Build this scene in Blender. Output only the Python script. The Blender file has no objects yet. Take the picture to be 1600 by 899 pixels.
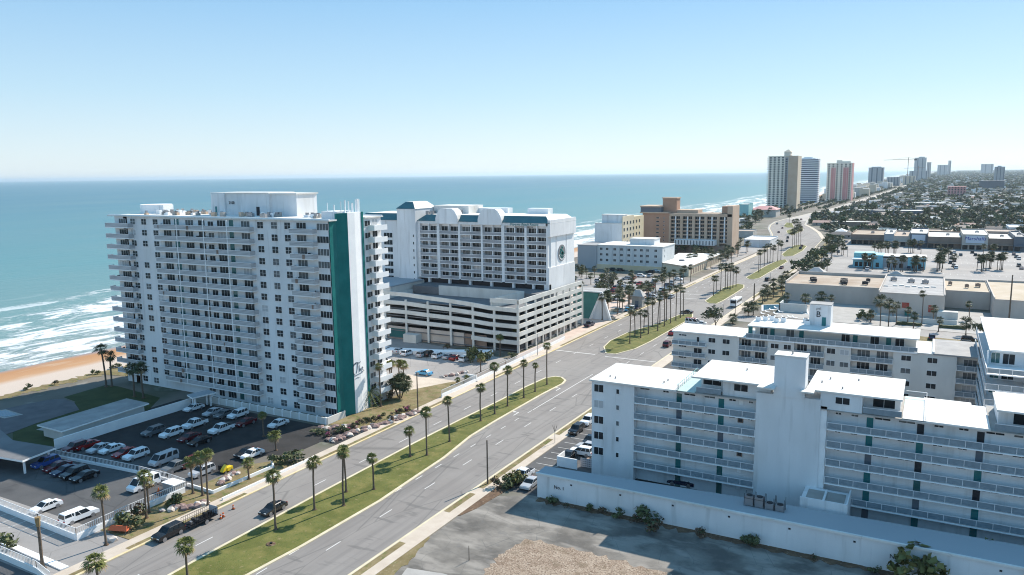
import bpy, math, random
from mathutils import Matrix, Vector
random.seed(7)
R = math.radians
C = bpy.context.scene.collection
sc = bpy.context.scene
# ---------------------------------------------------------------- camera
# world axes: +Y runs down the road, +X across it (inland), the camera hovers at 53 m
CAMZ = 53.0; FPX = 1200.0; YAW = R(28.8); ROLL = 0.0122
PITCH = math.atan((449.5 - 272.9) / FPX)
cam = bpy.data.cameras.new('camera'); co = bpy.data.objects.new('camera', cam); C.objects.link(co)
cam.sensor_width = 36; cam.lens = 36 * FPX / 1600; cam.clip_start = 1; cam.clip_end = 120000
co.matrix_world = Matrix.Translation((0, 0, CAMZ)) @ Matrix.Rotation(YAW, 4, 'Z') @ Matrix.Rotation(R(90) - PITCH, 4, 'X') @ Matrix.Rotation(-ROLL, 4, 'Z')
sc.camera = co
# ---------------------------------------------------------------- sky, sun, exposure
SUN_EL = R(38.8); SUN_AZ = R(15)          # azimuth clockwise from +Y
w = bpy.data.worlds.new('World'); sc.world = w; w.use_nodes = True
nt = w.node_tree; bg = nt.nodes['Background']
sky = nt.nodes.new('ShaderNodeTexSky'); sky.sky_type = 'NISHITA'; sky.sun_disc = False
sky.sun_elevation = SUN_EL; sky.sun_rotation = SUN_AZ
sky.air_density = 1.0; sky.dust_density = 0.3; sky.ozone_density = 2.5; sky.altitude = 0
hsv = nt.nodes.new('ShaderNodeHueSaturation'); hsv.inputs['Saturation'].default_value = .95; nt.links.new(sky.outputs[0], hsv.inputs['Color'])
tnt = nt.nodes.new('ShaderNodeMix'); tnt.data_type = 'RGBA'; tnt.blend_type = 'MULTIPLY'; tnt.inputs[0].default_value = 1; tnt.inputs[7].default_value = (.87, 1.0, 1.08, 1)   # air a little bluer than the model's
nt.links.new(hsv.outputs[0], tnt.inputs[6]); 
# pale sea air: even out the sky towards the horizon
wtc = nt.nodes.new('ShaderNodeTexCoord'); wsx = nt.nodes.new('ShaderNodeSeparateXYZ'); nt.links.new(wtc.outputs['Generated'], wsx.inputs[0])
wmr = nt.nodes.new('ShaderNodeMapRange'); nt.links.new(wsx.outputs[2], wmr.inputs[0]); wmr.inputs[1].default_value = 0; wmr.inputs[2].default_value = .42; wmr.inputs[3].default_value = .75; wmr.inputs[4].default_value = .8; wmr.interpolation_type = 'SMOOTHSTEP'
wcr = nt.nodes.new('ShaderNodeValToRGB'); nt.links.new(wsx.outputs[2], wcr.inputs[0]); wcr.color_ramp.elements[0].position = 0; wcr.color_ramp.elements[0].color = (.84, .91, .95, 1); wcr.color_ramp.elements[1].position = .27; wcr.color_ramp.elements[1].color = (.20, .49, .83, 1); wq_ = wcr.color_ramp.elements.new(.10); wq_.color = (.54, .76, .91, 1)
wsc = nt.nodes.new('ShaderNodeVectorMath'); wsc.operation = 'SCALE'; nt.links.new(wcr.outputs[0], wsc.inputs[0]); wsc.inputs['Scale'].default_value = 9.0
wmx = nt.nodes.new('ShaderNodeMix'); wmx.data_type = 'RGBA'; nt.links.new(wmr.outputs[0], wmx.inputs[0]); nt.links.new(tnt.outputs[2], wmx.inputs[6]); nt.links.new(wsc.outputs[0], wmx.inputs[7])
nt.links.new(wmx.outputs[2], bg.inputs[0]); bg.inputs[1].default_value = 0.07
sl = bpy.data.lights.new('sun', 'SUN'); sl.energy = 4.3; sl.angle = R(0.5); sl.color = (1, .92, .81)
so = bpy.data.objects.new('sun', sl); C.objects.link(so)
sd = Vector((math.sin(SUN_AZ) * math.cos(SUN_EL), math.cos(SUN_AZ) * math.cos(SUN_EL), math.sin(SUN_EL)))
so.rotation_euler = sd.to_track_quat('Z', 'Y').to_euler(); so.location = (0, 0, 300)
sc.view_settings.view_transform = 'Standard'; sc.view_settings.look = 'None'; sc.view_settings.gamma = 1
sc.view_settings.exposure = 0.82
sc.cycles.max_bounces = 5; sc.cycles.volume_bounces = 0; sc.cycles.transparent_max_bounces = 8
sc.cycles.use_denoising = True; sc.cycles.pixel_filter_type = 'BLACKMAN_HARRIS'; sc.cycles.filter_width = 1.1
HAZE = 0.00004

def G(px, py, z=0.0):
    """site plan: where a survey pixel (1600 wide) lands on the level z"""
    x = px - 800.; y = -(py - 449.5)
    xr = x * math.cos(ROLL) + y * math.sin(ROLL); yr = -x * math.sin(ROLL) + y * math.cos(ROLL)
    c, s = math.cos(PITCH), math.sin(PITCH)
    f = FPX * c + yr * s; u = -FPX * s + yr * c
    t = (z - CAMZ) / u
    a, b = xr * t, f * t
    return (a * math.cos(YAW) - b * math.sin(YAW), a * math.sin(YAW) + b * math.cos(YAW))
def hgt(px, py, qy):
    """height of something standing at base pixel (px,py) whose top reaches row qy"""
    x, y = G(px, py); lo, hi = 0., 60.
    c, s = math.cos(PITCH), math.sin(PITCH)
    a = x * math.cos(YAW) + y * math.sin(YAW); b = -x * math.sin(YAW) + y * math.cos(YAW)
    for _ in range(40):
        m = (lo + hi) / 2; zz = m - CAMZ
        fw = b * c - zz * s; up = b * s + zz * c
        xr = FPX * a / fw; yr = FPX * up / fw
        yy = 449.5 - (xr * math.sin(ROLL) + yr * math.cos(ROLL))
        if yy > qy: lo = m
        else: hi = m
    return m

# ---------------------------------------------------------------- materials
M = {}
def mat(name, col, rough=.8, col2=None, scale=1.0, detail=4, bump=0, metal=0, spec=.3, lo=.35, hi=.65, stretch=None, coord='Object', bscale=None):
    m = bpy.data.materials.new(name); m.use_nodes = True
    t = m.node_tree; b = t.nodes['Principled BSDF']
    b.inputs['Base Color'].default_value = (*col, 1); b.inputs['Roughness'].default_value = rough
    b.inputs['Metallic'].default_value = metal; b.inputs['Specular IOR Level'].default_value = spec
    if col2 is not None or bump:
        tc = t.nodes.new('ShaderNodeTexCoord'); mp = t.nodes.new('ShaderNodeMapping')
        t.links.new(tc.outputs[coord], mp.inputs[0])
        if stretch: mp.inputs['Scale'].default_value = stretch
        n = t.nodes.new('ShaderNodeTexNoise'); n.inputs['Scale'].default_value = scale; n.inputs['Detail'].default_value = detail; n.inputs['Roughness'].default_value = .6
        t.links.new(mp.outputs[0], n.inputs['Vector'])
        if col2 is not None:
            r = t.nodes.new('ShaderNodeValToRGB'); r.color_ramp.elements[0].position = lo; r.color_ramp.elements[1].position = hi
            r.color_ramp.elements[0].color = (*col, 1); r.color_ramp.elements[1].color = (*col2, 1)
            t.links.new(n.outputs[0], r.inputs[0]); t.links.new(r.outputs[0], b.inputs['Base Color'])
        if bump:
            n2 = n
            if bscale:
                n2 = t.nodes.new('ShaderNodeTexNoise'); n2.inputs['Scale'].default_value = bscale; t.links.new(mp.outputs[0], n2.inputs['Vector'])
            bp = t.nodes.new('ShaderNodeBump'); bp.inputs['Strength'].default_value = bump; bp.inputs['Distance'].default_value = .1
            t.links.new(n2.outputs[0], bp.inputs['Height']); t.links.new(bp.outputs[0], b.inputs['Normal'])
    M[name] = m; return m
def mixin(name, scale, lo, hi, col, fac=1.0, stretch=(1, 1, 1), kind='noise', detail=5):
    """overlay a second procedural layer (stains, cracks, weeds) on a material's colour"""
    m = M[name]; t = m.node_tree; b = t.nodes['Principled BSDF']
    inp = b.inputs['Base Color']
    tc = t.nodes.new('ShaderNodeTexCoord'); mp = t.nodes.new('ShaderNodeMapping'); mp.inputs['Scale'].default_value = stretch
    t.links.new(tc.outputs['Object'], mp.inputs[0])
    if kind == 'noise':
        n = t.nodes.new('ShaderNodeTexNoise'); n.inputs['Scale'].default_value = scale; n.inputs['Detail'].default_value = detail; out = n.outputs[0]
    else:
        n = t.nodes.new('ShaderNodeTexVoronoi'); n.feature = 'DISTANCE_TO_EDGE' if kind == 'crack' else 'F1'; n.inputs['Scale'].default_value = scale; out = n.outputs['Distance']
    t.links.new(mp.outputs[0], n.inputs['Vector'])
    mr = t.nodes.new('ShaderNodeMapRange'); mr.inputs[1].default_value = lo; mr.inputs[2].default_value = hi; mr.inputs[3].default_value = fac if kind == 'crack' else 0; mr.inputs[4].default_value = 0 if kind == 'crack' else fac
    t.links.new(out, mr.inputs[0])
    mx = t.nodes.new('ShaderNodeMix'); mx.data_type = 'RGBA'
    t.links.new(mr.outputs[0], mx.inputs[0]); mx.inputs[7].default_value = (*col, 1)
    if inp.links:
        src = inp.links[0].from_socket; t.links.new(src, mx.inputs[6])
    else: mx.inputs[6].default_value = inp.default_value
    t.links.new(mx.outputs[2], inp)

mat('white_wall', (.66, .665, .67), .8, (.78, .78, .78), .15, 6, stretch=(1, 1, .3)); mixin('white_wall', .8, .56, .8, (.38, .37, .35), .6, (1, 1, .1)); mixin('white_wall', .12, .5, .7, (.58, .57, .54), .45, (1, 1, .6))
mat('white_paint', (.80, .80, .80), .6, (.86, .86, .85), .5)
mat('pure_white', (.82, .82, .82), .5)
mat('warm_white', (.60, .58, .54), .8, (.70, .68, .64), .2, 5, stretch=(1, 1, .3)); mixin('warm_white', .7, .62, .8, (.45, .42, .38), .5, (1, 1, .15))
mat('roof_white', (.66, .645, .61), .8, (.76, .745, .71), .25, 6); mixin('roof_white', .12, .45, .62, (.56, .53, .47), .5, (1, 1.6, 1)); mixin('roof_white', .28, .0, .012, (.45, .43, .40), .5, (.35, 1.6, 1), 'crack'); mixin('roof_white', .35, .6, .72, (.5, .46, .4), .55); mixin('roof_white', 2.0, .66, .75, (.4, .38, .34), .3)
mat('roof_grey', (.26, .255, .255), .8, (.36, .35, .34), .3, 6); mixin('roof_grey', .2, .58, .75, (.25, .23, .22), .6)
mat('roof_gravel', (.31, .23, .17), .9, (.42, .35, .28), .12, 6); mixin('roof_gravel', .3, .55, .75, (.35, .25, .18), .6)
mat('roof_sand', (.42, .34, .24), .9, (.50, .42, .33), .15, 6); mixin('roof_sand', .08, .55, .7, (.5, .42, .33), .5, (1, 3, 1))
mat('teal', (.010, .14, .132), .5, (.016, .175, .165), .3, spec=.15); mat('teal_door', (.02, .16, .17), .4); mat('teal_roof', (.035, .12, .14), .5, (.05, .15, .17), .4)
mat('teal_light', (.25, .5, .5), .5, (.3, .55, .54), .3)
mat('sky_blue_wall', (.2, .5, .62), .6, (.27, .6, .68), .3)
mat('glass', (.010, .015, .020), .3, (.022, .03, .036), .5, spec=.22); mat('glass_blind', (.16, .17, .17), .4, (.07, .08, .09), .8, spec=.2)
mat('shutter', (.42, .43, .44), .6, (.5, .5, .5), 1.0); mat('glass_teal', (.03, .12, .12), .15, spec=.6); mat('glass_green', (.07, .22, .20), .3, (.10, .27, .25), .2, spec=.3); mat('terrace_green', (.38, .50, .47), .5, (.46, .56, .53), .4)
mat('rail_blue', (.18, .225, .255), .5, (.24, .29, .325), 1.2); mat('rail_white', (.7, .7, .7), .5)
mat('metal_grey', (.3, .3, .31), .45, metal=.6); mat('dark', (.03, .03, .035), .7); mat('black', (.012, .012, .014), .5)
mat('concrete', (.30, .285, .265), .85, (.38, .36, .335), .3, 6, bump=.1)
mat('garage_white', (.55, .54, .50), .85, (.66, .65, .61), .2, 6, stretch=(1, 1, .3)); mixin('garage_white', 1.0, .6, .8, (.4, .38, .34), .5, (1, 1, .1))
mat('deck', (.13, .13, .135), .85, (.18, .18, .185), .15, 6)
mat('asphalt', (.215, .195, .180), .85, (.245, .225, .208), .12, 8, bump=.05, bscale=8)
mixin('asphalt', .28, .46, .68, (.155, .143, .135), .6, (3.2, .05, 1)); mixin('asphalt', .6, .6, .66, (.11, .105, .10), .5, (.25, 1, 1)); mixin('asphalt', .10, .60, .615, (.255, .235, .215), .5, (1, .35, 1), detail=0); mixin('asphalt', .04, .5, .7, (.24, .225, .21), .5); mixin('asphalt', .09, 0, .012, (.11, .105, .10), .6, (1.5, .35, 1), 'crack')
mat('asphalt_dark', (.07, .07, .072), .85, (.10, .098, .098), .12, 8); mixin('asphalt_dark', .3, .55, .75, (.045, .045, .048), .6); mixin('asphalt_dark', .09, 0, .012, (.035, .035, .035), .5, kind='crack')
mat('asphalt_shade', (.022, .022, .023), .9, (.036, .034, .034), .3, 5); mat('lawn_shade', (.03, .045, .012), .95, (.05, .065, .02), .3, 6)  # darkened copies: the buildings' shade is put into asphalt and lawn colour
mat('lot_pale', (.25, .235, .225), .85, (.30, .28, .265), .05, 6); mixin('lot_pale', .4, .55, .75, (.19, .18, .17), .6); mixin('lot_pale', .05, .5, .6, (.34, .32, .30), .5); mixin('lot_pale', .12, 0, .01, (.12, .115, .11), .6, kind='crack')
mat('old_asphalt', (.105, .096, .086), .9, (.22, .20, .175), .16, 9, lo=.38, hi=.6, bump=.08); mixin('old_asphalt', .3, .50, .62, (.33, .30, .265), .6, (.5, 1.2, 1)); mixin('old_asphalt', .2, 0, .008, (.10, .10, .095), .7, kind='crack'); mixin('old_asphalt', .9, .6, .72, (.13, .13, .13), .5)
mat('road_pale', (.33, .30, .27), .85, (.40, .365, .33), .1, 5)
mat('sidewalk', (.46, .385, .31), .85, (.53, .455, .375), .4, 5); mixin('sidewalk', 1.5, .6, .8, (.42, .35, .28), .5)
mat('curb', (.52, .45, .31), .8, (.62, .55, .40), .5); mat('curb_yellow', (.58, .44, .20), .7, (.62, .54, .38), .5)
mat('paver', (.47, .36, .30), .85, (.56, .45, .38), .3, 6)
mat('line_white', (.60, .58, .55), .7, (.40, .385, .37), 1.5, lo=.55, hi=.8)
mat('grass', (.09, .098, .02), .95, (.135, .138, .035), .25, 7, bump=.5, bscale=6); mixin('grass', .35, .48, .66, (.19, .165, .05), .75); mixin('grass', 1.2, .62, .7, (.26, .2, .1), .6); mixin('grass', 3.0, .58, .7, (.05, .09, .012), .7)
mat('grass_dry', (.15, .115, .05), .95, (.24, .19, .10), .3, 8, bump=.4, bscale=6); mixin('grass_dry', .7, .52, .66, (.10, .12, .03), .8); mixin('grass_dry', 2.5, .6, .7, (.33, .27, .18), .6)
mat('dirt', (.22, .155, .11), .95, (.34, .265, .20), .4, 9, bump=.6, bscale=4); mixin('dirt', 3.6, .50, .60, (.11, .075, .05), .75); mixin('dirt', 6.0, .55, .63, (.46, .38, .30), .8); mixin('dirt', .5, .55, .65, (.15, .11, .07), .5)
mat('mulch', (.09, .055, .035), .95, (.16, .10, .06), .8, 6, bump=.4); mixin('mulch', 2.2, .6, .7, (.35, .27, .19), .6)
mat('ground', (.12, .105, .085), .95, (.20, .18, .155), .03, 8); mixin('ground', .05, .5, .65, (.07, .085, .05), .8); mixin('ground', .2, .6, .7, (.28, .27, .25), .5)
mat('sand_orange', (.56, .30, .14), .9, (.66, .42, .24), .05, 5)
mat('rock', (.42, .36, .32), .9, (.62, .57, .52), 1.5, 5, bump=.5); mat('rock_dark', (.16, .10, .09), .9, (.30, .22, .20), 1.5, 5)
mat('trunk', (.10, .075, .055), .9, (.17, .13, .10), 4, 4, stretch=(1, 1, 3))
mat('palm_leaf', (.095, .11, .03), .7, (.16, .175, .055), .8, spec=.2); mat('palm_dry', (.22, .15, .07), .8, (.30, .22, .12), 1.0)
mat('palm_dark', (.045, .058, .025), .7, (.08, .095, .04), .8)
mat('leaf', (.075, .09, .038), .8, (.13, .145, .06), .5); mat('leaf_dark', (.05, .062, .032), .8, (.085, .10, .046), .5)
mat('leaf_grey', (.11, .115, .085), .8, (.17, .165, .12), .3); mat('leaf_olive', (.10, .10, .03), .8, (.16, .15, .05), .8)
mat('flower_red', (.35, .06, .03), .8, (.45, .12, .05), 2); mat('flower_pink', (.35, .08, .16), .8)
mat('orange_cloth', (.62, .13, .05), .7); mat('cone_orange', (.55, .12, .03), .6); mat('canvas_white', (.8, .8, .78), .6)
mat('tan_wall', (.38, .225, .155), .85, (.44, .275, .20), .1, 5); mat('tan_light', (.50, .36, .26), .85, (.55, .42, .32), .1)
mat('yellow_wall', (.60, .48, .30), .8, (.66, .55, .38), .2); mat('cream_wall', (.58, .50, .36), .8, (.64, .56, .42), .1)
mat('pink_wall', (.52, .24, .23), .8, (.58, .31, .30), .1); mat('beige_wall', (.58, .48, .36), .8, (.64, .55, .43), .08)
mat('beige_light', (.68, .62, .53), .8, (.74, .69, .6), .08)
mat('mall_wall', (.44, .385, .34), .85, (.52, .465, .415), .12, 5, stretch=(1, 1, .4)); mat('mall_brown', (.22, .16, .13), .85, (.28, .21, .17), .2)
mat('motel_wall', (.52, .54, .54), .8, (.6, .62, .62), .1); mat('navy', (.02, .03, .09), .5)
mat('house_wall', (.45, .42, .38), .85, (.55, .52, .47), .2); mat('house_wall_b', (.3, .27, .25), .85, (.38, .35, .32), .2)
for i, c in enumerate([(.62, .60, .58), (.30, .28, .27), (.20, .16, .14), (.42, .33, .27), (.44, .42, .40), (.13, .12, .12), (.50, .32, .26), (.76, .75, .73)]):
    mat('roof_%d' % i, c, .85, tuple(v * .82 for v in c), .3, 5)
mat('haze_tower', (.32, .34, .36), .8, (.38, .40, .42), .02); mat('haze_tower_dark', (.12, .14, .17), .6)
for n, c, ro in [('car_white', (.76, .77, .78), .25), ('car_black', (.012, .012, .014), .2), ('car_silver', (.42, .43, .45), .28), ('car_grey', (.12, .13, .14), .28),
             ('car_red', (.28, .015, .015), .25), ('car_blue', (.03, .08, .28), .25), ('car_navy', (.015, .025, .06), .25), ('car_yellow', (.7, .5, .02), .4),
             ('car_maroon', (.10, .012, .018), .25), ('car_tan', (.35, .30, .23), .3), ('car_sky', (.07, .33, .55), .3)]:
    mat(n, c, ro, spec=.6)
mat('tyre', (.015, .015, .015), .8); mat('rim', (.35, .35, .36), .35, metal=.7); mat('lamp_clear', (.75, .75, .72), .15, spec=.7); mat('lamp_red', (.35, .01, .01), .2)
mat('skin', (.45, .28, .2), .6); mat('cloth_dark', (.02, .02, .025), .8)
mat('pool', (.02, .10, .16), .15); mat('terrace_shade', (.10, .095, .10), .9, (.14, .13, .135), .3); mat('sign_blue', (.02, .04, .30), .5); mat('sign_panel', (.6, .62, .68), .6)  # terrace tone has the tower's shade painted into it
# breeze-block parapets: rows of small openings
def breeze(name, a, b, sc_=3.4):
    m = mat(name, a, .85); t = m.node_tree; bs = t.nodes['Principled BSDF']
    tc = t.nodes.new('ShaderNodeTexCoord'); ck = t.nodes.new('ShaderNodeTexVoronoi'); ck.inputs['Scale'].default_value = sc_; ck.inputs['Randomness'].default_value = 0
    t.links.new(tc.outputs['Object'], ck.inputs['Vector'])
    mr = t.nodes.new('ShaderNodeMapRange'); mr.inputs[1].default_value = .2; mr.inputs[2].default_value = .42
    t.links.new(ck.outputs['Distance'], mr.inputs[0])
    mx = t.nodes.new('ShaderNodeMix'); mx.data_type = 'RGBA'; mx.inputs[6].default_value = (*b, 1); mx.inputs[7].default_value = (*a, 1)
    t.links.new(mr.outputs[0], mx.inputs[0]); t.links.new(mx.outputs[2], bs.inputs['Base Color'])
breeze('breeze', (.54, .54, .55), (.19, .20, .21)); breeze('rail_lace', (.40, .40, .42), (.09, .10, .11), 2.6)

# sea: depth tint, swell, breakers and foam (foam is matter on the water, it stays put)
def sea_material():
    m = bpy.data.materials.new('sea'); m.use_nodes = True; t = m.node_tree; b = t.nodes['Principled BSDF']; N = t.nodes.new; L = t.links.new
    g = N('ShaderNodeTexCoord'); sx = N('ShaderNodeSeparateXYZ'); L(g.outputs['Object'], sx.inputs[0])
    def noise(scale, st, det=5, dist=0):
        mp = N('ShaderNodeMapping'); mp.inputs['Scale'].default_value = st; L(g.outputs['Object'], mp.inputs[0])
        n = N('ShaderNodeTexNoise'); n.inputs['Scale'].default_value = scale; n.inputs['Detail'].default_value = det; n.inputs['Distortion'].default_value = dist; n.inputs['Roughness'].default_value = .62
        L(mp.outputs[0], n.inputs['Vector']); return n.outputs[0]
    def math_(op, a, b_=None, c=None):
        n = N('ShaderNodeMath'); n.operation = op
        for i, v in enumerate((a, b_, c)):
            if v is None: continue
            if isinstance(v, (int, float)): n.inputs[i].default_value = v
            else: L(v, n.inputs[i])
        return n.outputs[0]
    def mr(v, a, b_, c, d):
        n = N('ShaderNodeMapRange'); L(v, n.inputs[0])
        for i, q in enumerate((a, b_, c, d)): n.inputs[i + 1].default_value = q
        return n.outputs[0]
    big = noise(.012, (1, .5, 1), 4)
    d = math_('ADD', math_('MULTIPLY', sx.outputs[0], -1), mr(big, .3, .7, -22, 22))      # metres off the axis + wobble
    ramp = N('ShaderNodeValToRGB'); L(mr(d, 228, 2228, 0, 1), ramp.inputs[0])
    e = ramp.color_ramp.elements; e[0].position = 0; e[0].color = (.17, .22, .20, 1); e[1].position = 1; e[1].color = (.022, .125, .17, 1)
    for p, c in ((.03, (.125, .235, .22)), (.09, (.08, .215, .215)), (.25, (.05, .18, .20)), (.6, (.035, .145, .18))):
        q = e.new(p); q.color = (*c, 1)
    tint = N('ShaderNodeMix'); tint.data_type = 'RGBA'; L(mr(noise(.006, (1, .25, 1), 3), .35, .7, 0, .45), tint.inputs[0]); L(ramp.outputs[0], tint.inputs[6]); tint.inputs[7].default_value = (.15, .21, .20, 1)
    near = mr(d, 232, 400, 1, 0)
    f1 = noise(.10, (1, .34, 1), 10, 1.8); f2 = noise(.5, (1, .6, 1), 7, .8)
    band = math_('SINE', math_('MULTIPLY', d, .19)); bandp = mr(band, -.2, 1, -.05, .13)
    v = math_('ADD', math_('ADD', f1, math_('MULTIPLY', f2, .22)), math_('ADD', math_('MULTIPLY', near, .19), bandp))
    zone = mr(d, 315, 375, 1, 0)
    crest = mr(v, .735, .84, 0, 1); lace = math_('MULTIPLY', mr(math_('ADD', noise(.22, (1, .55, 1), 10, 2.0), math_('MULTIPLY', near, .10)), .54, .72, 0, .45), mr(v, .52, .66, 0, 1))
    foam = math_('MULTIPLY', math_('MAXIMUM', crest, lace), zone)
    caps = mr(noise(.05, (1, .35, 1), 6, .5), .755, .80, 0, .5)
    foam = math_('MAXIMUM', foam, caps)
    mx = N('ShaderNodeMix'); mx.data_type = 'RGBA'; L(foam, mx.inputs[0]); L(tint.outputs[2], mx.inputs[6]); mx.inputs[7].default_value = (.64, .66, .67, 1)
    L(mx.outputs[2], b.inputs['Base Color']); L(mr(foam, 0, 1, .32, .8), b.inputs['Roughness']); b.inputs['Specular IOR Level'].default_value = .2
    bp = N('ShaderNodeBump'); bp.inputs['Strength'].default_value = .6; bp.inputs['Distance'].default_value = 1.2
    L(math_('ADD', noise(.12, (1, .4, 1), 6), math_('MULTIPLY', foam, .5)), bp.inputs['Height']); L(bp.outputs[0], b.inputs['Normal'])
    M['sea'] = m
sea_material()
def sand_material():
    m = bpy.data.materials.new('beach_sand'); m.use_nodes = True; t = m.node_tree; b = t.nodes['Principled BSDF']; N = t.nodes.new; L = t.links.new
    g = N('ShaderNodeTexCoord'); sx = N('ShaderNodeSeparateXYZ'); L(g.outputs['Object'], sx.inputs[0])
    mp = N('ShaderNodeMapping'); mp.inputs['Scale'].default_value = (1, .3, 1); L(g.outputs['Object'], mp.inputs[0])
    n = N('ShaderNodeTexNoise'); n.inputs['Scale'].default_value = .08; n.inputs['Detail'].default_value = 6; L(mp.outputs[0], n.inputs['Vector'])
    a = N('ShaderNodeMath'); a.operation = 'MULTIPLY_ADD'; L(n.outputs[0], a.inputs[0]); a.inputs[1].default_value = 9; L(sx.outputs[0], a.inputs[2])
    mr = N('ShaderNodeMapRange'); L(a.outputs[0], mr.inputs[0]); mr.inputs[1].default_value = -234 + 4.5; mr.inputs[2].default_value = -184 + 4.5
    r = N('ShaderNodeValToRGB'); L(mr.outputs[0], r.inputs[0]); e = r.color_ramp.elements
    e[0].position = 0; e[0].color = (.24, .205, .205, 1); e[1].position = 1; e[1].color = (.44, .37, .30, 1)
    for p, c in ((.14, (.27, .215, .205)), (.20, (.38, .19, .08)), (.36, (.42, .235, .115)), (.47, (.50, .41, .34)), (.8, (.47, .40, .34))):
        q = e.new(p); q.color = (*c, 1)
    L(r.outputs[0], b.inputs['Base Color']); b.inputs['Roughness'].default_value = .9
    M['beach_sand'] = m
sand_material(); mixin('beach_sand', .25, .58, .7, (.5, .4, .3), .4, (1, .3, 1))

# ---------------------------------------------------------------- mesh helpers
class MB:
    def __init__(s): s.v = []; s.f = []; s.m = []; s.mats = []
    def mi(s, m):
        if m not in s.mats: s.mats.append(m)
        return s.mats.index(m)
    def face(s, pts, m):
        i = len(s.v); s.v += [tuple(p) for p in pts]; s.f.append(tuple(range(i, i + len(pts)))); s.m.append(s.mi(m))
    def box(s, x0, x1, y0, y1, z0, z1, m, top=None):
        if x1 < x0: x0, x1 = x1, x0
        if y1 < y0: y0, y1 = y1, y0
        i = len(s.v)
        s.v += [(x0, y0, z0), (x1, y0, z0), (x1, y1, z0), (x0, y1, z0), (x0, y0, z1), (x1, y0, z1), (x1, y1, z1), (x0, y1, z1)]
        k = s.mi(m); kt = s.mi(top) if top else k
        for q, kk in (((0, 3, 2, 1), k), ((4, 5, 6, 7), kt), ((0, 1, 5, 4), k), ((1, 2, 6, 5), k), ((2, 3, 7, 6), k), ((3, 0, 4, 7), k)):
            s.f.append(tuple(i + a for a in q)); s.m.append(kk)
    def hexa(s, b, t, m):
        """b, t: four bottom and four top corners, counter-clockwise from above"""
        i = len(s.v); s.v += [tuple(p) for p in b] + [tuple(p) for p in t]; k = s.mi(m)
        for q in ((0, 3, 2, 1), (4, 5, 6, 7), (0, 1, 5, 4), (1, 2, 6, 5), (2, 3, 7, 6), (3, 0, 4, 7)):
            s.f.append(tuple(i + a for a in q)); s.m.append(k)
    def prism(s, poly, z0, z1, m, side=None):
        """poly: list of (x,y) any winding; top gets m, sides side or m"""
        a = sum(poly[i][0] * poly[(i + 1) % len(poly)][1] - poly[(i + 1) % len(poly)][0] * poly[i][1] for i in range(len(poly)))
        if a < 0: poly = poly[::-1]
        n = len(poly); i = len(s.v); s.v += [(p[0], p[1], z0) for p in poly] + [(p[0], p[1], z1) for p in poly]
        k = s.mi(m); ks = s.mi(side) if side else k
        s.f.append(tuple(range(i + n, i + 2 * n))); s.m.append(k)
        for j in range(n):
            s.f.append((i + j, i + (j + 1) % n, i + n + (j + 1) % n, i + n + j)); s.m.append(ks)
    def xprism(s, prof, y0, y1, m, axis='y'):
        """prof (u,z) outline extruded along y (u=x) or x (u=y)"""
        n = len(prof); i = len(s.v); k = s.mi(m)
        for yy in (y0, y1): s.v += [(p[0], yy, p[1]) if axis == 'y' else (yy, p[0], p[1]) for p in prof]
        s.f.append(tuple(range(i, i + n))); s.m.append(k); s.f.append(tuple(range(i + 2 * n - 1, i + n - 1, -1))); s.m.append(k)
        for j in range(n): s.f.append((i + j, i + n + j, i + n + (j + 1) % n, i + (j + 1) % n)); s.m.append(k)
    def cyl(s, cx, cy, z0, z1, r0, r1, n, m, cap=True, dx=0, dy=0):
        i = len(s.v); k = s.mi(m)
        for z, r, ox, oy in ((z0, r0, 0, 0), (z1, r1, dx, dy)):
            s.v += [(cx + ox + r * math.cos(2 * math.pi * a / n), cy + oy + r * math.sin(2 * math.pi * a / n), z) for a in range(n)]
        for a in range(n): s.f.append((i + a, i + (a + 1) % n, i + n + (a + 1) % n, i + n + a)); s.m.append(k)
        if cap: s.f.append(tuple(range(i + n, i + 2 * n))); s.m.append(k)
    def ycyl(s, cx, cy, cz, r, w, n, m, m2=None, axis='x'):
        i = len(s.v); k = s.mi(m); k2 = s.mi(m2 or m)
        for o in (-w / 2, w / 2):
            s.v += [(cx + o, cy + r * math.cos(2 * math.pi * a / n), cz + r * math.sin(2 * math.pi * a / n)) if axis == 'x' else (cx + r * math.cos(2 * math.pi * a / n), cy + o, cz + r * math.sin(2 * math.pi * a / n)) for a in range(n)]
        for a in range(n): s.f.append((i + a, i + (a + 1) % n, i + n + (a + 1) % n, i + n + a)); s.m.append(k)
        s.f.append(tuple(range(i + n, i + 2 * n))); s.m.append(k2); s.f.append(tuple(range(i + n - 1, i - 1, -1))); s.m.append(k2)
    def tube(s, p0, p1, r, m, n=5):
        a = Vector(p0); b = Vector(p1); d = (b - a).normalized(); u = d.orthogonal().normalized(); v = d.cross(u)
        i = len(s.v); k = s.mi(m)
        for p in (a, b): s.v += [tuple(p + u * r * math.cos(2 * math.pi * j / n) + v * r * math.sin(2 * math.pi * j / n)) for j in range(n)]
        for j in range(n): s.f.append((i + j, i + (j + 1) % n, i + n + (j + 1) % n, i + n + j)); s.m.append(k)
    def mesh(s, name):
        me = bpy.data.meshes.new(name); me.from_pydata(s.v, [], s.f)
        for m in s.mats: me.materials.append(M[m])
        me.polygons.foreach_set('material_index', s.m); me.update(); return me
    def build(s, name, parent=None, loc=(0, 0, 0), rz=0):
        return put(s.mesh(name), name, parent, loc, rz)
def put(me, name, parent=None, loc=(0, 0, 0), rz=0, scale=None):
    o = bpy.data.objects.new(name, me); C.objects.link(o); o.location = loc
    if rz: o.rotation_euler = (0, 0, rz)
    if scale: o.scale = scale if isinstance(scale, tuple) else (scale,) * 3
    if parent: o.parent = parent
    return o
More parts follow.
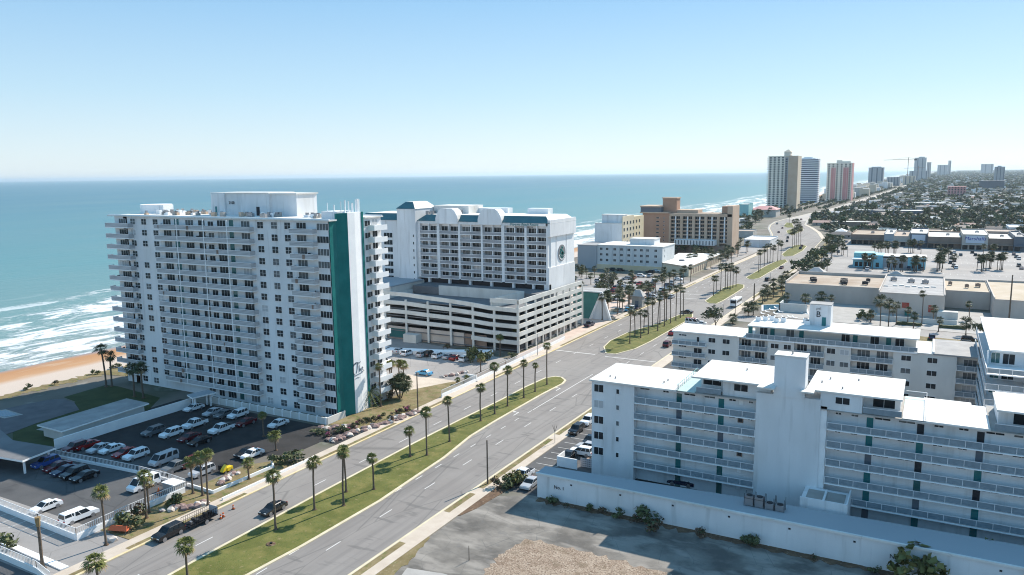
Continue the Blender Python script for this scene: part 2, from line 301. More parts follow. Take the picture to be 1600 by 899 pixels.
def tag(o, label, cat, group=None, kind=None):
    o['label'] = label; o['category'] = cat
    if group: o['group'] = group
    if kind: o['kind'] = kind
    return o
def thing(name, label, cat, loc=(0, 0, 0), rz=0, group=None):
    o = bpy.data.objects.new(name, None); C.objects.link(o); o.location = loc; o.rotation_euler = (0, 0, rz); o.empty_display_size = .5
    return tag(o, label, cat, group)
def struct(name, mb, loc=(0, 0, 0)):
    o = mb.build(name, None, loc); o['kind'] = 'structure'; return o
ORD = ['first', 'second', 'third', 'fourth', 'fifth', 'sixth', 'seventh', 'eighth', 'ninth', 'tenth', 'eleventh', 'twelfth', 'thirteenth', 'fourteenth', 'fifteenth', 'sixteenth', 'seventeenth', 'eighteenth', 'nineteenth', 'twentieth']
def poly_px(pts, z=0): return [G(a, b, z) for a, b in pts]
def shrink(poly, d):
    """inset a polygon by d metres"""
    a = sum(poly[i][0] * poly[(i + 1) % len(poly)][1] - poly[(i + 1) % len(poly)][0] * poly[i][1] for i in range(len(poly)))
    if a < 0: poly = poly[::-1]
    out = []; n = len(poly)
    for i in range(n):
        p0, p1, p2 = Vector(poly[i - 1]), Vector(poly[i]), Vector(poly[(i + 1) % n])
        e1 = (p1 - p0).normalized(); e2 = (p2 - p1).normalized()
        n1 = Vector((-e1.y, e1.x)); n2 = Vector((-e2.y, e2.x)); b = (n1 + n2)
        b = b / max(.35, b.length_squared / 2) if b.length > 1e-4 else n1
        out.append(tuple(p1 + b * d))
    return out
# ================================================================ SETTING
b = MB(); b.prism([(-201, -700), (30000, -700), (40000, 60000), (-201, 60000)], -1.5, 0, 'ground'); struct('ground', b)
b = MB(); b.face([(-200, -700, .03), (-200, 60000, .03), (-226, 60000, -.05), (-226, -700, -.05)], 'beach_sand'); b.face([(-226, -700, -.05), (-226, 60000, -.05), (-250, 60000, -1.2), (-250, -700, -1.2)], 'beach_sand'); struct('beach', b)
b = MB(); b.face([(-227, -2000, -.10), (-227, 62000, -.10), (-900, 62000, -.10), (-900, -2000, -.10)], 'sea'); b.face([(-900, -2000, -.10), (-900, 62000, -.10), (-60000, 62000, -.10), (-60000, -2000, -.10)], 'sea'); struct('sea', b)
# the avenue: straight to y=510, then an S-bend towards the coast and on to the far towers
LC = [(-99, -60)] + [(-98.6, y) for y in (40, 100, 160, 230, 300, 380, 450)] + [(-97.5, 505), (-99.5, 560), (-107.5, 618), (-121.5, 688), (-134, 745), (-142, 795), (-146.5, 847), (-145, 902), (-141, 951), (-136, 1042), (-127, 1216), (-121, 1489), (-112, 1876), (-101, 2375), (-89, 3359), (-50, 6891), (30, 16000)]
RC = [(-66.2, -60)] + [(-66.2, y) for y in (40, 100, 160, 230, 300, 380, 450)] + [(-66.5, 470), (-67, 520), (-72, 573), (-75, 636), (-88, 710), (-102, 770), (-112, 805), (-119, 870), (-120, 950), (-116, 1058), (-105, 1216), (-97, 1489), (-88, 1876), (-79, 2375), (-67, 3359), (-26, 6891), (60, 16000)]
def strip(name, A, B_, z, m, kind='structure'):
    q = MB()
    for i in range(len(A) - 1): q.face([(*A[i], z), (*B_[i], z), (*B_[i + 1], z), (*A[i + 1], z)], m)
    o = q.build(name); o['kind'] = kind; return o
def off(P, d): return [(x + d, y) for x, y in P]
strip('road', LC, [RC[min(i, len(RC) - 1)] for i in range(len(LC))] if len(LC) == len(RC) else LC, .012, 'asphalt') if len(LC) == len(RC) else None
if len(LC) != len(RC):
    q = MB(); q.prism(LC + RC[::-1], .0, .012, 'asphalt'); struct('road', q)
# raised kerbs, verges and pavements on either side
def ribbon(name, P, d0, d1, z0, z1, m, ymin=-60, ymax=1100):
    q = MB(); P = [p for p in P if ymin <= p[1] <= ymax]
    for i in range(len(P) - 1):
        a, c = P[i], P[i + 1]
        q.hexa([(a[0] + d0, a[1], z0), (a[0] + d1, a[1], z0), (c[0] + d1, c[1], z0), (c[0] + d0, c[1], z0)], [(a[0] + d0, a[1], z1), (a[0] + d1, a[1], z1), (c[0] + d1, c[1], z1), (c[0] + d0, c[1], z1)], m)
    o = q.build(name); o['kind'] = 'structure'; return o
ribbon('kerb', LC, -.45, 0, 0, .13, 'curb_yellow'); ribbon('kerb', RC, 0, .4, 0, .13, 'curb')
ribbon('sidewalk', LC, -3.2, -.45, 0, .125, 'sidewalk', ymax=620); ribbon('sidewalk', RC, .4, 3.3, 0, .125, 'sidewalk', ymax=575); ribbon('sidewalk', RC, .4, 3.0, 0, .125, 'sidewalk', 636, 820)
ribbon('sidewalk', LC, -2.0, -.45, 0, .125, 'concrete', 600); ribbon('sidewalk', RC, .4, 2.0, 0, .125, 'concrete', 800)
q = MB(); LF = [p for p in LC if p[1] > 860]; RF = [p for p in RC if p[1] > 860]; q.prism(LF + RF[::-1], .0, .02, 'road_pale'); struct('road', q)
q = MB()
for y0, y1 in ((50, 61), (64.5, 86.5), (104, 128), (133, 150), (171, 188), (212, 262), (268, 300), (320, 366), (380, 440)): q.box(-99.9, -99.1, y0, y1, .1, .14, 'grass_dry')
for y0, y1 in ((60, 84.5), (96, 104), (106.5, 134), (137, 158), (215, 240), (330, 372), (382, 440)): q.box(-65.7, -64.6, y0, y1, .1, .14, 'grass_dry')
struct('verge', q)
# medians
MED = [[(100, 990), (300, 878), (425, 810.5), (490, 775), (575, 730), (645, 693), (718, 656), (778, 627), (819, 605.5), (851, 591), (868, 588.5), (879, 590), (885, 595), (881, 600), (848, 617), (802.6, 643), (775, 659), (737.5, 682), (695, 716.5), (650, 746.6), (595, 784), (475, 854), (380, 905), (240, 990)],
       [(942.6, 542.7), (946, 552.7), (962.6, 554), (992.6, 546), (1017.7, 534), (1055, 512.6), (1072.7, 502.6), (1083, 496), (1083, 491), (1060, 492.6), (1030, 505), (980, 520), (952.6, 533)],
       [(1101, 471), (1107, 474.5), (1120, 475), (1130, 470.6), (1146, 461), (1163, 450), (1163, 445.6), (1152.5, 443.8), (1130, 450), (1112, 463)],
       [(1165, 433.8), (1169, 436.5), (1178, 437), (1187.5, 435), (1202.5, 426), (1220, 416), (1231, 409), (1227.5, 405.6), (1215, 407.5), (1196, 416), (1177, 427)],
       [(1221, 398), (1225, 401.5), (1240, 400), (1255, 392), (1261, 385), (1254, 382.5), (1240, 384), (1228, 392)],
       [(1228, 361), (1230, 365), (1238, 368), (1256, 360), (1253, 355), (1236, 358)],
       [(1224, 354), (1229, 356), (1241, 356), (1238, 349), (1229, 348)]]
for k, P in enumerate(MED):
    W_ = poly_px(P); q = MB(); q.prism(W_, 0, .13, 'curb'); struct('kerb', q)
    q = MB(); q.prism(shrink(W_, .42 if k else .55), .1, .16, 'grass'); struct('median', q)
# lane markings
q = MB()
def dash(x, y0, y1, step=12.2, ln=3.1, wd=.16):
    y = y0
    while y < y1: q.box(x - wd / 2, x + wd / 2, y, min(y + ln, y1), .014, .018, 'line_white'); y += step
for y0, y1 in ((-20, 470),): dash(-91.6, y0 + 4.5, y1)
dash(-73.6, -20, 470); dash(-77.4, 62, 150, 6.1, 2.0); dash(-94.9, 250, 470)
q.box(-77.5, -77.3, 150, 185, .014, .018, 'line_white')
for (x, y) in ((-79.4, 146), (-79.4, 168)):      # turn arrows
    q.box(x - .12, x + .12, y - 1.6, y + .9, .014, .018, 'line_white'); q.box(x - .9, x - .12, y + .65, y + .9, .014, .018, 'line_white')
    q.face([(x - .9, y + .3, .018), (x - .9, y + 1.3, .018), (x - 1.6, y + .8, .018)], 'line_white')
q.box(-98.3, -85.6, 206, 206.5, .014, .018, 'line_white'); q.box(-82, -66.6, 205, 205.4, .014, .018, 'line_white')
q.box(-98.3, -86, 330, 330.4, .014, .018, 'line_white'); q.box(-98.3, -86, 318, 318.4, .014, .018, 'line_white')
struct('road_marking', q)
def pave(name, pts, z, m, px=True, rough=0):
    P = poly_px(pts) if px else pts
    if rough:
        rnd = random.Random(5); Q_ = []
        for i in range(len(P)):
            a, c = Vector(P[i]), Vector(P[(i + 1) % len(P)]); n = max(1, int((c - a).length / .7)); nn = Vector((-(c - a).y, (c - a).x)).normalized()
            for k in range(n): Q_.append(tuple(a.lerp(c, k / n) + nn * rnd.gauss(0, rough)))
        P = Q_
    q = MB(); q.prism(P, 0, z, m); return struct(name, q)
# --- left side: lots, driveways, lawns
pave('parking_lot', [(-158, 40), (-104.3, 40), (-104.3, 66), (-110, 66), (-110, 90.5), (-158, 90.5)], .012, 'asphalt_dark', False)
pave('driveway', [(-150, 54), (-101.8, 54), (-101.8, 66.5), (-150, 66.5)], .018, 'lot_pale', False)
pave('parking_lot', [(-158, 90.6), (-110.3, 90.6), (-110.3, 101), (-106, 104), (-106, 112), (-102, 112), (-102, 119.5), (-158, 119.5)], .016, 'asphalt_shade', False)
pave('lawn', [(-109.5, 66.6), (-101.9, 66.6), (-101.9, 101), (-105.8, 101), (-109.5, 96)], .05, 'grass_dry', False)
pave('lawn', [(-160, 20), (-101.9, 20), (-101.9, 52.5), (-160, 46)], .05, 'grass', False)
pave('lawn', [(-112, 121), (-101.9, 121), (-101.9, 165), (-107, 162), (-112.5, 150)], .06, 'grass_dry', False)
pave('parking_lot', [(-150, 152), (-106, 152), (-106, 190), (-156, 200), (-175, 190)], .014, 'lot_pale', False)
pave('driveway', [(-118, 147), (-101.9, 151), (-101.9, 163), (-122, 163)], .02, 'sidewalk', False)
pave('planting_bed', [(-105.4, 166), (-102, 166), (-102, 188), (-105.4, 188)], .05, 'mulch', False)
pave('plaza', [(-106.4, 190), (-101.9, 190), (-101.9, 262), (-108, 330), (-150, 330), (-150, 262), (-106.4, 248)], .022, 'paver', False)
pave('parking_lot', [(-180, 262), (-102.5, 262), (-102.5, 372), (-180, 372)], .016, 'lot_pale', False)
pave('driveway', [(-185, 262), (-125, 262), (-118, 275), (-185, 285)], .026, 'paver', False)
pave('parking_lot', [(-135, 420), (-102.5, 420), (-102.5, 560), (-125, 560)], .018, 'lot_pale', False)
# gardens between the tall block and the beach
pave('garden_lawn', [(20, 670), (57, 660), (105, 640), (118, 628), (100, 621), (165, 602), (184, 604), (250, 622), (233, 640), (90, 700), (20, 690)], .05, 'lawn_shade')
pave('terrace', [(-60, 672), (-60, 655), (5, 640), (75, 625.5), (98, 624), (116, 630), (124, 641), (57, 662), (20, 676), (-10, 686)], .09, 'terrace_shade')
pave('dune_ground', [(-201.3, 60), (-197.5, 60), (-197.5, 420), (-201.3, 420)], .05, 'grass_dry', False, .5)
pave('dune_ground', [(-200, 125), (-188, 128), (-188, 200), (-200, 200)], .08, 'grass_dry', False)
# --- right side
pave('empty_lot', [(-62.8, 30), (90, 30), (90, 108), (-56, 108), (-62.8, 104)], .02, 'old_asphalt', False)
pave('dirt_patch', [(752, 899), (760, 885), (800, 855), (820, 843), (850, 848), (900, 860), (960, 875), (1010, 888), (1080, 905), (1200, 990), (700, 990), (720, 920)], .045, 'dirt', True, .28)
pave('sidewalk', [(636, 888), (693, 897), (800, 930), (700, 990), (560, 990)], .05, 'concrete')
pave('verge', [(562, 899), (590, 881), (626, 856), (668, 829), (672, 842), (655, 858), (640, 878), (612, 899), (570, 940), (500, 950)], .06, 'grass_dry', True, .12)
pave('planting_bed', [(697, 808), (715, 797), (735, 778), (750, 762), (800, 762), (745, 795), (720, 806)], .07, 'mulch')
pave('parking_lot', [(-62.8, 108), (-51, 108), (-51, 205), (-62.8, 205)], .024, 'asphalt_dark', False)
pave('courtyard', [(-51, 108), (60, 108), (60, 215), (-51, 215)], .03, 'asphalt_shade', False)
pave('pool_deck', [(-56, 200), (-26, 200), (-26, 262), (-56, 262)], .05, 'concrete', False)
pave('parking_lot', [(-26, 200), (60, 200), (60, 262), (-26, 262)], .033, 'lot_pale', False)
pave('lawn', [(-20, 262), (60, 256), (60, 270), (-20, 276)], .06, 'grass_dry', False)
pave('side_street', [(-62, 276), (60, 270), (60, 282), (-62, 290)], .05, 'lot_pale', False)
pave('service_yard', [(-50, 290), (60, 283), (60, 331), (-50, 331)], .04, 'concrete', False)
pave('parking_lot', [(-60, 368), (90, 372), (90, 590), (-45, 640), (-68, 640)], .03, 'lot_pale', False)
pave('verge', [(-62.8, 310), (-52, 310), (-52, 372), (-62.8, 372)], .05, 'grass_dry', False)
pave('verge', [(-62.8, 470), (-58, 470), (-62, 610), (-70, 610)], .07, 'grass_dry', False)
pave('planting_bed', [(-54.5, 106.6), (60, 106.2), (60, 108.2), (-54.5, 108.2)], .06, 'mulch', False, .35)  # dark soil by the garage wall, added to deepen the lot's shadow
# bay lines in the lots
q = MB()
for x0, x1, y in ((-150, -112, 60.5),):
    x = x0
    while x < x1: q.box(x, x + .12, y, y + 5, .018, .021, 'line_white'); x += 2.75
for i in range(14): q.box(-146 + i * 2.8, -145.9 + i * 2.8, 178 + .35 * i * 0, 184, .016, .019, 'line_white')
for i in range(18): q.box(-20 + i * 2.9, -19.88 + i * 2.9, 244, 249.5, .035, .038, 'line_white')
for r_ in (425, 445, 500, 520, 540):
    for i in range(30): q.box(-30 + i * 3, -29.9 + i * 3, r_, r_ + 5, .032, .035, 'line_white')
for i in range(12): q.box(-62, -57.5, 112 + i * 3.1, 112.12 + i * 3.1, .026, .029, 'line_white')
struct('bay_marking', q)
# ================================================================ BUILDING HELPERS
_wc = {}
def wgeom(q, x, y, z, w_, h, n, face='y', glass='glass', frame='white_paint', cross=False):
    """window standing proud of a wall; face 'y' looks to -Y, face 'x' looks to +X"""
    def bx(u0, u1, d0, d1, z0, z1, m):
        if face == 'y': q.box(x + u0, x + u1, y - d1, y - d0, z + z0, z + z1, m)
        else: q.box(x + d0, x + d1, y + u0, y + u1, z + z0, z + z1, m)
    bx(-w_ / 2, w_ / 2, 0, .05, 0, h, glass); t = .045
    bx(-w_ / 2 - t, w_ / 2 + t, .002, .10, -t, 0, frame); bx(-w_ / 2 - t, w_ / 2 + t, .002, .09, h, h + t, frame)
    for i in range(n + 1):
        u = -w_ / 2 + w_ * i / n; bx(u - t * .6, u + t * .6, .002, .08, 0, h, frame)
    if cross: bx(-w_ / 2, w_ / 2, .002, .075, h * .48, h * .48 + t, frame)
def windows(parent, specs, name='window', ox=0, oy=0, lim=100):
    """specs: (x,y,z,w,h,n,face,glass,cross) in world; the nearest `lim` become parts, the rest one part"""
    specs = sorted(specs, key=lambda s: -(s[3] * s[4]) / (s[0] ** 2 + s[1] ** 2 + (s[2] - CAMZ) ** 2))
    rest = MB()
    for i, s in enumerate(specs):
        x, y, z, w_, h, n, face, gl, cr = s
        if i < lim:
            k = (round(w_, 2), round(h, 2), n, face, gl, cr)
            if k not in _wc:
                q = MB(); wgeom(q, 0, 0, 0, w_, h, n, face, gl, cross=cr); _wc[k] = q.mesh('window')
            put(_wc[k], name, parent, (x - ox, y - oy, z))
        else: wgeom(rest, x - ox, y - oy, z, w_, h, n, face, gl, cross=cr)
    if len(specs) > lim:
        o = rest.build(name, parent); o['kind'] = 'stuff'
def gl_(p=.22):
    u = random.random(); return 'shutter' if u < .05 else 'glass_blind' if u < p + .08 else 'glass'
def text(s, size, loc, rot, m, parent, name='lettering', ext=.03, align='CENTER', shear=0, space=1):
    c = bpy.data.curves.new('t', 'FONT'); c.body = s; c.size = size; c.extrude = ext; c.align_x = align; c.align_y = 'CENTER'; c.shear = shear; c.space_character = space; c.resolution_u = 3
    o = bpy.data.objects.new('t', c); C.objects.link(o); bpy.context.view_layer.update()
    me = bpy.data.meshes.new_from_object(o.evaluated_get(bpy.context.evaluated_depsgraph_get())); bpy.data.objects.remove(o)
    me.materials.clear(); me.materials.append(M[m])
    r = bpy.data.objects.new(name, me); C.objects.link(r); r.location = loc; r.rotation_euler = rot
    if parent: r.parent = parent
    return r
def facade_mb(q, x0, x1, yf, z0, z1, m, depth=.35): q.box(x0, x1, yf, yf + depth, z0, z1, m)

# ================================================================ TALL WHITE CONDO TOWER (teal end)
TX, TY = -112.9, 124.8
T = thing('apartment_tower', 'tall white sixteen-storey tower with rows of balconies and a teal strip down its end wall', 'building', (TX, TY, 0))
FH = 2.725; NF = 16; ZT = FH * NF
q = MB()
q.box(-72.4, -67.4, 0, 17.5, 0, ZT, 'white_wall'); q.box(-68.9, -55, .0, 17.5, 0, ZT - .002, 'white_wall'); q.box(-55, 0, 0, 17.5, 0, ZT - .004, 'white_wall')
q.build('wall', T)
q = MB(); q.box(-74.6, .5, -.55, 2.0, ZT, ZT + .28, 'roof_white'); q.box(-74.6, -.6, 2.0, 18, ZT, ZT + .281, 'roof_white'); q.box(-.6, .4, 11.4, 18, ZT, ZT + .279, 'roof_white'); q.box(-74.4, .3, -.35, -.1, ZT + .28, ZT + .5, 'white_paint'); q.box(-74.4, .3, 17.6, 17.8, ZT + .28, ZT + .5, 'white_paint')
rf = q.build('roof', T)
q = MB(); q.box(-46.0, -26.5, 9, 17, ZT + .28, ZT + 5.6, 'white_wall'); q.box(-26.5, -18.3, 9.6, 16.4, ZT + .28, ZT + 5.4, 'white_wall'); q.box(-46.3, -26.3, 8.7, 17.3, ZT + 5.6, ZT + 5.85, 'roof_white'); q.box(-26.5, -18, 9.3, 16.7, ZT + 5.4, ZT + 5.7, 'roof_white')
q.box(-46.0, -41.2, 8.5, 9, ZT + .28, ZT + 5.6, 'white_wall'); q.box(-44.6, -44.0, 8.44, 8.5, ZT + .3, ZT + 2.4, 'teal_door'); q.box(-30.8, -29.8, 8.9, 9.0, ZT + .3, ZT + 2.4, 'dark')
ph = q.build('lift_house', rf)
text('2100', 1.0, (-39.2, 8.93, ZT + 3.3), (R(90), 0, 0), 'dark', rf, 'lettering'); 
q = MB(); q.cyl(-75.5 + 0, 0, 0, 0, 0, 0, 3, 'white_wall') if False else None
q.cyl(-73.5 + 1.5, 12.2, ZT + .28, ZT + 2.6, 4.0, 4.0, 24, 'white_paint'); q.box(-68.3, -66.8, 10.4, 13.5, ZT + .28, ZT + 2.5, 'white_paint'); q.build('water_tank', rf)
for i in range(52):
    x = random.uniform(-66, -47) if i < 34 else random.uniform(-40, -6); y = random.uniform(4, 16) if i < 34 else random.uniform(2, 8); q = MB()
    s_ = random.uniform(.35, .9); q.box(x - s_, x + s_, y - .4, y + .4, ZT + .29, ZT + .3 + random.uniform(.4, 1.1), random.choice(['metal_grey', 'concrete', 'tan_light', 'white_paint', 'white_paint'])); q.box(x - s_ * .5, x + s_ * .5, y - .2, y + .2, ZT + .29, ZT + 1.35, 'metal_grey'); q.build('air_handler', rf)
q = MB(); q.box(-5.2, -.8, 3.5, 8.5, ZT + .28, ZT + 1.9, 'white_wall'); q.build('stair_head', rf)
for i, (x, y, h, r_) in enumerate([(-3.5, 3.6, 3.2, .09), (-1.6, 3.6, 2.6, .14), (0.1, 3.9, 3.6, .08), (.1, 5.2, 3.9, .16), (.1, 6.4, 3.6, .12), (.1, 7.6, 2.9, .22), (.1, 8.7, 3.9, .10), (.1, 9.3, 4.1, .22), (.1, 9.9, 4.0, .12)]):
    q = MB(); q.tube((x, y, ZT + 1.3), (x, y, ZT + 1.4 + h * .75), r_, 'white_paint', 6); q.tube((x, y, ZT + .3), (x, y, ZT + 1.5), .06, 'metal_grey', 5); q.build('antenna', rf)
# teal end with the white panel
q = MB(); q.box(-.2, .12, 0, 2.4, .05, ZT - .01, 'teal'); q.hexa([(-.3, 2.2, .05), (.13, 2.2, .05), (1.1, 4.7, .05), (-.3, 4.7, .05)], [(-.3, 2.2, ZT + 1.55), (.13, 2.2, ZT + 1.55), (1.1, 4.7, ZT + 1.55), (-.3, 4.7, ZT + 1.55)], 'teal'); q.build('teal_panel', T)
q = MB(); q.box(-.3, 1.12, 4.7, 7.0, .05, ZT + 1.6, 'white_paint'); q.hexa([(-.3, 7.0, .05), (1.12, 7.0, .05), (.8, 9.6, .05), (-.3, 9.6, .05)], [(-.3, 7.0, ZT + 1.6), (1.12, 7.0, ZT + 1.6), (.8, 9.6, ZT + 1.6), (-.3, 9.6, ZT + 1.6)], 'white_paint'); q.build('white_panel', T)
q = MB(); q.box(-.3, .95, 9.6, 10.2, .05, ZT + 1.6, 'teal'); q.build('teal_trim', T)
# cursive sign: T with a swash, strokes only
sg = MB()
def stroke(pts, r_=.10, m='dark'):
    for a_, b_ in zip(pts, pts[1:]): sg.tube((1.16, a_[0] - 1.3, a_[1]), (1.16, b_[0] - 1.3, b_[1]), r_ * .7, 'haze_tower_dark', 4)
stroke([(6.5 + 1.1 * math.cos(t) * .9 + .2, 10.2 + 1.5 * math.sin(t)) for t in [R(a) for a in range(60, 250, 20)]], .11)
stroke([(6.3, 11.3), (7.0, 11.7), (7.9, 11.4), (8.3, 11.6)], .12); stroke([(7.3, 11.5), (7.1, 10.2), (6.8, 9.2)], .11)
stroke([(7.8, 10.9), (7.8, 9.4), (8.1, 10.1), (8.3, 9.5)], .09); stroke([(8.7, 9.8), (9.1, 10.0), (8.8, 10.3), (8.7, 9.6), (9.2, 9.5)], .09)
stroke([(6.1, 8.7), (7.2, 8.9), (8.3, 9.0), (9.4, 9.3)], .10); stroke([(6.2, 8.0), (7.0, 8.2), (7.8, 8.1)], .07)
sg.build('script_sign', T)
specs = []
cols = [(-182.2, 2.7, 1.6, 3), (-178.0, 1.9, 1.4, 2), (-173.7, 1.9, 1.4, 2), (-169.3, 1.9, 1.4, 2), (-164.9, 2.8, 1.75, 3), (-161.4, 1.8, 1.9, 2), (-156.9, 2.8, 1.7, 3), (-152.6, 2.3, 1.7, 2), (-149.4, 1.9, 1.5, 2), (-145.8, 2.8, 1.8, 3), (-142.5, 1.5, 1.95, 1), (-137.9, 2.8, 1.75, 3), (-133.2, 1.9, 1.45, 2), (-128.9, 1.9, 1.45, 2), (-124.9, 1.8, 1.45, 2), (-120.8, 2.8, 1.75, 3)]
for f in range(NF):
    for i, (x, w_, h, n) in enumerate(cols):
        if f == 0 and i in (0, 3, 4, 5, 6): continue
        if random.random() < .035: continue
        j = random.uniform(-.12, .12) if i in (6, 7, 8) else 0
        g_ = 'glass_teal' if i in (5, 10) and random.random() < .75 else gl_(.16)
        specs.append((x + j, TY, f * FH + (.8 if h < 1.5 else .55), w_, h, n, 'y', g_, i in (1, 2, 3, 12, 13, 14)))
    specs.append((-114.7, TY, f * FH + .8, 3.3, 1.4, 4, 'y', gl_(.15), False))
    if f: specs.append((TX, TY + 12.6, f * FH + .9, 1.9, 1.25, 2, 'x', gl_(.2), False)); specs.append((TX, TY + 15.2, f * FH + .8, 1.8, 1.6, 2, 'x', gl_(.1), False))
windows(T, specs, 'window', TX, TY)
_bal = {}
def balcony(parent, x0, x1, y0, y1, z, posts=(), par='breeze', name='balcony', h=1.05, slab='white_paint'):
    key = (round(x1 - x0, 2), round(y1 - y0, 2), par, h, tuple(posts))
    if key not in _bal:
        q = MB(); W_, D = x1 - x0, y1 - y0
        q.box(0, W_, 0, D, -.14, .06, slab); q.box(0, W_, 0, .1, .06, h, par); q.box(0, .1, .1, D, .06, h, par); q.box(W_ - .1, W_, .1, D, .06, h, par)
        q.box(-.03, W_ + .03, -.03, .13, h, h + .07, slab)
        for p in posts: q.box(p - .1, p + .1, -.02, .14, .06, FH - .14, 'white_paint')
        _bal[key] = q.mesh(name)
    return put(_bal[key], name, parent, (x0, y0, z))
for f in range(1, NF):
    z = f * FH
    balcony(T, -55.1, -22.5, -1.5, 0, z, (8.2, 17.6, 25.5)); balcony(T, -10.2, -3.5, -1.5, 0, z, ())
    balcony(T, -74.3, -65.2, -1.5, 0, z, ())
    q = balcony(T, 0, 1.8, 12.9, 17.6, z, (), 'white_paint', 'balcony')
    balcony(T, -74.2, -72.4, 4, 15, z, (), 'white_wall')
fence_mb = MB()
# low perimeter wall at the foot of the tower
PW = thing('garden_wall', 'cream panelled garden wall at the foot of the tall white tower', 'wall', (-148.5, 120.6, 0))
q = MB(); q.box(0, 36.2, 0, .25, 0, 1.5, 'warm_white'); q.box(36.0, 36.25, .25, 6, 0, 1.5, 'warm_white'); q.build('wall', PW)
for i in range(15): q = MB(); q.box(i * 2.55, i * 2.55 + .35, -.06, .31, 0, 1.62, 'white_paint'); q.build('pillar', PW)

# ================================================================ RESORT HOTEL
HX, HY = -109.0, 222.5
Hh = thing('resort_hotel', 'long white beachfront hotel with green mansard roofs and curved gables behind its parking deck', 'building', (HX, HY, 0))
q = MB(); q.box(-51.2, 0, 1.3, 20.5, 17.3, 37.2, 'white_wall'); q.box(-51.2, 0, 1.302, 20.4, 13, 17.3, 'dark')  # dark block below stands in for the shade of the open storey
q.box(-.6, .0, 0, 1.3, 17.3, 37.2, 'white_wall'); q.box(-51.2, 0, 0, 1.3, 36.3, 37.2, 'white_wall'); q.box(-51.2, -50.2, 0, 1.3, 17.3, 36.3, 'white_wall')
q.box(-59.2, -51.2, -1.2, 12, 0, 41.4, 'white_wall'); q.box(-78, -59.2, .4, 20, 0, 37.2, 'white_wall'); q.box(-78, -67.2, .3, .4, 33.6, 37.1, 'white_paint')
q.build('wall', Hh)
q = MB(); q.box(0, .9, .02, 20.5, 32.9, 38.3, 'white_wall'); q.box(0, .25, 2.0, 5.4, 22.8, 32.9, 'white_paint'); q.box(0, .25, 6.2, 13.4, 22.8, 32.9, 'white_paint'); q.box(0, .25, 14.2, 20.4, 22.8, 32.9, 'white_paint'); q.box(0, .5, 0, 20.5, 13, 22.8, 'white_wall'); q.build('end_wall', Hh)
q = MB()
def mansard(x0, x1, y0, y1, z0, z1, d, m='teal_roof', mtop='roof_white'):
    a = [(x0, y0, z0), (x1, y0, z0), (x1, y1, z0), (x0, y1, z0)]; t_ = [(x0 + d, y0 + d, z1), (x1 - d, y0 + d, z1), (x1 - d, y1 - d, z1), (x0 + d, y1 - d, z1)]
    q.face([a[0], a[1], t_[1], t_[0]], m); q.face([a[1], a[2], t_[2], t_[1]], 'roof_white'); q.face([a[2], a[3], t_[3], t_[2]], m); q.face([a[3], a[0], t_[0], t_[3]], m); q.face(t_, mtop)  # end slope white: its sunlit look is put into the colour
mansard(-51.4, .95, -.25, 20.8, 37.25, 39.4, 2.6); mansard(-78.4, -59.25, .1, 20.3, 37.25, 39.6, 2.4); mansard(-59.4, -51.0, -1.5, 12.2, 41.45, 43.8, 2.6)
q.box(-51, -36, 10, 20, 39.4, 42.2, 'roof_white'); q.box(-36, -24, 17, 20.6, 39.4, 41.2, 'white_paint'); q.box(-16, -8, 17, 20.6, 39.4, 41.2, 'white_paint')
rf = q.build('roof', Hh)
for gx in (-38.6, -21.4):
    prof = [(gx - 4.6, 36.4), (gx + 4.6, 36.4), (gx + 4.6, 38.2), (gx + 4.2, 39.4), (gx + 3.3, 40.9), (gx + 2.2, 41.7), (gx - 2.2, 41.7), (gx - 3.3, 40.9), (gx - 4.2, 39.4), (gx - 4.6, 38.2)]
    q = MB(); q.xprism(prof, -.45, .0, 'white_wall'); q.xprism([(p[0] * .999 + gx * .001, p[1] - .05) for p in prof], .0, 3.6, 'roof_white'); q.build('gable', Hh)
for i in range(12):
    x = random.uniform(-50, -37); y = random.uniform(3, 9.5); q = MB(); q.box(x - .5, x + .5, y - .4, y + .4, 39.4, 40.1 + random.random(), 'metal_grey'); q.build('air_handler', rf)
bays = [(-50.2, -43), (-41.9, -34.2), (-33.4, -25.1), (-24.4, -17.1), (-16.0, -8.4), (-7.6, -.6)]
for i, (a, c) in enumerate(bays):
    q = MB(); m_ = (a + c) / 2; q.box(m_ - .12, m_ + .12, .1, 1.3, 17.3, 36.3, 'white_paint'); q.build('fin', Hh)
    if i: q = MB(); q.box(bays[i - 1][1], a, -.12, 1.3, 17.3, 36.3, 'white_wall'); q.build('pilaster', Hh)
specs = []
for f in range(7):
    z = 33.55 - f * 2.6
    for a, c in bays:
        m_ = (a + c) / 2
        for u, v in ((a, m_), (m_, c)):
            specs.append((HX + (u + v) / 2, HY + 1.3, z + .0, (v - u) * .92, 1.9, 3, 'y', gl_(.12), False))
            q = None
    for a, c in bays:
        key = ('hr', round(c - a, 2))
        if key not in _bal:
            q = MB(); W_ = c - a; q.box(0, W_, 0, 1.3, -.2, 0, 'white_paint'); q.box(0, W_, 0, .08, 0, .95, 'rail_lace'); q.box(0, W_, -.03, .11, .95, 1.05, 'white_paint'); _bal[key] = q.mesh('balcony')
        put(_bal[key], 'balcony', Hh, (a, -.02, z - .62))
for f in range(7): specs.append((-173.6, HY + .4, 30.9 - f * 2.6, 3.9, 1.7, 3, 'y', 'glass', False)); specs.append((-161.2, HY - 1.2, 31.5 - f * 2.6, .5, .9, 1, 'y', 'glass', False))
windows(Hh, specs, 'window', HX, HY)
q = MB(); n = 28; ring = []
q.ycyl(.9 - .55, 10.0, 26.9, 2.75, .2, 32, 'metal_grey'); 
em = q.build('emblem', Hh)
q = MB()
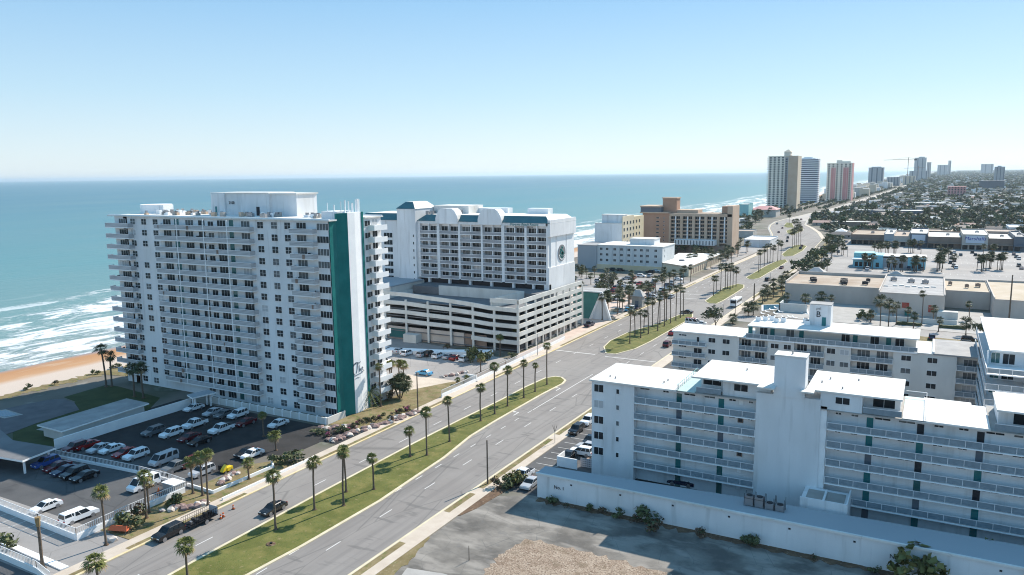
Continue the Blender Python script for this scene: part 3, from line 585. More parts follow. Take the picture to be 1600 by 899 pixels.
for i in range(26):
    a = random.uniform(0, 6.28); r_ = random.uniform(0, 2.2); q.box(.46, .52, 10 + r_ * math.cos(a) - .35, 10 + r_ * math.cos(a) + .35, 26.9 + r_ * math.sin(a) * .9 - .25, 26.9 + r_ * math.sin(a) * .9 + .25, 'teal')
for i in range(9): a = R(200 + i * 17); q.box(.45, .54, 10 + 2.2 * math.cos(a) - .2, 10 + 2.2 * math.cos(a) + .2, 26.9 + 2.2 * math.sin(a) - .2, 26.9 + 2.2 * math.sin(a) + .2, 'white_paint')
q.build('emblem_leaves', em)
text('Daytona Beach Resort', 1.15, (-8.6, -.12, 36.75), (R(90), 0, 0), 'teal_door', Hh, 'lettering', shear=.25)
text('& CONFERENCE CENTER', .62, (-8.6, -.12, 35.9), (R(90), 0, 0), 'dark', Hh, 'lettering')
for x in (-47, -38.5, -30, -21.5, -13, -5.5): q = MB(); q.box(x - .45, x + .45, .3, 1.2, 12.6, 17.3, 'white_wall'); q.build('column', Hh)
q = MB(); q.box(-1.4, .5, .1, 1.5, 12.6, 17.3, 'white_wall'); q.build('column', Hh)
LB = thing('lobby_building', 'low wing with a pale blue roof beside the hotel tower and its deck', 'building', (-185, 203, 0))
q = MB(); q.box(0, 27, 0, 19.6, 0, 16.2, 'warm_white'); q.build('wall', LB); q = MB(); q.box(-.3, 27.3, -.3, 19.0, 16.2, 16.6, 'haze_tower'); q.build('roof', LB)
q = MB(); q.box(20, 21, -.06, 0, 13, 14.5, 'glass'); q.build('window', LB)
# ---------------- parking deck in front of the hotel
GXr, GY = -106.7, 198.0
Gr = thing('parking_deck', 'open-sided concrete parking deck with sloping white bands below the hotel', 'parking deck', (GXr, GY, 0))
pr = [(-50.4, 15.7, 2.87), (-41.5, 15.7, 2.87), (-33, 15.2, 2.78), (-24.4, 14.8, 2.68), (-16.8, 14.3, 2.6), (-9.9, 13.65, 2.5), (-.02, 13.5, 2.45)]
for k in range(5):
    q = MB()
    for (xa, za, da), (xb, zb, db) in zip(pr, pr[1:]):
        a0, b0 = za - k * da, zb - k * db
        if k == 4 and xa < -20: continue
        q.hexa([(xa, -.02, a0 - 1.3), (xb, -.02, b0 - 1.3), (xb, .33, b0 - 1.3), (xa, .33, a0 - 1.3)], [(xa, -.02, a0), (xb, -.02, b0), (xb, .33, b0), (xa, .33, a0)], 'garage_white')
    q.build('parapet', Gr)
q = MB(); q.box(-9.9, 0, 0.0, .3, 14.75, 16.1, 'garage_white'); q.build('parapet', Gr)
for k in range(6):
    zt = 16.0 - k * 2.45
    q = MB(); q.box(-.35, .02, .34 if k else 0, 47, zt - 1.3, zt - .004, 'garage_white'); q.build('parapet', Gr)
for k in range(6):
    q = MB(); z = 14.0 - k * 2.45 - 1.15
    q.box(-50, -.4, .4, 46, z - .22, z, 'deck', 'deck'); q.build('deck_slab', Gr)  # slabs dark all round, putting the shade between levels into the colour
q = MB(); q.box(-50.2, -.4, 18, 18.3, 0, 12.4, 'dark'); q.box(-50.3, -50, .3, 46, 0, 14.2, 'garage_white'); q.build('inner_wall', Gr)  # dark back wall added to stop light leaking in; white side wall
for i in range(7):
    x = [-50.1, -41.6, -33, -24.4, -16.2, -8.6, -.45][i]
    q = MB(); q.box(x - .3, x + .4, .06, .5, 0, 13.4 if i < 6 else 15.9, 'garage_white'); q.build('column', Gr)
for i in range(9): q = MB(); y = .5 + (5.5 + i * 5.2) if i else 5; q.box(-.6, -.03, y, y + .55, 0, 14.6, 'garage_white'); q.build('column', Gr)
q = MB(); q.box(-39, -6.4, 15.5, 15.85, 12.9, 16.2, 'garage_white'); q.box(-50, -.4, 15.86, 25, 13.0, 15.5, 'deck'); q.hexa([(-9.9, .4, 13), (-9.5, .4, 13), (-6.3, 15.6, 13), (-6.7, 15.6, 13)], [(-9.9, .4, 15.9), (-9.5, .4, 15.9), (-6.3, 15.6, 16.2), (-6.7, 15.6, 16.2)], 'garage_white'); q.box(-30, -9, 19, 19.3, 12.9, 14.6, 'garage_white'); q.build('ramp_parapet', Gr)
q = MB(); q.box(-50, -20, .9, 1.3, 0, 4.2, 'mall_wall'); q.box(-20, -12, 1.2, 1.5, 0, 4.0, 'mall_brown'); q.box(-49, -41.5, .7, .9, .6, 3.4, 'glass_teal'); q.box(-41, -36, -2.5, .9, 0, 2.6, 'garage_white'); q.box(-1.0, -.5, 1, 7, 0, 2.8, 'dark'); q.box(-1.2, -.7, 10, 44, 0, 2.6, 'mall_wall'); q.build('ground_storey', Gr)
for i in range(8): q = MB(); q.box(-.7, -.62, 12 + i * 4, 14 + i * 4, .8, 2.3, 'glass'); q.build('window', Gr)
# glazed entrance with white A-frame
E_ = thing('entrance_pavilion', 'green glass entrance with a slanting white frame at the far end of the deck', 'pavilion', (-116, 258, 0))
q = MB(); q.hexa([(0, 0, 0), (7, 0, 0), (7, 10, 0), (0, 10, 0)], [(0, 0, 10), (11, 0, 10), (11, 10, 10), (0, 10, 10)], 'glass_green'); q.face([(0, 0, 10.02), (11, 0, 10.02), (11, 10, 10.02), (0, 10, 10.02)], 'roof_grey'); q.build('glazing', E_)
q = MB(); q.tube((7, -.2, 0), (11.5, -.2, 10.2), .5, 'white_paint', 4); q.tube((11.5, -.2, 10.2), (15, -.2, 0), .5, 'white_paint', 4); q.tube((0, -.2, 10.2), (11.5, -.2, 10.2), .3, 'white_paint', 4); q.face([(7.5, -.1, 0), (15, -.1, 0), (11.5, -.1, 10)], 'white_wall'); q.build('frame', E_)
# ================================================================ WHITE GALLERY BLOCK (front right)
F = 2.85
AX, AY = -50.9, 121.2
A = thing('apartment_block', 'six-storey white apartment block with outdoor galleries and a tall blank stair tower', 'building', (AX, AY, 0))
XR = 95.0   # how far the block runs to the right, in its own axis
q = MB()
q.box(0, 7.8, 0, 12.6, 0, 17.1, 'white_wall'); q.box(7.8, 28, 1.55, 12.6, 0, 17.099, 'white_wall'); q.box(38.4, XR, 1.55, 12.6, 0, 17.098, 'white_wall'); q.box(37.4, 38.4, .2, 12, 0, 17.6, 'white_paint')
q.build('wall', A)
q = MB(); q.box(-.35, 15.2, -.35, 12.9, 17.1, 17.38, 'roof_white'); q.box(47.4+1.2, 59.5, -.1, 7, 17.1, 17.37, 'roof_white'); q.box(51.2, 57.6, 7, 13, 17.1, 17.36, 'roof_white')
q.box(15.2, 48.6, .0, 12.9, 17.1, 17.22, 'concrete'); q.box(59.5, XR, -.1, 12.9, 17.1, 17.2, 'concrete'); q.build('roof', A)
q = MB(); q.box(15.2, 18.2, -.1, 12.8, 17.22, 17.3, 'terrace_green'); q.box(48.6, 51.6 , -.1, 12.8, 17.22, 17.3, 'terrace_green'); q.build('roof_terrace', A)
q = MB()   # penthouses
q.box(18.6, 22.5, 2.6, 12, 17.22, 19.8, 'white_wall'); q.box(22.5, 30, .9, 12, 17.22, 19.8, 'white_wall'); q.build('penthouse_wall', A); q = MB(); q.box(37.4, 43.2, .2, 12, 17.22, 19.8, 'white_wall'); q.box(43.2, 48.2, 2.4, 12, 17.22, 19.8, 'white_wall'); q.build('penthouse_wall', A); q = MB(); q.box(60.5, XR, 3.2, 12, 17.22, 19.8, 'white_wall')
q.build('penthouse_wall', A)
q = MB(); q.box(17.8, 30.6, -.4, 12.4, 19.8, 20.05, 'roof_white'); q.box(28.4, 31, -2.0, -.4, 19.8, 20.03, 'roof_white'); q.box(35.3, 48.5, .0, 12.6, 19.8, 20.05, 'roof_white'); q.box(34.6, 36.6, -1.6, 0, 19.8, 20.02, 'roof_white'); q.box(60.1, XR, .6, 10.6, 19.8, 20.05, 'roof_white')
q.build('penthouse_roof', A)
q = MB(); q.box(28, 37.5, -.05, 5, 0, 18.6, 'white_wall'); q.box(30.6, 35.15, -.15, 2.8, 18.4, 24.8, 'white_wall'); q.box(30.5, 35.25, -.25, 2.9, 24.8, 25.0, 'roof_white'); q.cyl(33, 1.2, 25, 25.6, .12, .1, 6, 'metal_grey'); q.build('stair_tower', A)
specs = []
for f in range(6):
    if f: specs.append((AX + 1.35, AY, f * F + 1.0, 1.75, 1.3, 2, 'y', gl_(.25), False)); specs.append((AX + 4.85, AY, f * F + 1.1, .55, .8, 1, 'y', gl_(.2), False))
    z = f * F
    for x, w_ in ((9.2, 1.7), (12.9, 1.0), (17.0, 1.9), (20.3, 1.8), (24.0, 1.1), (26.9, .7), (39.9, .8), (42.2, 1.0), (46.0, 2.1), (49.2, 2.2), (53.3, 1.2), (56.4, 1.2), (60.2, 2.2), (63.5, 2.2), (67.5, 1.2), (71.5, 1.9), (75, 1.3), (80, 2), (86, 1.4)):
        specs.append((AX + x, AY + 1.55, z + 2.0, w_, .28, 2, 'y', gl_(.35), False))
for x, w_ in ((20.4, 1.9), ): specs.append((AX + x, AY + 2.6, 18.2, 3.0, 1.3, 2, 'y', 'glass', False))
for x, z, w_, h, y in ((25.4, 18.2, 2.2, 1.1, .9), (22.0 + .0, 18.9, .9, .4, 2.6), (40.5, 18.3, 2.0, 1.0, .2), (46.0, 17.9, 3.0, 1.6, 2.4), (44.0, 19.2, .9, .35, 2.4), (64, 17.6, 3.4, 2.0, 3.2), (72, 17.6, 3.2, 2.0, 3.2)): specs.append((AX + x, AY + y, z, w_, h, 2, 'y', 'glass', False))
windows(A, specs, 'window', AX, AY)
for f in range(6):
    for x in (15.2, 22.2, 44.3, 51.0, 58.5, 69.5, 78):
        q = MB(); q.box(-.45, .45, -.05, 0, 0, 2.1, random.choice(['teal_door', 'teal_door', 'glass_teal', 'teal_door', 'dark', 'haze_tower_dark'])); q.build('door', A, (x, 1.55, f * F + .01))
    q = MB(); q.box(0, .9, -.06, 0, 0, 1.1, 'mall_brown' if f in (4, 2) else 'rail_white'); q.box(.15, .75, -.08, -.06, .15, .9, 'dark' if f in (4, 2) else 'white_paint'); q.build('notice_board', A, (24.9, 1.55, f * F + 1.35))
for f in range(1, 6):
    z = f * F
    for x0, x1 in ((7.8, 28.0), (38.5, XR)):
        q = MB(); q.box(x0, x1, -.25, 1.54, z - .16, z, 'white_paint'); q.build('gallery_slab', A)
        q = MB(); q.box(x0 + .1, x1 - .1, -.13, -.09, z + .14, z + .98, 'rail_blue'); q.box(x0, x1, -.16, -.06, z + .98, z + 1.05, 'rail_white')
        n = int((x1 - x0) / 1.95)
        for i in range(n + 1): xx = x0 + (x1 - x0 - .1) * i / n; q.box(xx, xx + .08, -.17, -.05, z, z + 1.0, 'rail_white')
        q.build('railing', A)
for (x0, x1, y, z) in ((18.4, 22.4, .15, 17.25), (43.3, 48.5, .1, 17.25), (60, XR, -.05, 17.25), (15.3, 15.4, .2, 17.25)):
    q = MB(); q.box(x0, x1, y, y + .04, z + .1, z + .95, 'rail_blue'); q.box(x0, x1, y - .03, y + .07, z + .95, z + 1.02, 'rail_white'); q.build('railing', A)
q = MB()
for i in range(12): q.box(51.55, 51.6, i * 1.1, i * 1.1 + .06, 17.3, 18.3, 'rail_white')
q.box(51.55, 51.6, 0, 12.5, 18.25, 18.32, 'rail_white'); q.box(48.7, 51.6, 12.4, 12.5, 18.25, 18.32, 'rail_white'); q.build('railing', A)
q = MB()
for i in range(12): q.box(15.2, 15.26, i * 1.1, i * 1.1 + .06, 17.3, 18.2, 'teal_light')
q.box(15.2, 15.25, 0, 12.5, 18.15, 18.22, 'teal_light'); q.build('railing', A)
q = MB(); q.box(35.9, 42.4, -6.0, -.05, 0, 4.6, 'white_wall'); q.box(35.9, 42.4, -6.0, -5.8, 4.6, 5.2, 'white_wall'); q.box(42.2, 42.4, -5.8, -.05, 4.6, 5.2, 'white_wall'); q.box(39.2, 40.3, -6.06, -6.0, .2, 2.6, 'dark'); q.box(36.5, 41.8, -5.5, -1, 4.6, 4.66, 'concrete'); q.box(38.9, 39.2, -5.5, -1, 4.66, 5.0, 'white_wall'); q.build('service_annex', A)
for i in range(9): q = MB(); q.cyl(random.uniform(2, 13) if i < 4 else random.uniform(24, 46), random.uniform(2, 10), 17.38 if i < 4 else 20.05, 17.75 if i < 4 else 20.4, .12, .12, 6, 'metal_grey'); q.build('vent_pipe', A)
# ---- long white garage wall in front
Wg = thing('garage_block', 'long low white garage with a blank wall in front of the gallery block', 'garage', (-55, 107.9, 0))
WP = [(0, 0), (110, 0), (110, 7.0), (67, 6.7), (33.5, 5.6), (0, 3.3)]
q = MB(); q.prism(WP, 0, 3.95, 'white_wall'); q.build('wall', Wg)
q = MB(); q.prism([(-.2, .18), (110, .18), (110, 7.2), (67, 6.9), (33.5, 5.8), (-.2, 3.5)], 3.95, 4.12, 'haze_tower', 'white_paint'); q.box(-.2, 110, -.2, .18, 3.95, 4.26, 'roof_white'); q.build('roof', Wg)
for i in range(9): q = MB(); q.box(6 + i * 8.4, 6.3 + i * 8.4, -.05, 0, 3.1, 3.35, 'dark'); q.build('vent', Wg)
text('No. 1', .8, (4.0, -.04, 2.35), (R(90), 0, 0), 'dark', Wg, 'lettering'); text('No. 2', .8, (53.4, -.04, 2.2), (R(90), 0, 0), 'dark', Wg, 'lettering')
for i in range(4):
    t_ = thing('condenser_unit', 'grey condenser %s on the garage roof beside the stair tower' % ['in the left crate', 'beside the left crate', 'in the open rack', 'at the right of the rack'][i], 'air conditioner', (-21.5 + i * 1.45, 111.4, 4.12), 0, 'condensers on the garage roof')
    q = MB(); q.box(-.6, .6, -.6, .6, .1, 1.5 if i < 2 else .9, 'metal_grey'); q.build('casing', t_); q = MB(); q.cyl(0, 0, 1.5 if i < 2 else .9, 1.58 if i < 2 else .98, .45, .45, 10, 'dark'); q.build('fan', t_)
    q = MB(); [q.tube((sx * .65, sy * .65, 0), (sx * .65, sy * .65, 1.9), .04, 'dark', 4) for sx in (-1, 1) for sy in (-1, 1)]; q.tube((-.65, -.65, 1.2), (.65, -.65, 1.2), .03, 'dark', 4); q.build('rack', t_)
# ================================================================ BLOCK B (behind)
BX, BY = -55.0, 182.8; F2 = 2.8
B_ = thing('apartment_block', 'grey-white apartment block with a small rooftop tower lettered B, behind the gallery block', 'building', (BX, BY, 0))
q = MB(); q.box(0, 16, 0, 10, 0, 14, 'warm_white'); q.box(16, 22.6, 1.6, 10, 0, 13.999, 'warm_white'); q.box(22.6, 28.5, 0, 10, 0, 13.998, 'warm_white'); q.box(28.5, 35, 1.6, 10, 0, 13.997, 'warm_white'); q.box(35, 40.5, 0, 11, 0, 13.996, 'warm_white'); q.box(40.5, 49, 1.6, 11, 0, 13.995, 'warm_white'); q.box(49, 61, 0, 14, 0, 13.994, 'warm_white'); q.box(61, 66, 1.6, 14, 0, 13.993, 'warm_white')
q.box(19, 53.2, 3.4, 11, 14.2, 16.8, 'warm_white'); q.build('wall', B_)
q = MB(); q.box(-.3, 15.6, -.3, 10.4, 14, 14.3, 'roof_white'); q.box(15.6, 56.5, -.2, 11.3, 14, 14.2, 'roof_white'); q.box(56.5, 66.2, -.3, 16, 14, 14.3, 'roof_grey'); q.box(17.8, 53.8, -.1 + .2, 12, 16.8, 17.05, 'roof_white'); q.box(56.4, 56.8, -.3, 14, 14.3, 14.7, 'white_paint'); q.build('roof', B_)
q = MB(); q.box(30.6, 35.3, 6.8, 10.8, 17.05, 22.0, 'white_wall'); q.box(30.5, 35.4, 6.7, 10.9, 22.0, 22.15, 'roof_grey'); q.box(33.4, 34.3, 6.72, 6.8, 17.1, 19.1, 'teal_door'); tw = q.build('stair_tower', B_)
text('B', 1.9, (32.6, 6.7, 19.7), (R(90), 0, 0), 'dark', B_, 'lettering'); text('pel', .9, (32.6, 6.7, 21.1), (R(90), 0, 0), 'metal_grey', B_, 'lettering')
specs = []
for f in range(5):
    z = f * F2
    for x, w_, h, n, d in ((2.4, 1.9, .35, 3, 0), (9.6, 1.7, 1.1, 2, 0), (13.0, 1.7, 1.1, 2, 0), (17.4, 2.2, 1.7, 3, 1.6), (20.6, 2.2, 1.7, 3, 1.6), (24.2, 1.8, 1.1, 2, 0), (27.0, 1.6, 1.1, 2, 0), (30, 2.2, 1.7, 3, 1.6), (33, 2.2, 1.7, 3, 1.6), (36.4, 1.8, 1.2, 2, 0), (39.2, 1.8, 1.1, 2, 0), (43, 2.6, 1.7, 3, 1.6), (46.8, 2.4, 1.7, 3, 1.6), (51.5, 1.9, 1.1, 2, 0), (56.5, 1.9, 1.1, 2, 0), (63.5, 2.4, 1.6, 3, 1.6)):
        specs.append((BX + x, BY + d, z + (2.0 if h < .5 else .95 if h < 1.3 else .4), w_, h, n, 'y', gl_(.3), False))
    if f % 1 == 0: specs.append((BX + 6.2, BY, z + .3, .7 if f > 3 else 2.0, 1.7, 1 if f > 3 else 2, 'y', 'glass', False))
for x in (21, 27, 39, 45, 50): specs.append((BX + x, BY + 3.4, 14.5, 1.8, 1.8, 2, 'y', gl_(.3), False))
windows(B_, specs, 'window', BX, BY)
for f in range(1, 6):
    z = f * F2
    segs = [(16, 22.6, 0), (28.5, 35, 0), (40.5, 49, 0), (61, 66, 0), (0, 8.3, -.9)] if f < 5 else [(17.6, 53.6, 0)]
    for x0, x1, y in segs:
        q = MB(); q.box(x0, x1, y - .3, 1.59 if y == 0 and f < 5 else .0, z - .14, z + (0 if f < 5 else .2), 'white_paint'); q.build('balcony_slab', B_)
        q = MB(); zz = z if f < 5 else z + .2; q.box(x0, x1, y - .22, y - .18, zz + .1, zz + .95, 'rail_blue'); q.box(x0, x1, y - .26, y - .14, zz + .95, zz + 1.02, 'rail_white')
        n = max(2, int((x1 - x0) / 1.6))
        for i in range(n + 1): xx = x0 + (x1 - x0 - .08) * i / n; q.box(xx, xx + .08, y - .27, y - .13, zz, zz + 1, 'rail_white')
        q.build('railing', B_)
for x in (17.9, 23.0, 29.5, 41, 47.8): q = MB(); q.box(-.5, .5, -.05, 0, 0, 2.1, 'teal_door'); q.build('door', B_, (x, 3.4, 14.2))
for i in range(8): q = MB(); q.box(-.6, .6, -.5, .5, 0, 1.0, 'white_paint'); q.box(-.4, .4, -.3, .3, 1.0, 1.1, 'dark'); q.build('air_handler', B_, (19 + i * 1.4 if i < 5 else 26 + i * .7, 7 + (i % 3) * 1.3, 17.06))
# ================================================================ BLOCK C (right edge, stepped balconies)
CX, CY = 10.6, 158.0
Cb = thing('apartment_block', 'white apartment block with wrap-round blue-railed balconies at the right edge', 'building', (CX, CY, 0))
q = MB(); q.box(.8, 60, 6.5, 40, 0, 19.9, 'white_wall'); q.build('wall', Cb)
q = MB(); q.box(-.2, 60, 4.6, 41, 19.9, 20.2, 'roof_white'); q.box(10, 60, 36, 36.4, 20.2, 20.9, 'white_paint'); q.build('roof', Cb)
for f in range(1, 7):
    z = f * F; q = MB(); q.box(-.9, 60, -1.6, 6.49, z - .2, z, 'white_paint'); q.box(-.9, .79, 6.49, 39, z - .2, z, 'white_paint'); q.build('balcony_slab', Cb)
    q = MB(); q.box(-.8, 60, -1.5, -1.45, z + .1, z + .95, 'rail_blue'); q.box(-.85, 60, -1.55, -1.4, z + .95, z + 1.03, 'rail_white'); q.box(-.85, -.8, -1.5, 39, z + .1, z + .95, 'rail_blue'); q.box(-.9, -.78, -1.5, 39, z + .95, z + 1.03, 'rail_white')
    for i in range(22): q.box(-.8 + i * 1.9, -.7 + i * 1.9, -1.56, -1.38, z, z + 1, 'rail_white'); q.box(-.92, -.76, -1.5 + i * 1.9, -1.4 + i * 1.9, z, z + 1, 'rail_white')
    q.build('railing', Cb)
    q = MB(); [q.box(x, x + .3, 5.6, 6.0, z, z + F - .2, 'white_paint') for x in (-.5, 8, 16, 24, 32)]; q.build('pier', Cb)
specs = []
for f in range(7):
    for i in range(9): specs.append((CX + 3.0 + i * 4.2, CY + 6.5, f * F + .25, 2.5 if i % 2 else 1.9, 1.9, 2, 'y', 'glass', False))
    specs.append((CX + .9, CY + 6.5, f * F + .3, 1.4, 1.9, 2, 'y', 'glass_teal', False))
windows(Cb, specs, 'window', CX, CY, 60)

# ================================================================ SHOPS AND STREET BEHIND
def flat_block(name, label, cat, x0, x1, y0, y1, h, wall, roof, par=.6, group=None, units=(), um='metal_grey', parh=None):
    t_ = thing(name, label, cat, (x0, y0, 0), 0, group); W_, D = x1 - x0, y1 - y0
    q = MB(); q.box(0, W_, 0, D, 0, h, wall); q.build('wall', t_)
    q = MB(); q.box(.3, W_ - .3, .3, D - .3, h, h + .05, roof); q.box(-.1, W_ + .1, -.1, .3, h, h + par * .4, wall); q.box(-.1, W_ + .1, D - .3, D + .1, h, h + par * 1.6, wall); q.box(-.1, .3, .3, D - .3, h, h + par * 1.5, wall); q.box(W_ - .3, W_ + .1, .3, D - .3, h, h + par, wall); q.build('roof', t_)
    for (ux, uy, us) in units:
        q = MB(); q.box(-us, us, -us * .8, us * .8, .35, 1.5, um); q.box(-us * .8, -us * .6, -us * .6, us * .6, 0, .35, 'dark'); q.box(us * .6, us * .8, -us * .6, us * .6, 0, .35, 'dark'); q.cyl(0, 0, 1.5, 1.62, us * .5, us * .5, 8, 'dark'); q.build('roof_unit', t_, (ux, uy, h + .05))
    return t_
S1 = flat_block('shop_building', 'long shop block with a brown gravel roof and dark roof units beside the avenue', 'shop building', -52.5, -16.6, 331, 366, 6.8, 'mall_wall', 'roof_gravel', .8, None, [(9, 14, 1.2), (10, 9, 1.1), (21, 15, 1.3), (21.5, 10, 1.4), (22, 6, 1.1), (30, 18, .8), (29.5, 9, 1.1)], 'dark')
q = MB(); q.hexa([(1, 34, 6), (13, 34, 6), (13, 45, 6), (1, 45, 6)], [(6, 39, 9.6), (8, 39, 9.6), (8, 40, 9.6), (6, 40, 9.6)], 'roof_4'); q.box(1.5, 12.5, 34.5, 44.5, 0, 6, 'mall_brown'); q.build('corner_pavilion', S1)
q = MB(); q.box(0, 35.9, 35, 38, 0, 7.6, 'mall_brown'); q.build('arcade', S1)
S2 = flat_block('shop_building', 'shop block with a pale grey roof, skylights and two red loading doors', 'shop building', -16.5, 5.2, 314, 366, 7.8, 'mall_wall', 'roof_grey', .5, None, [(3.5, 36, 1.2), (10, 33, 1.2), (15, 32, 1.2)], 'metal_grey')
for i in range(8): q = MB(); q.box(-.8, .8, -.6, .6, 0, .4, 'roof_white'); q.build('skylight', S2, (2.5 + i * 2.2 - (i == 0) * 1, 20 + (i * 37 % 5) - 2, 7.85))
q = MB(); q.box(8.0, 10.4, -.08, 0, 2.6, 4.6, 'car_red'); q.build('loading_door', S2); q = MB(); q.box(16.6, 18.5, -.08, 0, 1.6, 4.2, 'car_red'); q.build('loading_door', S2)
q = MB(); q.hexa([(-1, 51, 7.5), (8, 51, 7.5), (8, 56, 7.5), (-1, 56, 7.5)], [(3, 53, 9.8), (4, 53, 9.8), (4, 54, 9.8), (3, 54, 9.8)], 'roof_4'); q.build('entry_gable', S2)
q = MB(); q.box(19.5, 26, -3, 0, 0, 2.6, 'garage_white'); q.build('loading_wall', S2)
S3 = flat_block('shop_building', 'shop block with a sand-coloured roof and three small roof boxes', 'shop building', 5.3, 20.4, 338, 369, 6.6, 'mall_wall', 'roof_sand', .5, None, [(2, 16, .7), (7.6, 10, .7), (11.5, 14, .9)], 'mall_brown')
S4 = flat_block('shop_building', 'shop block with a sand-coloured roof jutting forward at the right edge', 'shop building', 20.5, 75, 318, 369, 7.0, 'mall_wall', 'roof_sand', .5)
TD = thing('dumpster', 'green dumpster against the wall between the red loading doors', 'dumpster', (-6.4, 312.6, .04)); q = MB(); q.box(-1, 1, -.7, .7, .1, 1.3, 'teal'); q.build('bin', TD); q = MB(); q.box(-1.05, 1.05, -.75, .75, 1.3, 1.4, 'dark'); q.build('lid', TD)
# long concrete yard walls
for i, (x0, x1, y, h, l_) in enumerate(((-22, 9, 299, 1.7, 'pale concrete yard wall behind the street palms, left stretch'), (30, 70, 297, 1.6, 'pale concrete yard wall near the right edge behind the white roof'), (-50, -40, 303, 3.2, 'tall pale yard wall at the corner by the avenue'))):
    o = MB(); o.box(x0, x1, y, y + .3, 0, h, 'garage_white'); o.box(x0, x0 + .3, y, y + 8, 0, h, 'garage_white'); tag(o.build('yard_wall'), l_, 'wall')
HG = [G(1400, 507), G(1467, 512)]
for i, (x, y) in enumerate(HG):
    q = MB(); [q.box(x + j * .85, x + j * .85 + .95, y - .6 - random.random() * .15, y + .6, 0, .9 + random.random() * .3, 'leaf_dark') for j in range(9)]; tag(q.build('hedge'), 'clipped dark hedge on the verge behind the rooftop cars, %s of two' % ['left', 'right'][i], 'hedge')
# teal shop
TS = thing('shop_building', 'long sky-blue shop building with white roof edge in the car park', 'shop building', (-38, 462, 0))
q = MB(); q.box(0, 10, 0, 16, 0, 4.8, 'sky_blue_wall'); q.box(10, 15, -.5, 14, 0, 7, 'sky_blue_wall'); q.box(15, 27, 0, 14, 0, 5.6, 'haze_tower'); q.box(27, 35.5, 0, 14, 0, 6.4, 'sky_blue_wall'); q.build('wall', TS)
q = MB(); q.box(-.6, 10.4, -2.2, 0, 4.3, 4.9, 'pure_white'); q.box(-.2, 10, 6, 16, 4.8, 7.4, 'teal_light'); q.box(15, 35.7, -.3, 14.2, 6.4, 6.7, 'roof_white'); q.build('roof', TS)
for i, x in enumerate((1, 3.2, 5.4, 7.6, 11.5, 17, 20, 23, 29, 32)): q = MB(); q.box(x, x + 1.6, -.56 if x == 11.5 else -.06, -.5 if x == 11.5 else 0, .5, 2.9, 'glass'); q.build('window', TS)
# store row with the big sign
SR = []
for i, (x0, x1, y0, h, wl, rfm, lb) in enumerate(((-52, -30, 606, 7.0, 'mall_brown', 'roof_gravel', 'brown corner shop at the left end of the store row'), (-30, -24, 600, 8.4, 'haze_tower', 'roof_white', 'narrow grey-fronted shop in the store row'), (-24, -14, 600, 7.0, 'mall_wall', 'roof_3', 'plain tan shop between the grey front and the framed front'), (-13.9, -3, 597, 9.4, 'haze_tower_dark', 'roof_white', 'shop with a dark framed front in the middle of the store row'), (-2.9, 17, 594, 7.6, 'mall_brown', 'roof_white', 'brown shop with a white roof left of the blue-lettered store'), (17.1, 32, 590, 10.0, 'mall_wall', 'roof_white', 'store with a big white sign in blue lettering'), (32.1, 46, 591, 7.6, 'mall_brown', 'roof_white', 'brown shop right of the blue-lettered store'), (46.1, 52, 588, 9.4, 'haze_tower_dark', 'roof_4', 'dark domed shop front right of the brown shop'), (52.1, 95, 590, 7.6, 'mall_wall', 'roof_white', 'last tan shops of the store row at the right edge'))):
    t_ = flat_block('store', lb, 'shop building', x0, x1, y0, y0 + 45, h, wl, rfm, .6, 'row of stores across the car park', [((x1 - x0) * .6, 16, 1.1)]); SR.append(t_)
    q = MB(); q.box(.2, x1 - x0 - .2, -3, 0, 3.4, 3.8, wl); q.build('canopy', t_)
    for k in range(max(1, int((x1 - x0) / 4))): q = MB(); q.box(0, 3.0, -.06, 0, 0.2, 3.0, 'glass'); q.build('shop_window', t_, (.5 + k * 4, 0, 0))
q = MB(); q.box(2.2, 12.8, -.3, 0, 4.6, 9.4, 'sign_panel'); q.build('sign_board', SR[5]); text('Marshalls', 3.3, (7.5, -.34, 7.4), (R(90), 0, 0), 'sign_blue', SR[5], 'lettering', .05, shear=.2)
q = MB(); q.box(1.2, 9.5, -.3, 0, 4.6, 8.6, 'sign_panel'); q.build('sign_board', SR[3])

# ================================================================ MOTEL, TAN HOTEL AND NEIGHBOURS ON THE BEACH SIDE
Mo = thing('motel', 'four-storey white motel with a flat white roof and a pale yellow end wing', 'building', (-176.5, 400, 0))
q = MB(); q.box(0, 11.5, -1, 20, 0, 13, 'haze_tower'); q.box(11.5, 49.3, 0, 22, 0, 13.2, 'motel_wall'); q.box(0, 49, -.7, -.1, 0, 2.6, 'yellow_wall'); q.build('wall', Mo)
q = MB(); q.box(-.2, 11.6, -1.2, 20.2, 13, 13.2, 'roof_grey'); q.box(11.5, 49.6, -.3, 22.3, 13.2, 13.6, 'roof_white'); q.box(28, 42, 8, 18, 13.6, 16.6, 'white_wall'); q.box(27.7, 42.3, 7.7, 18.3, 16.6, 16.9, 'roof_white'); q.build('roof', Mo)
specs = []
for f in range(4):
    for i, x in enumerate((14, 17.5, 22, 26, 30.2, 34, 37.5, 41, 45.6)): specs.append((-176.5 + x, 400, 1.3 + f * 3.1, 1.5, 1.3, 2, 'y', gl_(.3), False))
    if f: specs.append((-127.2, 404, 1.3 + f * 3.1, .8, 1.2, 1, 'x', 'glass', False))
windows(Mo, specs, 'window', -176.5, 400)
for x in (20, 24.2, 28.2, 32.2, 39.2): q = MB(); q.box(-.5, .5, -.5, 0, 0, 12.6, 'motel_wall'); q.build('pilaster', Mo, (x, 0, 0))
Mw = thing('motel_wing', 'low cream wing with a white roof and arcade, beside the white motel', 'building', (-127, 388, 0))
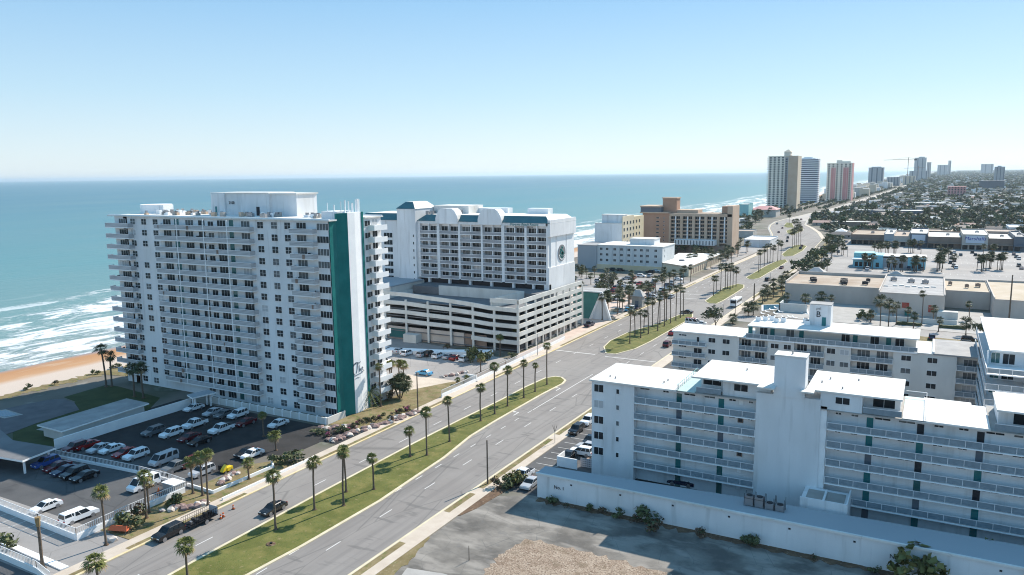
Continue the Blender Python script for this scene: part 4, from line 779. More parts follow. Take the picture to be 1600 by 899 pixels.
q = MB(); q.prism([(0, 12), (18, -1), (17.5, 70), (-6, 62)], 0, 4.7, 'cream_wall'); q.build('wall', Mw); q = MB(); q.prism([(-.4, 11.8), (18.4, -1.6), (18, 71), (-6.4, 63)], 4.7, 5.1, 'roof_white', 'tan_light'); q.cyl(7, 24, 5.1, 5.7, 1.6, 1.5, 14, 'haze_tower_dark'); q.build('roof', Mw)
for i in range(14): q = MB(); q.box(-.05, .06, -1, 1, .6, 3.4, 'mall_brown'); q.build('arch', Mw, (17.95 - .03 * i, 4 + i * 4.6, 0))
Mt = thing('hotel_tower', 'windowless pale tower with a sunlit yellow side behind the white motel', 'building', (-179, 430, 0))
q = MB(); q.box(0, 17.2, 0, 9, 0, 23.4, 'white_wall'); q.box(3.4, 17.21, 3, 9.2, 0, 28.3, 'white_wall'); q.build('wall', Mt)
q = MB(); q.box(17.2, 17.6, .5, 20, 0, 27.6, 'cream_wall'); q.box(17.2, 17.65, 20, 38, 0, 26.6, 'yellow_wall'); q.box(3, 17.2, 9.2, 38, 0, 26.5, 'cream_wall'); q.build('side_wall', Mt)
q = MB(); q.box(3.2, 17.4, 2.8, 9.4, 28.3, 28.6, 'roof_white'); q.box(-.2, 17.3, -.2, 3, 23.4, 23.6, 'roof_white'); q.build('roof', Mt)
specs = [(-161.4 + .0, 433 + i * 5.4, 7 + f * 3.9, 2.0, 1.9, 1, 'x', 'glass', False) for f in range(5) for i in range(6)]; windows(Mt, specs, 'window', -179, 430)
# tan hotel
HTX, HTY = -171.5, 495
Th = thing('beach_hotel', 'tan hotel with dark balcony bays, a rooftop restaurant and a square lift tower', 'building', (HTX, HTY, 0))
q = MB(); q.box(0, 18.5, 0, 18, 0, 26.4, 'tan_wall'); q.box(18.5, 59, 1.4, 18, 6, 26.3, 'mall_brown'); q.box(18.5, 59, 0, 1.4, 24.6, 26.35, 'tan_light'); q.box(56.2, 59.5, 0, 19, 0, 31.5, 'tan_light'); q.box(52, 56.2, 3, 18, 26.3, 31.2, 'tan_wall'); q.build('wall', Th)
q = MB(); q.box(-1.0, 13, -1.2, 15, 27.2, 30.4, 'haze_tower_dark'); q.box(-1.4, 13.4, -1.6, 15.4, 30.4, 31.3, 'tan_light'); q.box(-1.4, 18, -1.5, 18.5, 26.4, 27.2, 'tan_light'); rr = q.build('rooftop_restaurant', Th)
q = MB(); q.box(12.5, 22, 4, 12, 26.4, 36, 'tan_wall'); q.box(12, 22.5, 3.6, 12.4, 36, 36.7, 'tan_light'); q.box(22, 36, 5, 16, 26.3, 28.6, 'tan_light'); q.build('lift_tower', Th)
q = MB(); q.box(-.4, 59, 1.5, 18.3, 26.3, 26.5, 'roof_gravel'); q.build('roof', Th)
bx_ = [18.5 + i * 8.0 for i in range(6)]
for i in range(5):
    q = MB(); q.box(bx_[i] - .9 if i else 18.2, bx_[i] + .9, -.1, 1.4, 6, 24.6, 'tan_light'); q.build('pilaster', Th)
    q = MB(); q.box(bx_[i] + 3.6, bx_[i] + 4.3, .2, 1.4, 8, 24.6, 'pure_white'); q.build('white_fin', Th)
    for f in range(7): q = MB(); q.box(-3.0, 3.0, .3, .45, 0, .55, 'tan_light'); q.box(-3, 3, .2, 1.4, -.15, 0, 'tan_wall'); q.build('balcony', Th, (bx_[i] + 4, 0, 7.4 + f * 2.45))
specs = []
for f in range(7):
    for i in range(5):
        for d in (2.2, 5.8): specs.append((HTX + bx_[i] + d, HTY + 1.4, 8.1 + f * 2.45, 2.6, 1.75, 2, 'y', 'glass', False))
    specs.append((HTX + 10.5, HTY, 8.2 + f * 2.45, 2.0, .8, 1, 'y', 'glass', False)); specs.append((HTX + 14.8, HTY, 8.2 + f * 2.45, .8, .8, 1, 'y', 'glass', False))
windows(Th, specs, 'window', HTX, HTY)
q = MB()
q.box(24, 50, -7, 0, 6.6, 9.9, 'white_wall'); 
for i in range(13): q.box(24.6 + i * 2, 25.2 + i * 2, -7.1, -7.0, 6.9, 9.6, 'haze_tower_dark')
q.build('entrance_canopy', Th); q = MB(); q.box(20, 60, -3, 1.3, 0, 6, 'mall_brown'); q.build('ground_storey', Th)
lows = [(-118, 560, 18, 30, 5, 'white_wall', 'roof_white', 'low white building with a blank wall beside the tan hotel'), (-150, 640, 22, 14, 5, 'house_wall', 'roof_3', 'low pale building behind the tan hotel, nearest the avenue bend'), (-185, 705, 30, 16, 5, 'haze_tower', 'roof_white', 'low grey beach building left of the bend'), (-176, 790, 14, 12, 6, 'house_wall', 'roof_white', 'small white-roofed building beside the bend'), (-190, 745, 26, 12, 7, 'white_wall', 'teal_light', 'white beach building with a greenish roof near the bend')]
for i, (x, y, w_, d, h, wl, rf_, lb) in enumerate(lows): flat_block('beach_building', lb, 'building', x, x + w_, y, y + d, h, wl, rf_, .5)
flat_block('apartment_house', 'glass-green apartment building right behind the tan hotel', 'building', -197, -186, 900, 925, 16, 'teal_light', 'roof_white', .6)
Pk = flat_block('beach_villa', 'pale building with pink hipped roofs at the foot of the tallest tower', 'building', -192, -162, 935, 962, 8.5, 'house_wall', 'roof_3', .4)
q = MB(); q.hexa([(-1, -1, 8.6), (31, -1, 8.6), (31, 28, 8.6), (-1, 28, 8.6)], [(9, 12, 12.5), (22, 12, 12.5), (22, 15, 12.5), (9, 15, 12.5)], 'pink_wall'); q.build('hipped_roof', Pk)
# ---- towers on the skyline
def tower(label, x0, x1, y0, y1, h, fl, wall, style, tops=(), cols=5, group=None, accent=None):
    t_ = thing('high_rise', label, 'tower block', (x0, y0, 0), 0, group); W_, D = x1 - x0, y1 - y0; fh = h / fl
    q = MB(); q.box(0, W_, 0, D, 0, h, wall); q.build('wall', t_)
    q = MB(); q.box(-.5, W_ + .5, -.5, D + .5, h, h + 1, wall)
    for a, b2, c, d, e in tops: q.box(a, b2, c, d, h + 1, h + 1 + e, wall)
    q.build('roof', t_)
    if style == 'bands':
        for f in range(fl): q = MB(); q.box(.4, W_ + .02, -.5, D * .7, 0, fh * .42, 'navy'); q.build('window_band', t_, (0, 0, f * fh + fh * .5)) if f < 100 else None
        for f in range(fl): q = MB(); q.box(0, W_ + 1.8, -1.0, D * .8, 0, fh * .42, 'pure_white'); q.build('balcony', t_, (0, 0, f * fh))
    elif style == 'grid':
        sp = [(x0 + W_ * (i + .5) / cols, y0, f * fh + .9, min(2.8, W_ / cols * .62), fh * .58, 1, 'y', 'glass', False) for f in range(fl) for i in range(cols)]
        windows(t_, sp, 'window', x0, y0, 100)
    elif style == 'plain':
        for i in range(cols): q = MB(); q.box(0, W_ / cols * .45, -.8, 0, 0, h * .97, 'haze_tower_dark' if i % 2 else wall); q.build('balcony_stack', t_, (W_ * (i + .2) / cols, 0, 1))
    return t_
t1 = tower('tallest beige tower with a sunlit yellow-brown flank and a little pyramid roof', -209, -187, 1135, 1165, 73, 23, 'beige_light', 'grid', cols=4)
q = MB(); q.box(22, 39, 2, 34, 0, 74, 'beige_wall'); q.box(27, 31, 1.2, 2, 0, 74.5, 'tan_light'); q.box(31, 39.2, .6, 2, 0, 74, 'tan_light'); q.box(22, 26, 1.6, 2, 0, 72, 'haze_tower'); q.build('east_wing', t1)
q = MB(); q.box(20, 28.5, 4, 14, 74, 79.5, 'beige_light'); q.hexa([(19, 3, 79.5), (29.5, 3, 79.5), (29.5, 15, 79.5), (19, 15, 79.5)], [(24, 8.5, 83), (25, 8.5, 83), (25, 9.5, 83), (24, 9.5, 83)], 'beige_wall'); q.build('pyramid_roof', t1)
for f in range(23): q = MB(); q.box(-2.2, 0, -.3, 16, 0, 1.1, 'beige_light'); q.build('balcony', t1, (0, 0, f * 3.17 + 1))
for f in range(22): q = MB(); q.box(0, 2.6, 0, .3, 0, 1.6, 'glass'); q.build('window', t1, (22.6, 1.35, f * 3.2 + 1.4))
t2 = tower('white tower with dark blue horizontal window bands beside the tallest tower', -206, -175, 1380, 1410, 72, 21, 'pure_white', 'bands', [(8, 22, 4, 14, 3), (3, 26, 8, 18, 1.5)])
t3 = tower('pink and cream tower right of the banded white tower', -172, -131, 1480, 1512, 65, 20, 'beige_light', 'grid', [(15, 24, 4, 12, 5), (24, 38, 4, 12, 3)], 6)
for a, c in ((7, 15), (27, 36)):
    for k in range(3): q = MB(); q.box(a + k * (c - a) / 3, a + (k + .85) * (c - a) / 3, -1.1, -.3, 2, 58, 'pink_wall'); q.build('pink_bay', t3)
q = MB(); q.box(41, 41.6, 0, 32, 0, 66, 'pink_wall'); q.build('side_wall', t3)
tower('round-cornered grey tower alone on the beach before the cranes', -194, -150, 2745, 2785, 60, 20, 'haze_tower', 'plain', [(8, 36, 5, 30, 2.5)], 6)
tower('low dark-ribbed block beside the round grey tower', -148, -108, 2900, 2930, 28, 9, 'haze_tower', 'plain', cols=9)
tower('tan low block under the construction crane', -104, -66, 3050, 3080, 30, 9, 'beige_wall', 'plain', cols=6)
tower('pale twin-shaft tower, highest on the far skyline', -115, -56, 4900, 4960, 117, 30, 'haze_tower', 'plain', [(20, 50, 5, 40, 5)], 5)
tower('slim stepped tower against the right side of the pale twin-shaft tower', -54, -32, 5000, 5040, 92, 26, 'haze_tower', 'plain', cols=3)
tower('wide hazy block low in front of the pale twin-shaft tower', -120, -40, 4300, 4340, 46, 12, 'haze_tower', 'plain', cols=8)
tower('dim broad hotel far along the shore right of the twin-shaft tower', 0, 70, 6900, 6950, 85, 14, 'haze_tower', 'plain', cols=5)
tower('dim narrow tower far along the shore right of the twin-shaft tower', 72, 92, 6950, 6990, 118, 20, 'haze_tower', 'plain', cols=2)
tower('faint square block far inland above the trees', 330, 420, 7800, 7860, 92, 12, 'haze_tower', 'plain', cols=4)
tower('grey ribbed tower standing alone inland near the right edge', 166, 194, 3000, 3030, 58, 18, 'haze_tower', 'plain', [(8, 18, 5, 20, 3)], 6)
tower('pinkish mid-rise block among the trees inland', 20, 50, 1700, 1720, 19, 6, 'pink_wall', 'grid', cols=6)
tower('dark green mid-rise block among the trees inland', 96, 150, 2300, 2320, 22, 7, 'haze_tower_dark', 'plain', cols=7)
# crane
Cr = thing('tower_crane', 'tower crane with a long jib behind the round grey tower', 'crane', (-92, 3100, 0))
q = MB(); q.tube((0, 0, 30), (0, 0, 96), 1.4, 'mall_brown', 4); q.build('mast', Cr); q = MB(); q.tube((-78, 0, 88), (26, 0, 90), .9, 'mall_brown', 4); q.tube((0, 0, 97), (-50, 0, 89), .25, 'mall_brown', 3); q.tube((0, 0, 97), (22, 0, 90), .25, 'mall_brown', 3); q.box(18, 27, -1.5, 1.5, 85, 90, 'dark'); q.build('jib', Cr)
Cr2 = thing('tower_crane', 'second, lower crane jib behind the tan low block', 'crane', (-60, 3160, 0))
q = MB(); q.tube((0, 0, 30), (0, 0, 66), 1.2, 'mall_brown', 4); q.build('mast', Cr2); q = MB(); q.tube((-46, 0, 58), (20, 0, 60), .8, 'mall_brown', 4); q.build('jib', Cr2)

# sun deck beyond the lettered block
pk = [(1192, 492), (1199, 489), (1206, 486), (1213, 483), (1196, 498), (1204, 496), (1212, 492), (1220, 489), (1226, 498), (1234, 497), (1242, 498), (1214, 500)]
for i, p_ in enumerate(pk):
    t_ = thing('sun_lounger', 'white sun lounger on the pool deck behind the lettered block', 'sun lounger', (*G(*p_), .06), R(60 + 10 * (i % 3)), 'white loungers on the pool deck'); q = MB(); q.box(-.35, .35, -1, .4, .3, .38, 'pure_white'); q.build('seat', t_); q = MB(); q.hexa([(-.35, .4, .3), (.35, .4, .3), (.35, .5, .3), (-.35, .5, .3)], [(-.35, 1.0, .9), (.35, 1.0, .9), (.35, 1.1, .9), (-.35, 1.1, .9)], 'pure_white'); q.build('backrest', t_)
    for sx in (-.3, .3):
        for sy in (-.9, .3): q = MB(); q.box(sx - .03, sx + .03, sy - .03, sy + .03, 0, .3, 'metal_grey'); q.build('leg', t_)
o = MB(); P_ = [G(1190, 477), G(1215, 476), G(1240, 478), G(1262, 484), G(1264, 492), G(1240, 486), G(1212, 484), G(1190, 486)]; o.prism(P_, 0, .1, 'white_paint'); o.prism([(a * .995 + P_[5][0] * .005, b2) for a, b2 in shrink(P_, .6)], .08, .13, 'pool'); tag(o.build('swimming_pool'), 'curved white-edged pool behind the lettered block', 'pool')
o = MB(); o.box(-52, -42, 214, 214.3, 0, 2.2, 'haze_tower'); o.box(-52, -51.7, 214.3, 222, 0, 2.2, 'haze_tower'); o.box(-42.3, -42, 214.3, 222, 0, 2.2, 'haze_tower'); tag(o.build('yard_wall'), 'grey screen wall round a yard just behind the left roof of the lettered block', 'wall')

# ================================================================ LEFT FOREGROUND WALLS AND ROOFS
def railwall(label, pts, h, top='rail', name='parapet_wall', gap=1.6):
    """low white wall along pixel points with a slatted rail above"""
    t_ = thing(name, label, 'wall', (*pts[0], 0)); o = Vector((*pts[0], 0))
    for a, c in zip(pts, pts[1:]):
        a = Vector((*a, 0)) - o; c = Vector((*c, 0)) - o; d = (c - a); L_ = d.length; d.normalize(); n = Vector((-d.y, d.x, 0)) * .12
        q = MB(); q.hexa([tuple(a - n), tuple(c - n), tuple(c + n), tuple(a + n)] if n.length else [], [tuple(p + Vector((0, 0, h))) for p in (a - n, c - n, c + n, a + n)], 'white_paint'); q.build('wall', t_)
        if top == 'rail':
            k = int(L_ / .35); q = MB()
            for i in range(k + 1): p = a + d * (L_ * i / max(1, k)); q.box(p.x - .03, p.x + .03, p.y - .03, p.y + .03, h, h + 1.0, 'rail_white')
            q.tube(tuple(a + Vector((0, 0, h + 1))), tuple(c + Vector((0, 0, h + 1))), .05, 'rail_white', 4); q.tube(tuple(a + Vector((0, 0, h + .1))), tuple(c + Vector((0, 0, h + .1))), .04, 'rail_white', 4); q.build('railing', t_)
    return t_
railwall('white wall with a slatted railing round the sunlit lower car park', [G(-60, 785), G(0, 797), G(60, 821), G(120, 845), G(205, 806), G(289, 770)], .95)
railwall('white slatted railing between the lower and the shaded upper car park', [G(88, 715), G(150, 727), G(215, 740), G(262, 752), G(290, 762)], .5)
railwall('long low white wall beside the pavement of the upper car park', [G(347.6, 783), G(420, 750), G(493, 716)], .55, 'none')
railwall('white L-shaped planter wall around the palms of the upper car park', [G(293, 760), G(333, 772), G(380, 752), G(427.6, 731), G(424, 724)], .6, 'none')
railwall('white railing above the green verge in the lower left corner', [G(-40, 862), G(0, 872), G(58, 897), G(80, 915)], .9)
railwall('tall white fence wall in shade beside the flat-roofed pool house', [G(86, 703), G(185, 671), G(299, 636)], 2.1, 'none')
railwall('white curved wall around the hotel car park exit', [G(690, 622), G(725, 606), G(790, 575), G(850, 546), G(882, 530)], .9)
o = MB(); o.prism(poly_px([(598, 548), (690, 552), (770, 552), (771, 556), (690, 556), (598, 552)]), 0, 1.1, 'white_paint'); tag(o.build('parapet_wall'), 'low white wall behind the row of cars beneath the parking deck', 'wall')
def slab_roof(name, label, pts, z, th, m, posts=True, walls=None):
    P = poly_px(pts, z + th); t_ = thing(name, label, 'roof', (*P[0], 0)); P = [(x - P[0][0], y - P[0][1]) for x, y in P]
    q = MB(); q.prism(P, z, z + th, m, 'white_paint'); q.build('roof', t_)
    if posts:
        for x, y in shrink(P, 1.0): q = MB(); q.box(x - .15, x + .15, y - .15, y + .15, 0, z, 'white_paint'); q.build('post', t_)
    if walls: q = MB(); q.prism(shrink(P, walls), 0, z, 'warm_white'); q.build('wall', t_)
    return t_
slab_roof('carport', 'grey-roofed carport with a white edge at the left of the lower car park', [(-70, 660), (0, 671), (20, 688), (88, 699), (35, 720), (-60, 704)], 2.6, .35, 'deck')
slab_roof('pool_house', 'long flat pale roof of the pool house between the garden and the shaded car park', [(57.5, 664), (198, 622.6), (233, 630), (96, 674)], 2.3, .3, 'roof_grey', False, .8)
ph_ = slab_roof('entrance_canopy', 'white canopy joining the fence wall to the foot of the tall tower', [(292, 617), (325, 609), (338, 613), (300, 622)], 3.0, .3, 'haze_tower')
q = MB(); q.prism(poly_px([(57, 672), (90, 663), (205, 631), (215, 634), (110, 665), (80, 676)]), 0, .12, 'concrete'); struct('path', q)
q = MB(); q.prism(poly_px([(-60, 860), (0, 842), (108, 887), (95, 892), (0, 850)]), 0, .2, 'white_paint'); struct('kerb', q)
# pool in the shaded garden corner
pl_ = thing('swimming_pool', 'small curved pool edge in the shaded corner left of the garden terrace', 'pool', (*G(10, 648), 0)); q = MB(); q.prism([(-6, -2), (3, -2), (4, 1.5), (-4, 2)], 0, .14, 'concrete'); q.prism([(-5, -1.5), (2, -1.5), (3, 1), (-3, 1.4)], .1, .17, 'pool'); q.build('basin', pl_)

# ================================================================ VEHICLES
_car = {}
def car_meshes(kind):
    if kind in _car: return _car[kind]
    # (length, width, lower profile, greenhouse bottom x0,x1, top x0,x1, zbelt, ztop)   nose towards -Y
    S = {'sedan': (4.7, 1.8, [(-2.35, .32), (-2.33, .62), (-2.1, .78), (-.95, .93), (1.5, .98), (2.25, .95), (2.35, .6), (2.33, .32)], (-1.05, 1.75), (-.25, 1.05), .93, 1.42),
         'suv': (4.7, 1.86, [(-2.35, .36), (-2.33, .8), (-2.05, .98), (-1.0, 1.08), (2.2, 1.1), (2.35, .8), (2.33, .36)], (-1.1, 2.22), (-.35, 1.95), 1.06, 1.72),
         'pickup': (5.5, 1.95, [(-2.75, .4), (-2.72, .9), (-2.4, 1.05), (-1.2, 1.12), (1.0, 1.12), (2.7, 1.1), (2.75, .5), (2.72, .4)], (-1.3, 1.0), (-.6, .8), 1.1, 1.8),
         'capped': (5.6, 1.95, [(-2.8, .4), (-2.77, .9), (-2.4, 1.05), (-1.3, 1.12), (2.7, 1.12), (2.8, .6), (2.78, .4)], (-1.4, 2.72), (-.75, 2.6), 1.1, 1.82),
         'van': (5.3, 2.0, [(-2.65, .38), (-2.62, .85), (-2.25, 1.1), (-1.9, 1.2), (2.6, 1.25), (2.65, .6), (2.63, .38)], (-2.0, 2.6), (-1.2, 2.5), 1.2, 2.1)}[kind]
    L_, W_, prof, gb, gt, zb, zt = S; hw = W_ / 2
    q = MB(); q.xprism(prof, -hw, hw, 'car_white', 'x')          # body, profile in y
    tw_ = hw * .80; bw = hw * .97
    for s in (-1, 1):                                             # door posts and roof rails, in paint
        for f in ((0, 0), (.36, .40), (.68, .72), (1, 1)):
            ya = gb[0] + (gb[1] - gb[0]) * f[0]; yb = gt[0] + (gt[1] - gt[0]) * f[1]
            q.tube((s * (bw + .005), ya, zb - .03), (s * (tw_ + .01), yb, zt - .02), .045 if kind != 'van' or f[0] < .3 else .3 * .5, 'car_white', 4)
    if kind == 'capped': q.box(-bw - .01, bw + .01, 1.05, 1.25, zb, zt - .03, 'car_white'); q.box(-bw - .01, bw + .01, 1.2, 2.66, zb, zb + .2, 'car_white')
    if kind == 'van': q.hexa([(-bw - .01, .3, zb), (bw + .01, .3, zb), (bw + .01, 2.62, zb), (-bw - .01, 2.62, zb)], [(-tw_ - .02, .3, zt - .02), (tw_ + .02, .3, zt - .02), (tw_ + .02, 2.5, zt - .02), (-tw_ - .02, 2.5, zt - .02)], 'car_white') if 0 else None
    q.hexa([(-tw_ - .02, gt[0] - .04, zt - .05), (tw_ + .02, gt[0] - .04, zt - .05), (tw_ + .02, gt[1] + .04, zt - .05), (-tw_ - .02, gt[1] + .04, zt - .05)], [(-tw_ + .06, gt[0] + .1, zt + .02), (tw_ - .06, gt[0] + .1, zt + .02), (tw_ - .06, gt[1] - .06, zt + .02), (-tw_ + .06, gt[1] - .06, zt + .02)], 'car_white')
    if kind == 'pickup': q.box(-hw, hw, 1.02, 1.1, 1.1, 1.2, 'car_white')
    body = q.mesh('body')
    g = MB(); g.hexa([(-bw, gb[0], zb - .02), (bw, gb[0], zb - .02), (bw, gb[1], zb - .02), (-bw, gb[1], zb - .02)], [(-tw_, gt[0], zt - .03), (tw_, gt[0], zt - .03), (tw_, gt[1], zt - .03), (-tw_, gt[1], zt - .03)], 'glass'); glass = g.mesh('windows')
    bed = None
    if kind == 'pickup': b2 = MB(); b2.box(-hw + .12, hw - .12, 1.12, 2.62, 1.0, 1.125, 'black'); bed = b2.mesh('cargo_bed')
    wq = MB(); wq.ycyl(0, 0, 0, .35, .24, 14, 'tyre', 'rim', 'x'); wheel = wq.mesh('wheel')
    hq = MB(); hq.box(-.22, .22, -.03, .03, -.07, .07, 'lamp_clear'); tq = MB(); tq.box(-.14, .14, -.03, .03, -.12, .1, 'lamp_red')
    # one-piece far version
    fq = MB(); fq.v = list(q.v); fq.f = list(q.f); fq.m = list(q.m); fq.mats = list(q.mats)
    for src in (g,) :
        i = len(fq.v); fq.v += src.v; k = fq.mi('glass'); fq.f += [tuple(a + i for a in f_) for f_ in src.f]; fq.m += [k] * len(src.f)
    wy = L_ * .3
    for sx in (-1, 1):
        for sy in (-1, 1): fq.ycyl(sx * (hw - .1), sy * wy, .34, .34, .24, 8, 'tyre', 'tyre', 'x')
    if bed: fq.box(-hw + .12, hw - .12, 1.12, 2.62, 1.0, 1.125, 'black')
    _car[kind] = (body, glass, bed, wheel, hq.mesh('headlight'), tq.mesh('taillight'), fq.mesh('car'), L_, W_); return _car[kind]
NAME = {'sedan': 'car', 'suv': 'suv', 'pickup': 'pickup_truck', 'capped': 'pickup_truck', 'van': 'van'}
CATN = {'sedan': 'car', 'suv': 'car', 'pickup': 'pickup truck', 'capped': 'pickup truck', 'van': 'van'}
_recol = {}
def recolour(me, col):
    if col == 'car_white': return me
    k = (me.name, col)
    if k not in _recol:
        n = me.copy()
        for i, m_ in enumerate(n.materials):
            if m_ and m_.name == 'car_white': n.materials[i] = M[col]
        _recol[k] = n
    return _recol[k]
HEAD = {'d': 0, 'u': math.pi, 'l': -math.pi / 2, 'r': math.pi / 2}
def vehicle(label, pos, kind='sedan', col='car_white', head='d', group=None, detail=True, px=True, z=.02, jit=None):
    x, y = G(*pos) if px else pos
    body, glass, bed, wheel, hl, tl, far, L_, W_ = car_meshes(kind)
    rz = (HEAD[head] if isinstance(head, str) else head) + (random.uniform(-.03, .03) if jit is None else jit)
    if not detail:
        return tag(put(recolour(far, col), NAME[kind], None, (x, y, z), rz, random.uniform(.95, 1.03)), label, CATN[kind], group)
    t_ = thing(NAME[kind], label, CATN[kind], (x, y, z), rz, group)
    put(recolour(body, col), 'body', t_); put(glass, 'windows', t_)
    if bed: put(bed, 'cargo_bed', t_)
    hw = W_ / 2; wy = L_ * .3
    for sx in (-1, 1):
        for sy in (-1, 1): put(wheel, 'wheel', t_, (sx * (hw - .1), sy * wy, .34))
        put(hl, 'headlight', t_, (sx * (hw - .3), -L_ / 2 + .02, .72)); put(tl, 'taillight', t_, (sx * (hw - .2), L_ / 2, .85))
    return t_
# road
vehicle('black sedan driving in the near lane beside the long grass median', (427, 800), 'sedan', 'car_black', 'd')
vehicle('black SUV towing a black mesh trailer past the traffic barrels', (264, 839), 'suv', 'car_black', 'd')
tr = thing('trailer', 'black mesh-sided utility trailer behind the black SUV', 'trailer', (*G(313, 818), .02)); q = MB(); q.box(-1, 1, -2.6, 2.6, .55, .7, 'black'); q.tube((0, -2.6, .6), (0, -3.9, .5), .06, 'black', 4); q.build('bed', tr)
for s in (-1, 1):
    q = MB()
    for i in range(14): q.tube((s * 1.0, -2.6 + i * .4, .7), (s * 1.0, -2.6 + i * .4, 1.75), .03, 'black', 4)
    q.tube((s, -2.6, 1.75), (s, 2.6, 1.75), .04, 'black', 4); q.tube((s, -2.6, 1.2), (s, 2.6, 1.2), .03, 'black', 4); q.build('side_rail', tr)
q = MB(); q.box(-.9, .9, 2.55, 2.62, .7, 1.9, 'rail_lace'); q.build('ramp_gate', tr); q = MB(); q.box(-.8, .8, -2.2, 2.2, .705, .76, 'black'); [q.box(random.uniform(-.7, .3), random.uniform(.3, .8), -2 + i * .9, -1.6 + i * .9, .7, random.uniform(.9, 1.4), random.choice(['black', 'metal_grey', 'dark'])) for i in range(5)]; q.v=[(a,b,max(c,.74)) if c<.72 and c>.69 else (a,b,c) for a,b,c in q.v]; tag(q.build('mower', None, (*G(313, 818), .02)), 'dark garden machines loaded on the black trailer', 'machinery')
for s in (-1, 1): put(car_meshes('suv')[3], 'wheel', tr, (s * 1.1, .3, .34))
for i, p in enumerate([(349, 808), (364.6, 796), (345, 811)]):
    t_ = thing('traffic_barrel', 'orange traffic barrel on the lane edge, %s behind the black trailer' % ['second', 'farthest', 'nearest'][i], 'traffic barrel', (*G(*p), 0), 0, 'traffic barrels behind the trailer'); q = MB(); q.cyl(0, 0, .05, .75, .2, .1, 10, 'cone_orange'); q.build('drum', t_); q = MB(); q.cyl(0, 0, .4, .5, .165, .15, 10, 'pure_white', False); q.build('band', t_); q = MB(); q.cyl(0, 0, 0, .06, .32, .3, 8, 'black'); q.build('foot', t_)
# lower lot
vehicle('white sedan parked in the sun at the left of the lower car park', (72, 797), 'sedan', 'car_white', 'd')
vehicle('white pickup with a matching cargo cap near the corner of the lower car park', (124, 812), 'capped', 'car_white', 'u')
vehicle('large white passenger van half in shade at the end of the lower car park', (225, 763), 'van', 'car_white', 'd')
for i, (p, c, k) in enumerate([((72, 728), 'car_blue', 'suv'), ((90, 734), 'car_maroon', 'sedan'), ((102, 740), 'car_navy', 'sedan'), ((117, 745), 'car_black', 'suv'), ((133, 749), 'car_black', 'sedan')]):
    vehicle('dark car in the shaded row beside the carport, %s from the left' % ORD[i], p, k, c, 'd', 'dark cars beside the carport')
up = [((118, 704), 'suv', 'car_maroon', 'maroon SUV at the left end of the shaded front row'), ((136, 700), 'sedan', 'car_red', 'dark red car second from the left in the shaded front row'), ((156, 705), 'sedan', 'car_silver', 'silver sedan between the red cars and the white sedan in the shaded front row'), ((175, 706), 'sedan', 'car_white', 'white sedan beside the silver one in the shaded front row'), ((196, 712), 'sedan', 'car_red', 'red car between the white sedan and the white SUV in shade'), ((213, 716), 'suv', 'car_white', 'white SUV right of the red car in the shaded front row'), ((256, 724), 'van', 'car_silver', 'pale grey cargo van at the right of the shaded front row'),
      ((276, 735), 'pickup', 'car_grey', 'grey pickup right of the cargo van'), ((298, 728), 'suv', 'car_maroon', 'wine-red SUV half hidden behind the palms by the white van'), ((316, 742), 'suv', 'car_silver', 'silver SUV by the planter wall behind the palms'), ((394, 714), 'sedan', 'car_white', 'white car parked in sun under the low palms at the right of the planter wall'), ((385, 712), 'sedan', 'car_black', 'black car tucked behind the white car at the right of the planter wall'),
      ((240, 679), 'suv', 'car_grey', 'dark SUV left of the white one in the middle shaded row'), ((268, 682), 'suv', 'car_white', 'white SUV in the middle shaded row'), ((312, 694), 'sedan', 'car_black', 'black sedan in the middle shaded row'), ((296, 688), 'sedan', 'car_maroon', 'maroon sedan beside the black one in the middle shaded row'),
      ((305, 667), 'pickup', 'car_white', 'left white pickup of two parked nose to the tower wall'), ((346, 675), 'pickup', 'car_white', 'right white pickup of two parked nose to the tower wall'), ((384, 664), 'sedan', 'car_maroon', 'maroon car in the deep shade right of the two white pickups'),
      ((303, 641), 'sedan', 'car_white', 'white car alone by the canopy at the back of the shaded lot'), ((333, 648), 'sedan', 'car_silver', 'silver car in the back row against the garden wall'), ((350, 651), 'sedan', 'car_grey', 'grey car in the back row beside the silver one'), ((372, 652), 'suv', 'car_white', 'white SUV in the back row under the tower balconies'), ((435, 666), 'sedan', 'car_white', 'white car alone at the right end of the shaded lot')]
for p, k, c, l_ in up: vehicle(l_, p, k, c, 'd' if p[1] > 690 else 'd')
yt = thing('forklift', 'small yellow and black loader under the palms by the planter wall', 'loader', (*G(354, 738), .02)); yt.scale = (.7, .7, .7); q = MB(); q.box(-.7, .7, -.2, 1.6, .4, 1.3, 'car_yellow'); q.hexa([(-.6, -1.6, .5), (.6, -1.6, .5), (.6, -.2, .5), (-.6, -.2, .5)], [(-.5, -1.2, 1.3), (.5, -1.2, 1.3), (.5, -.2, 2.1), (-.5, -.2, 2.1)], 'car_yellow'); q.build('body', yt); q = MB(); q.box(-1.9, -.7, -1, 1, .5, 1.8, 'black'); q.build('bucket', yt); [put(car_meshes('suv')[3], 'wheel', yt, (s * .8, u, .34)) for s in (-1, 1) for u in (-1, 1.1)]
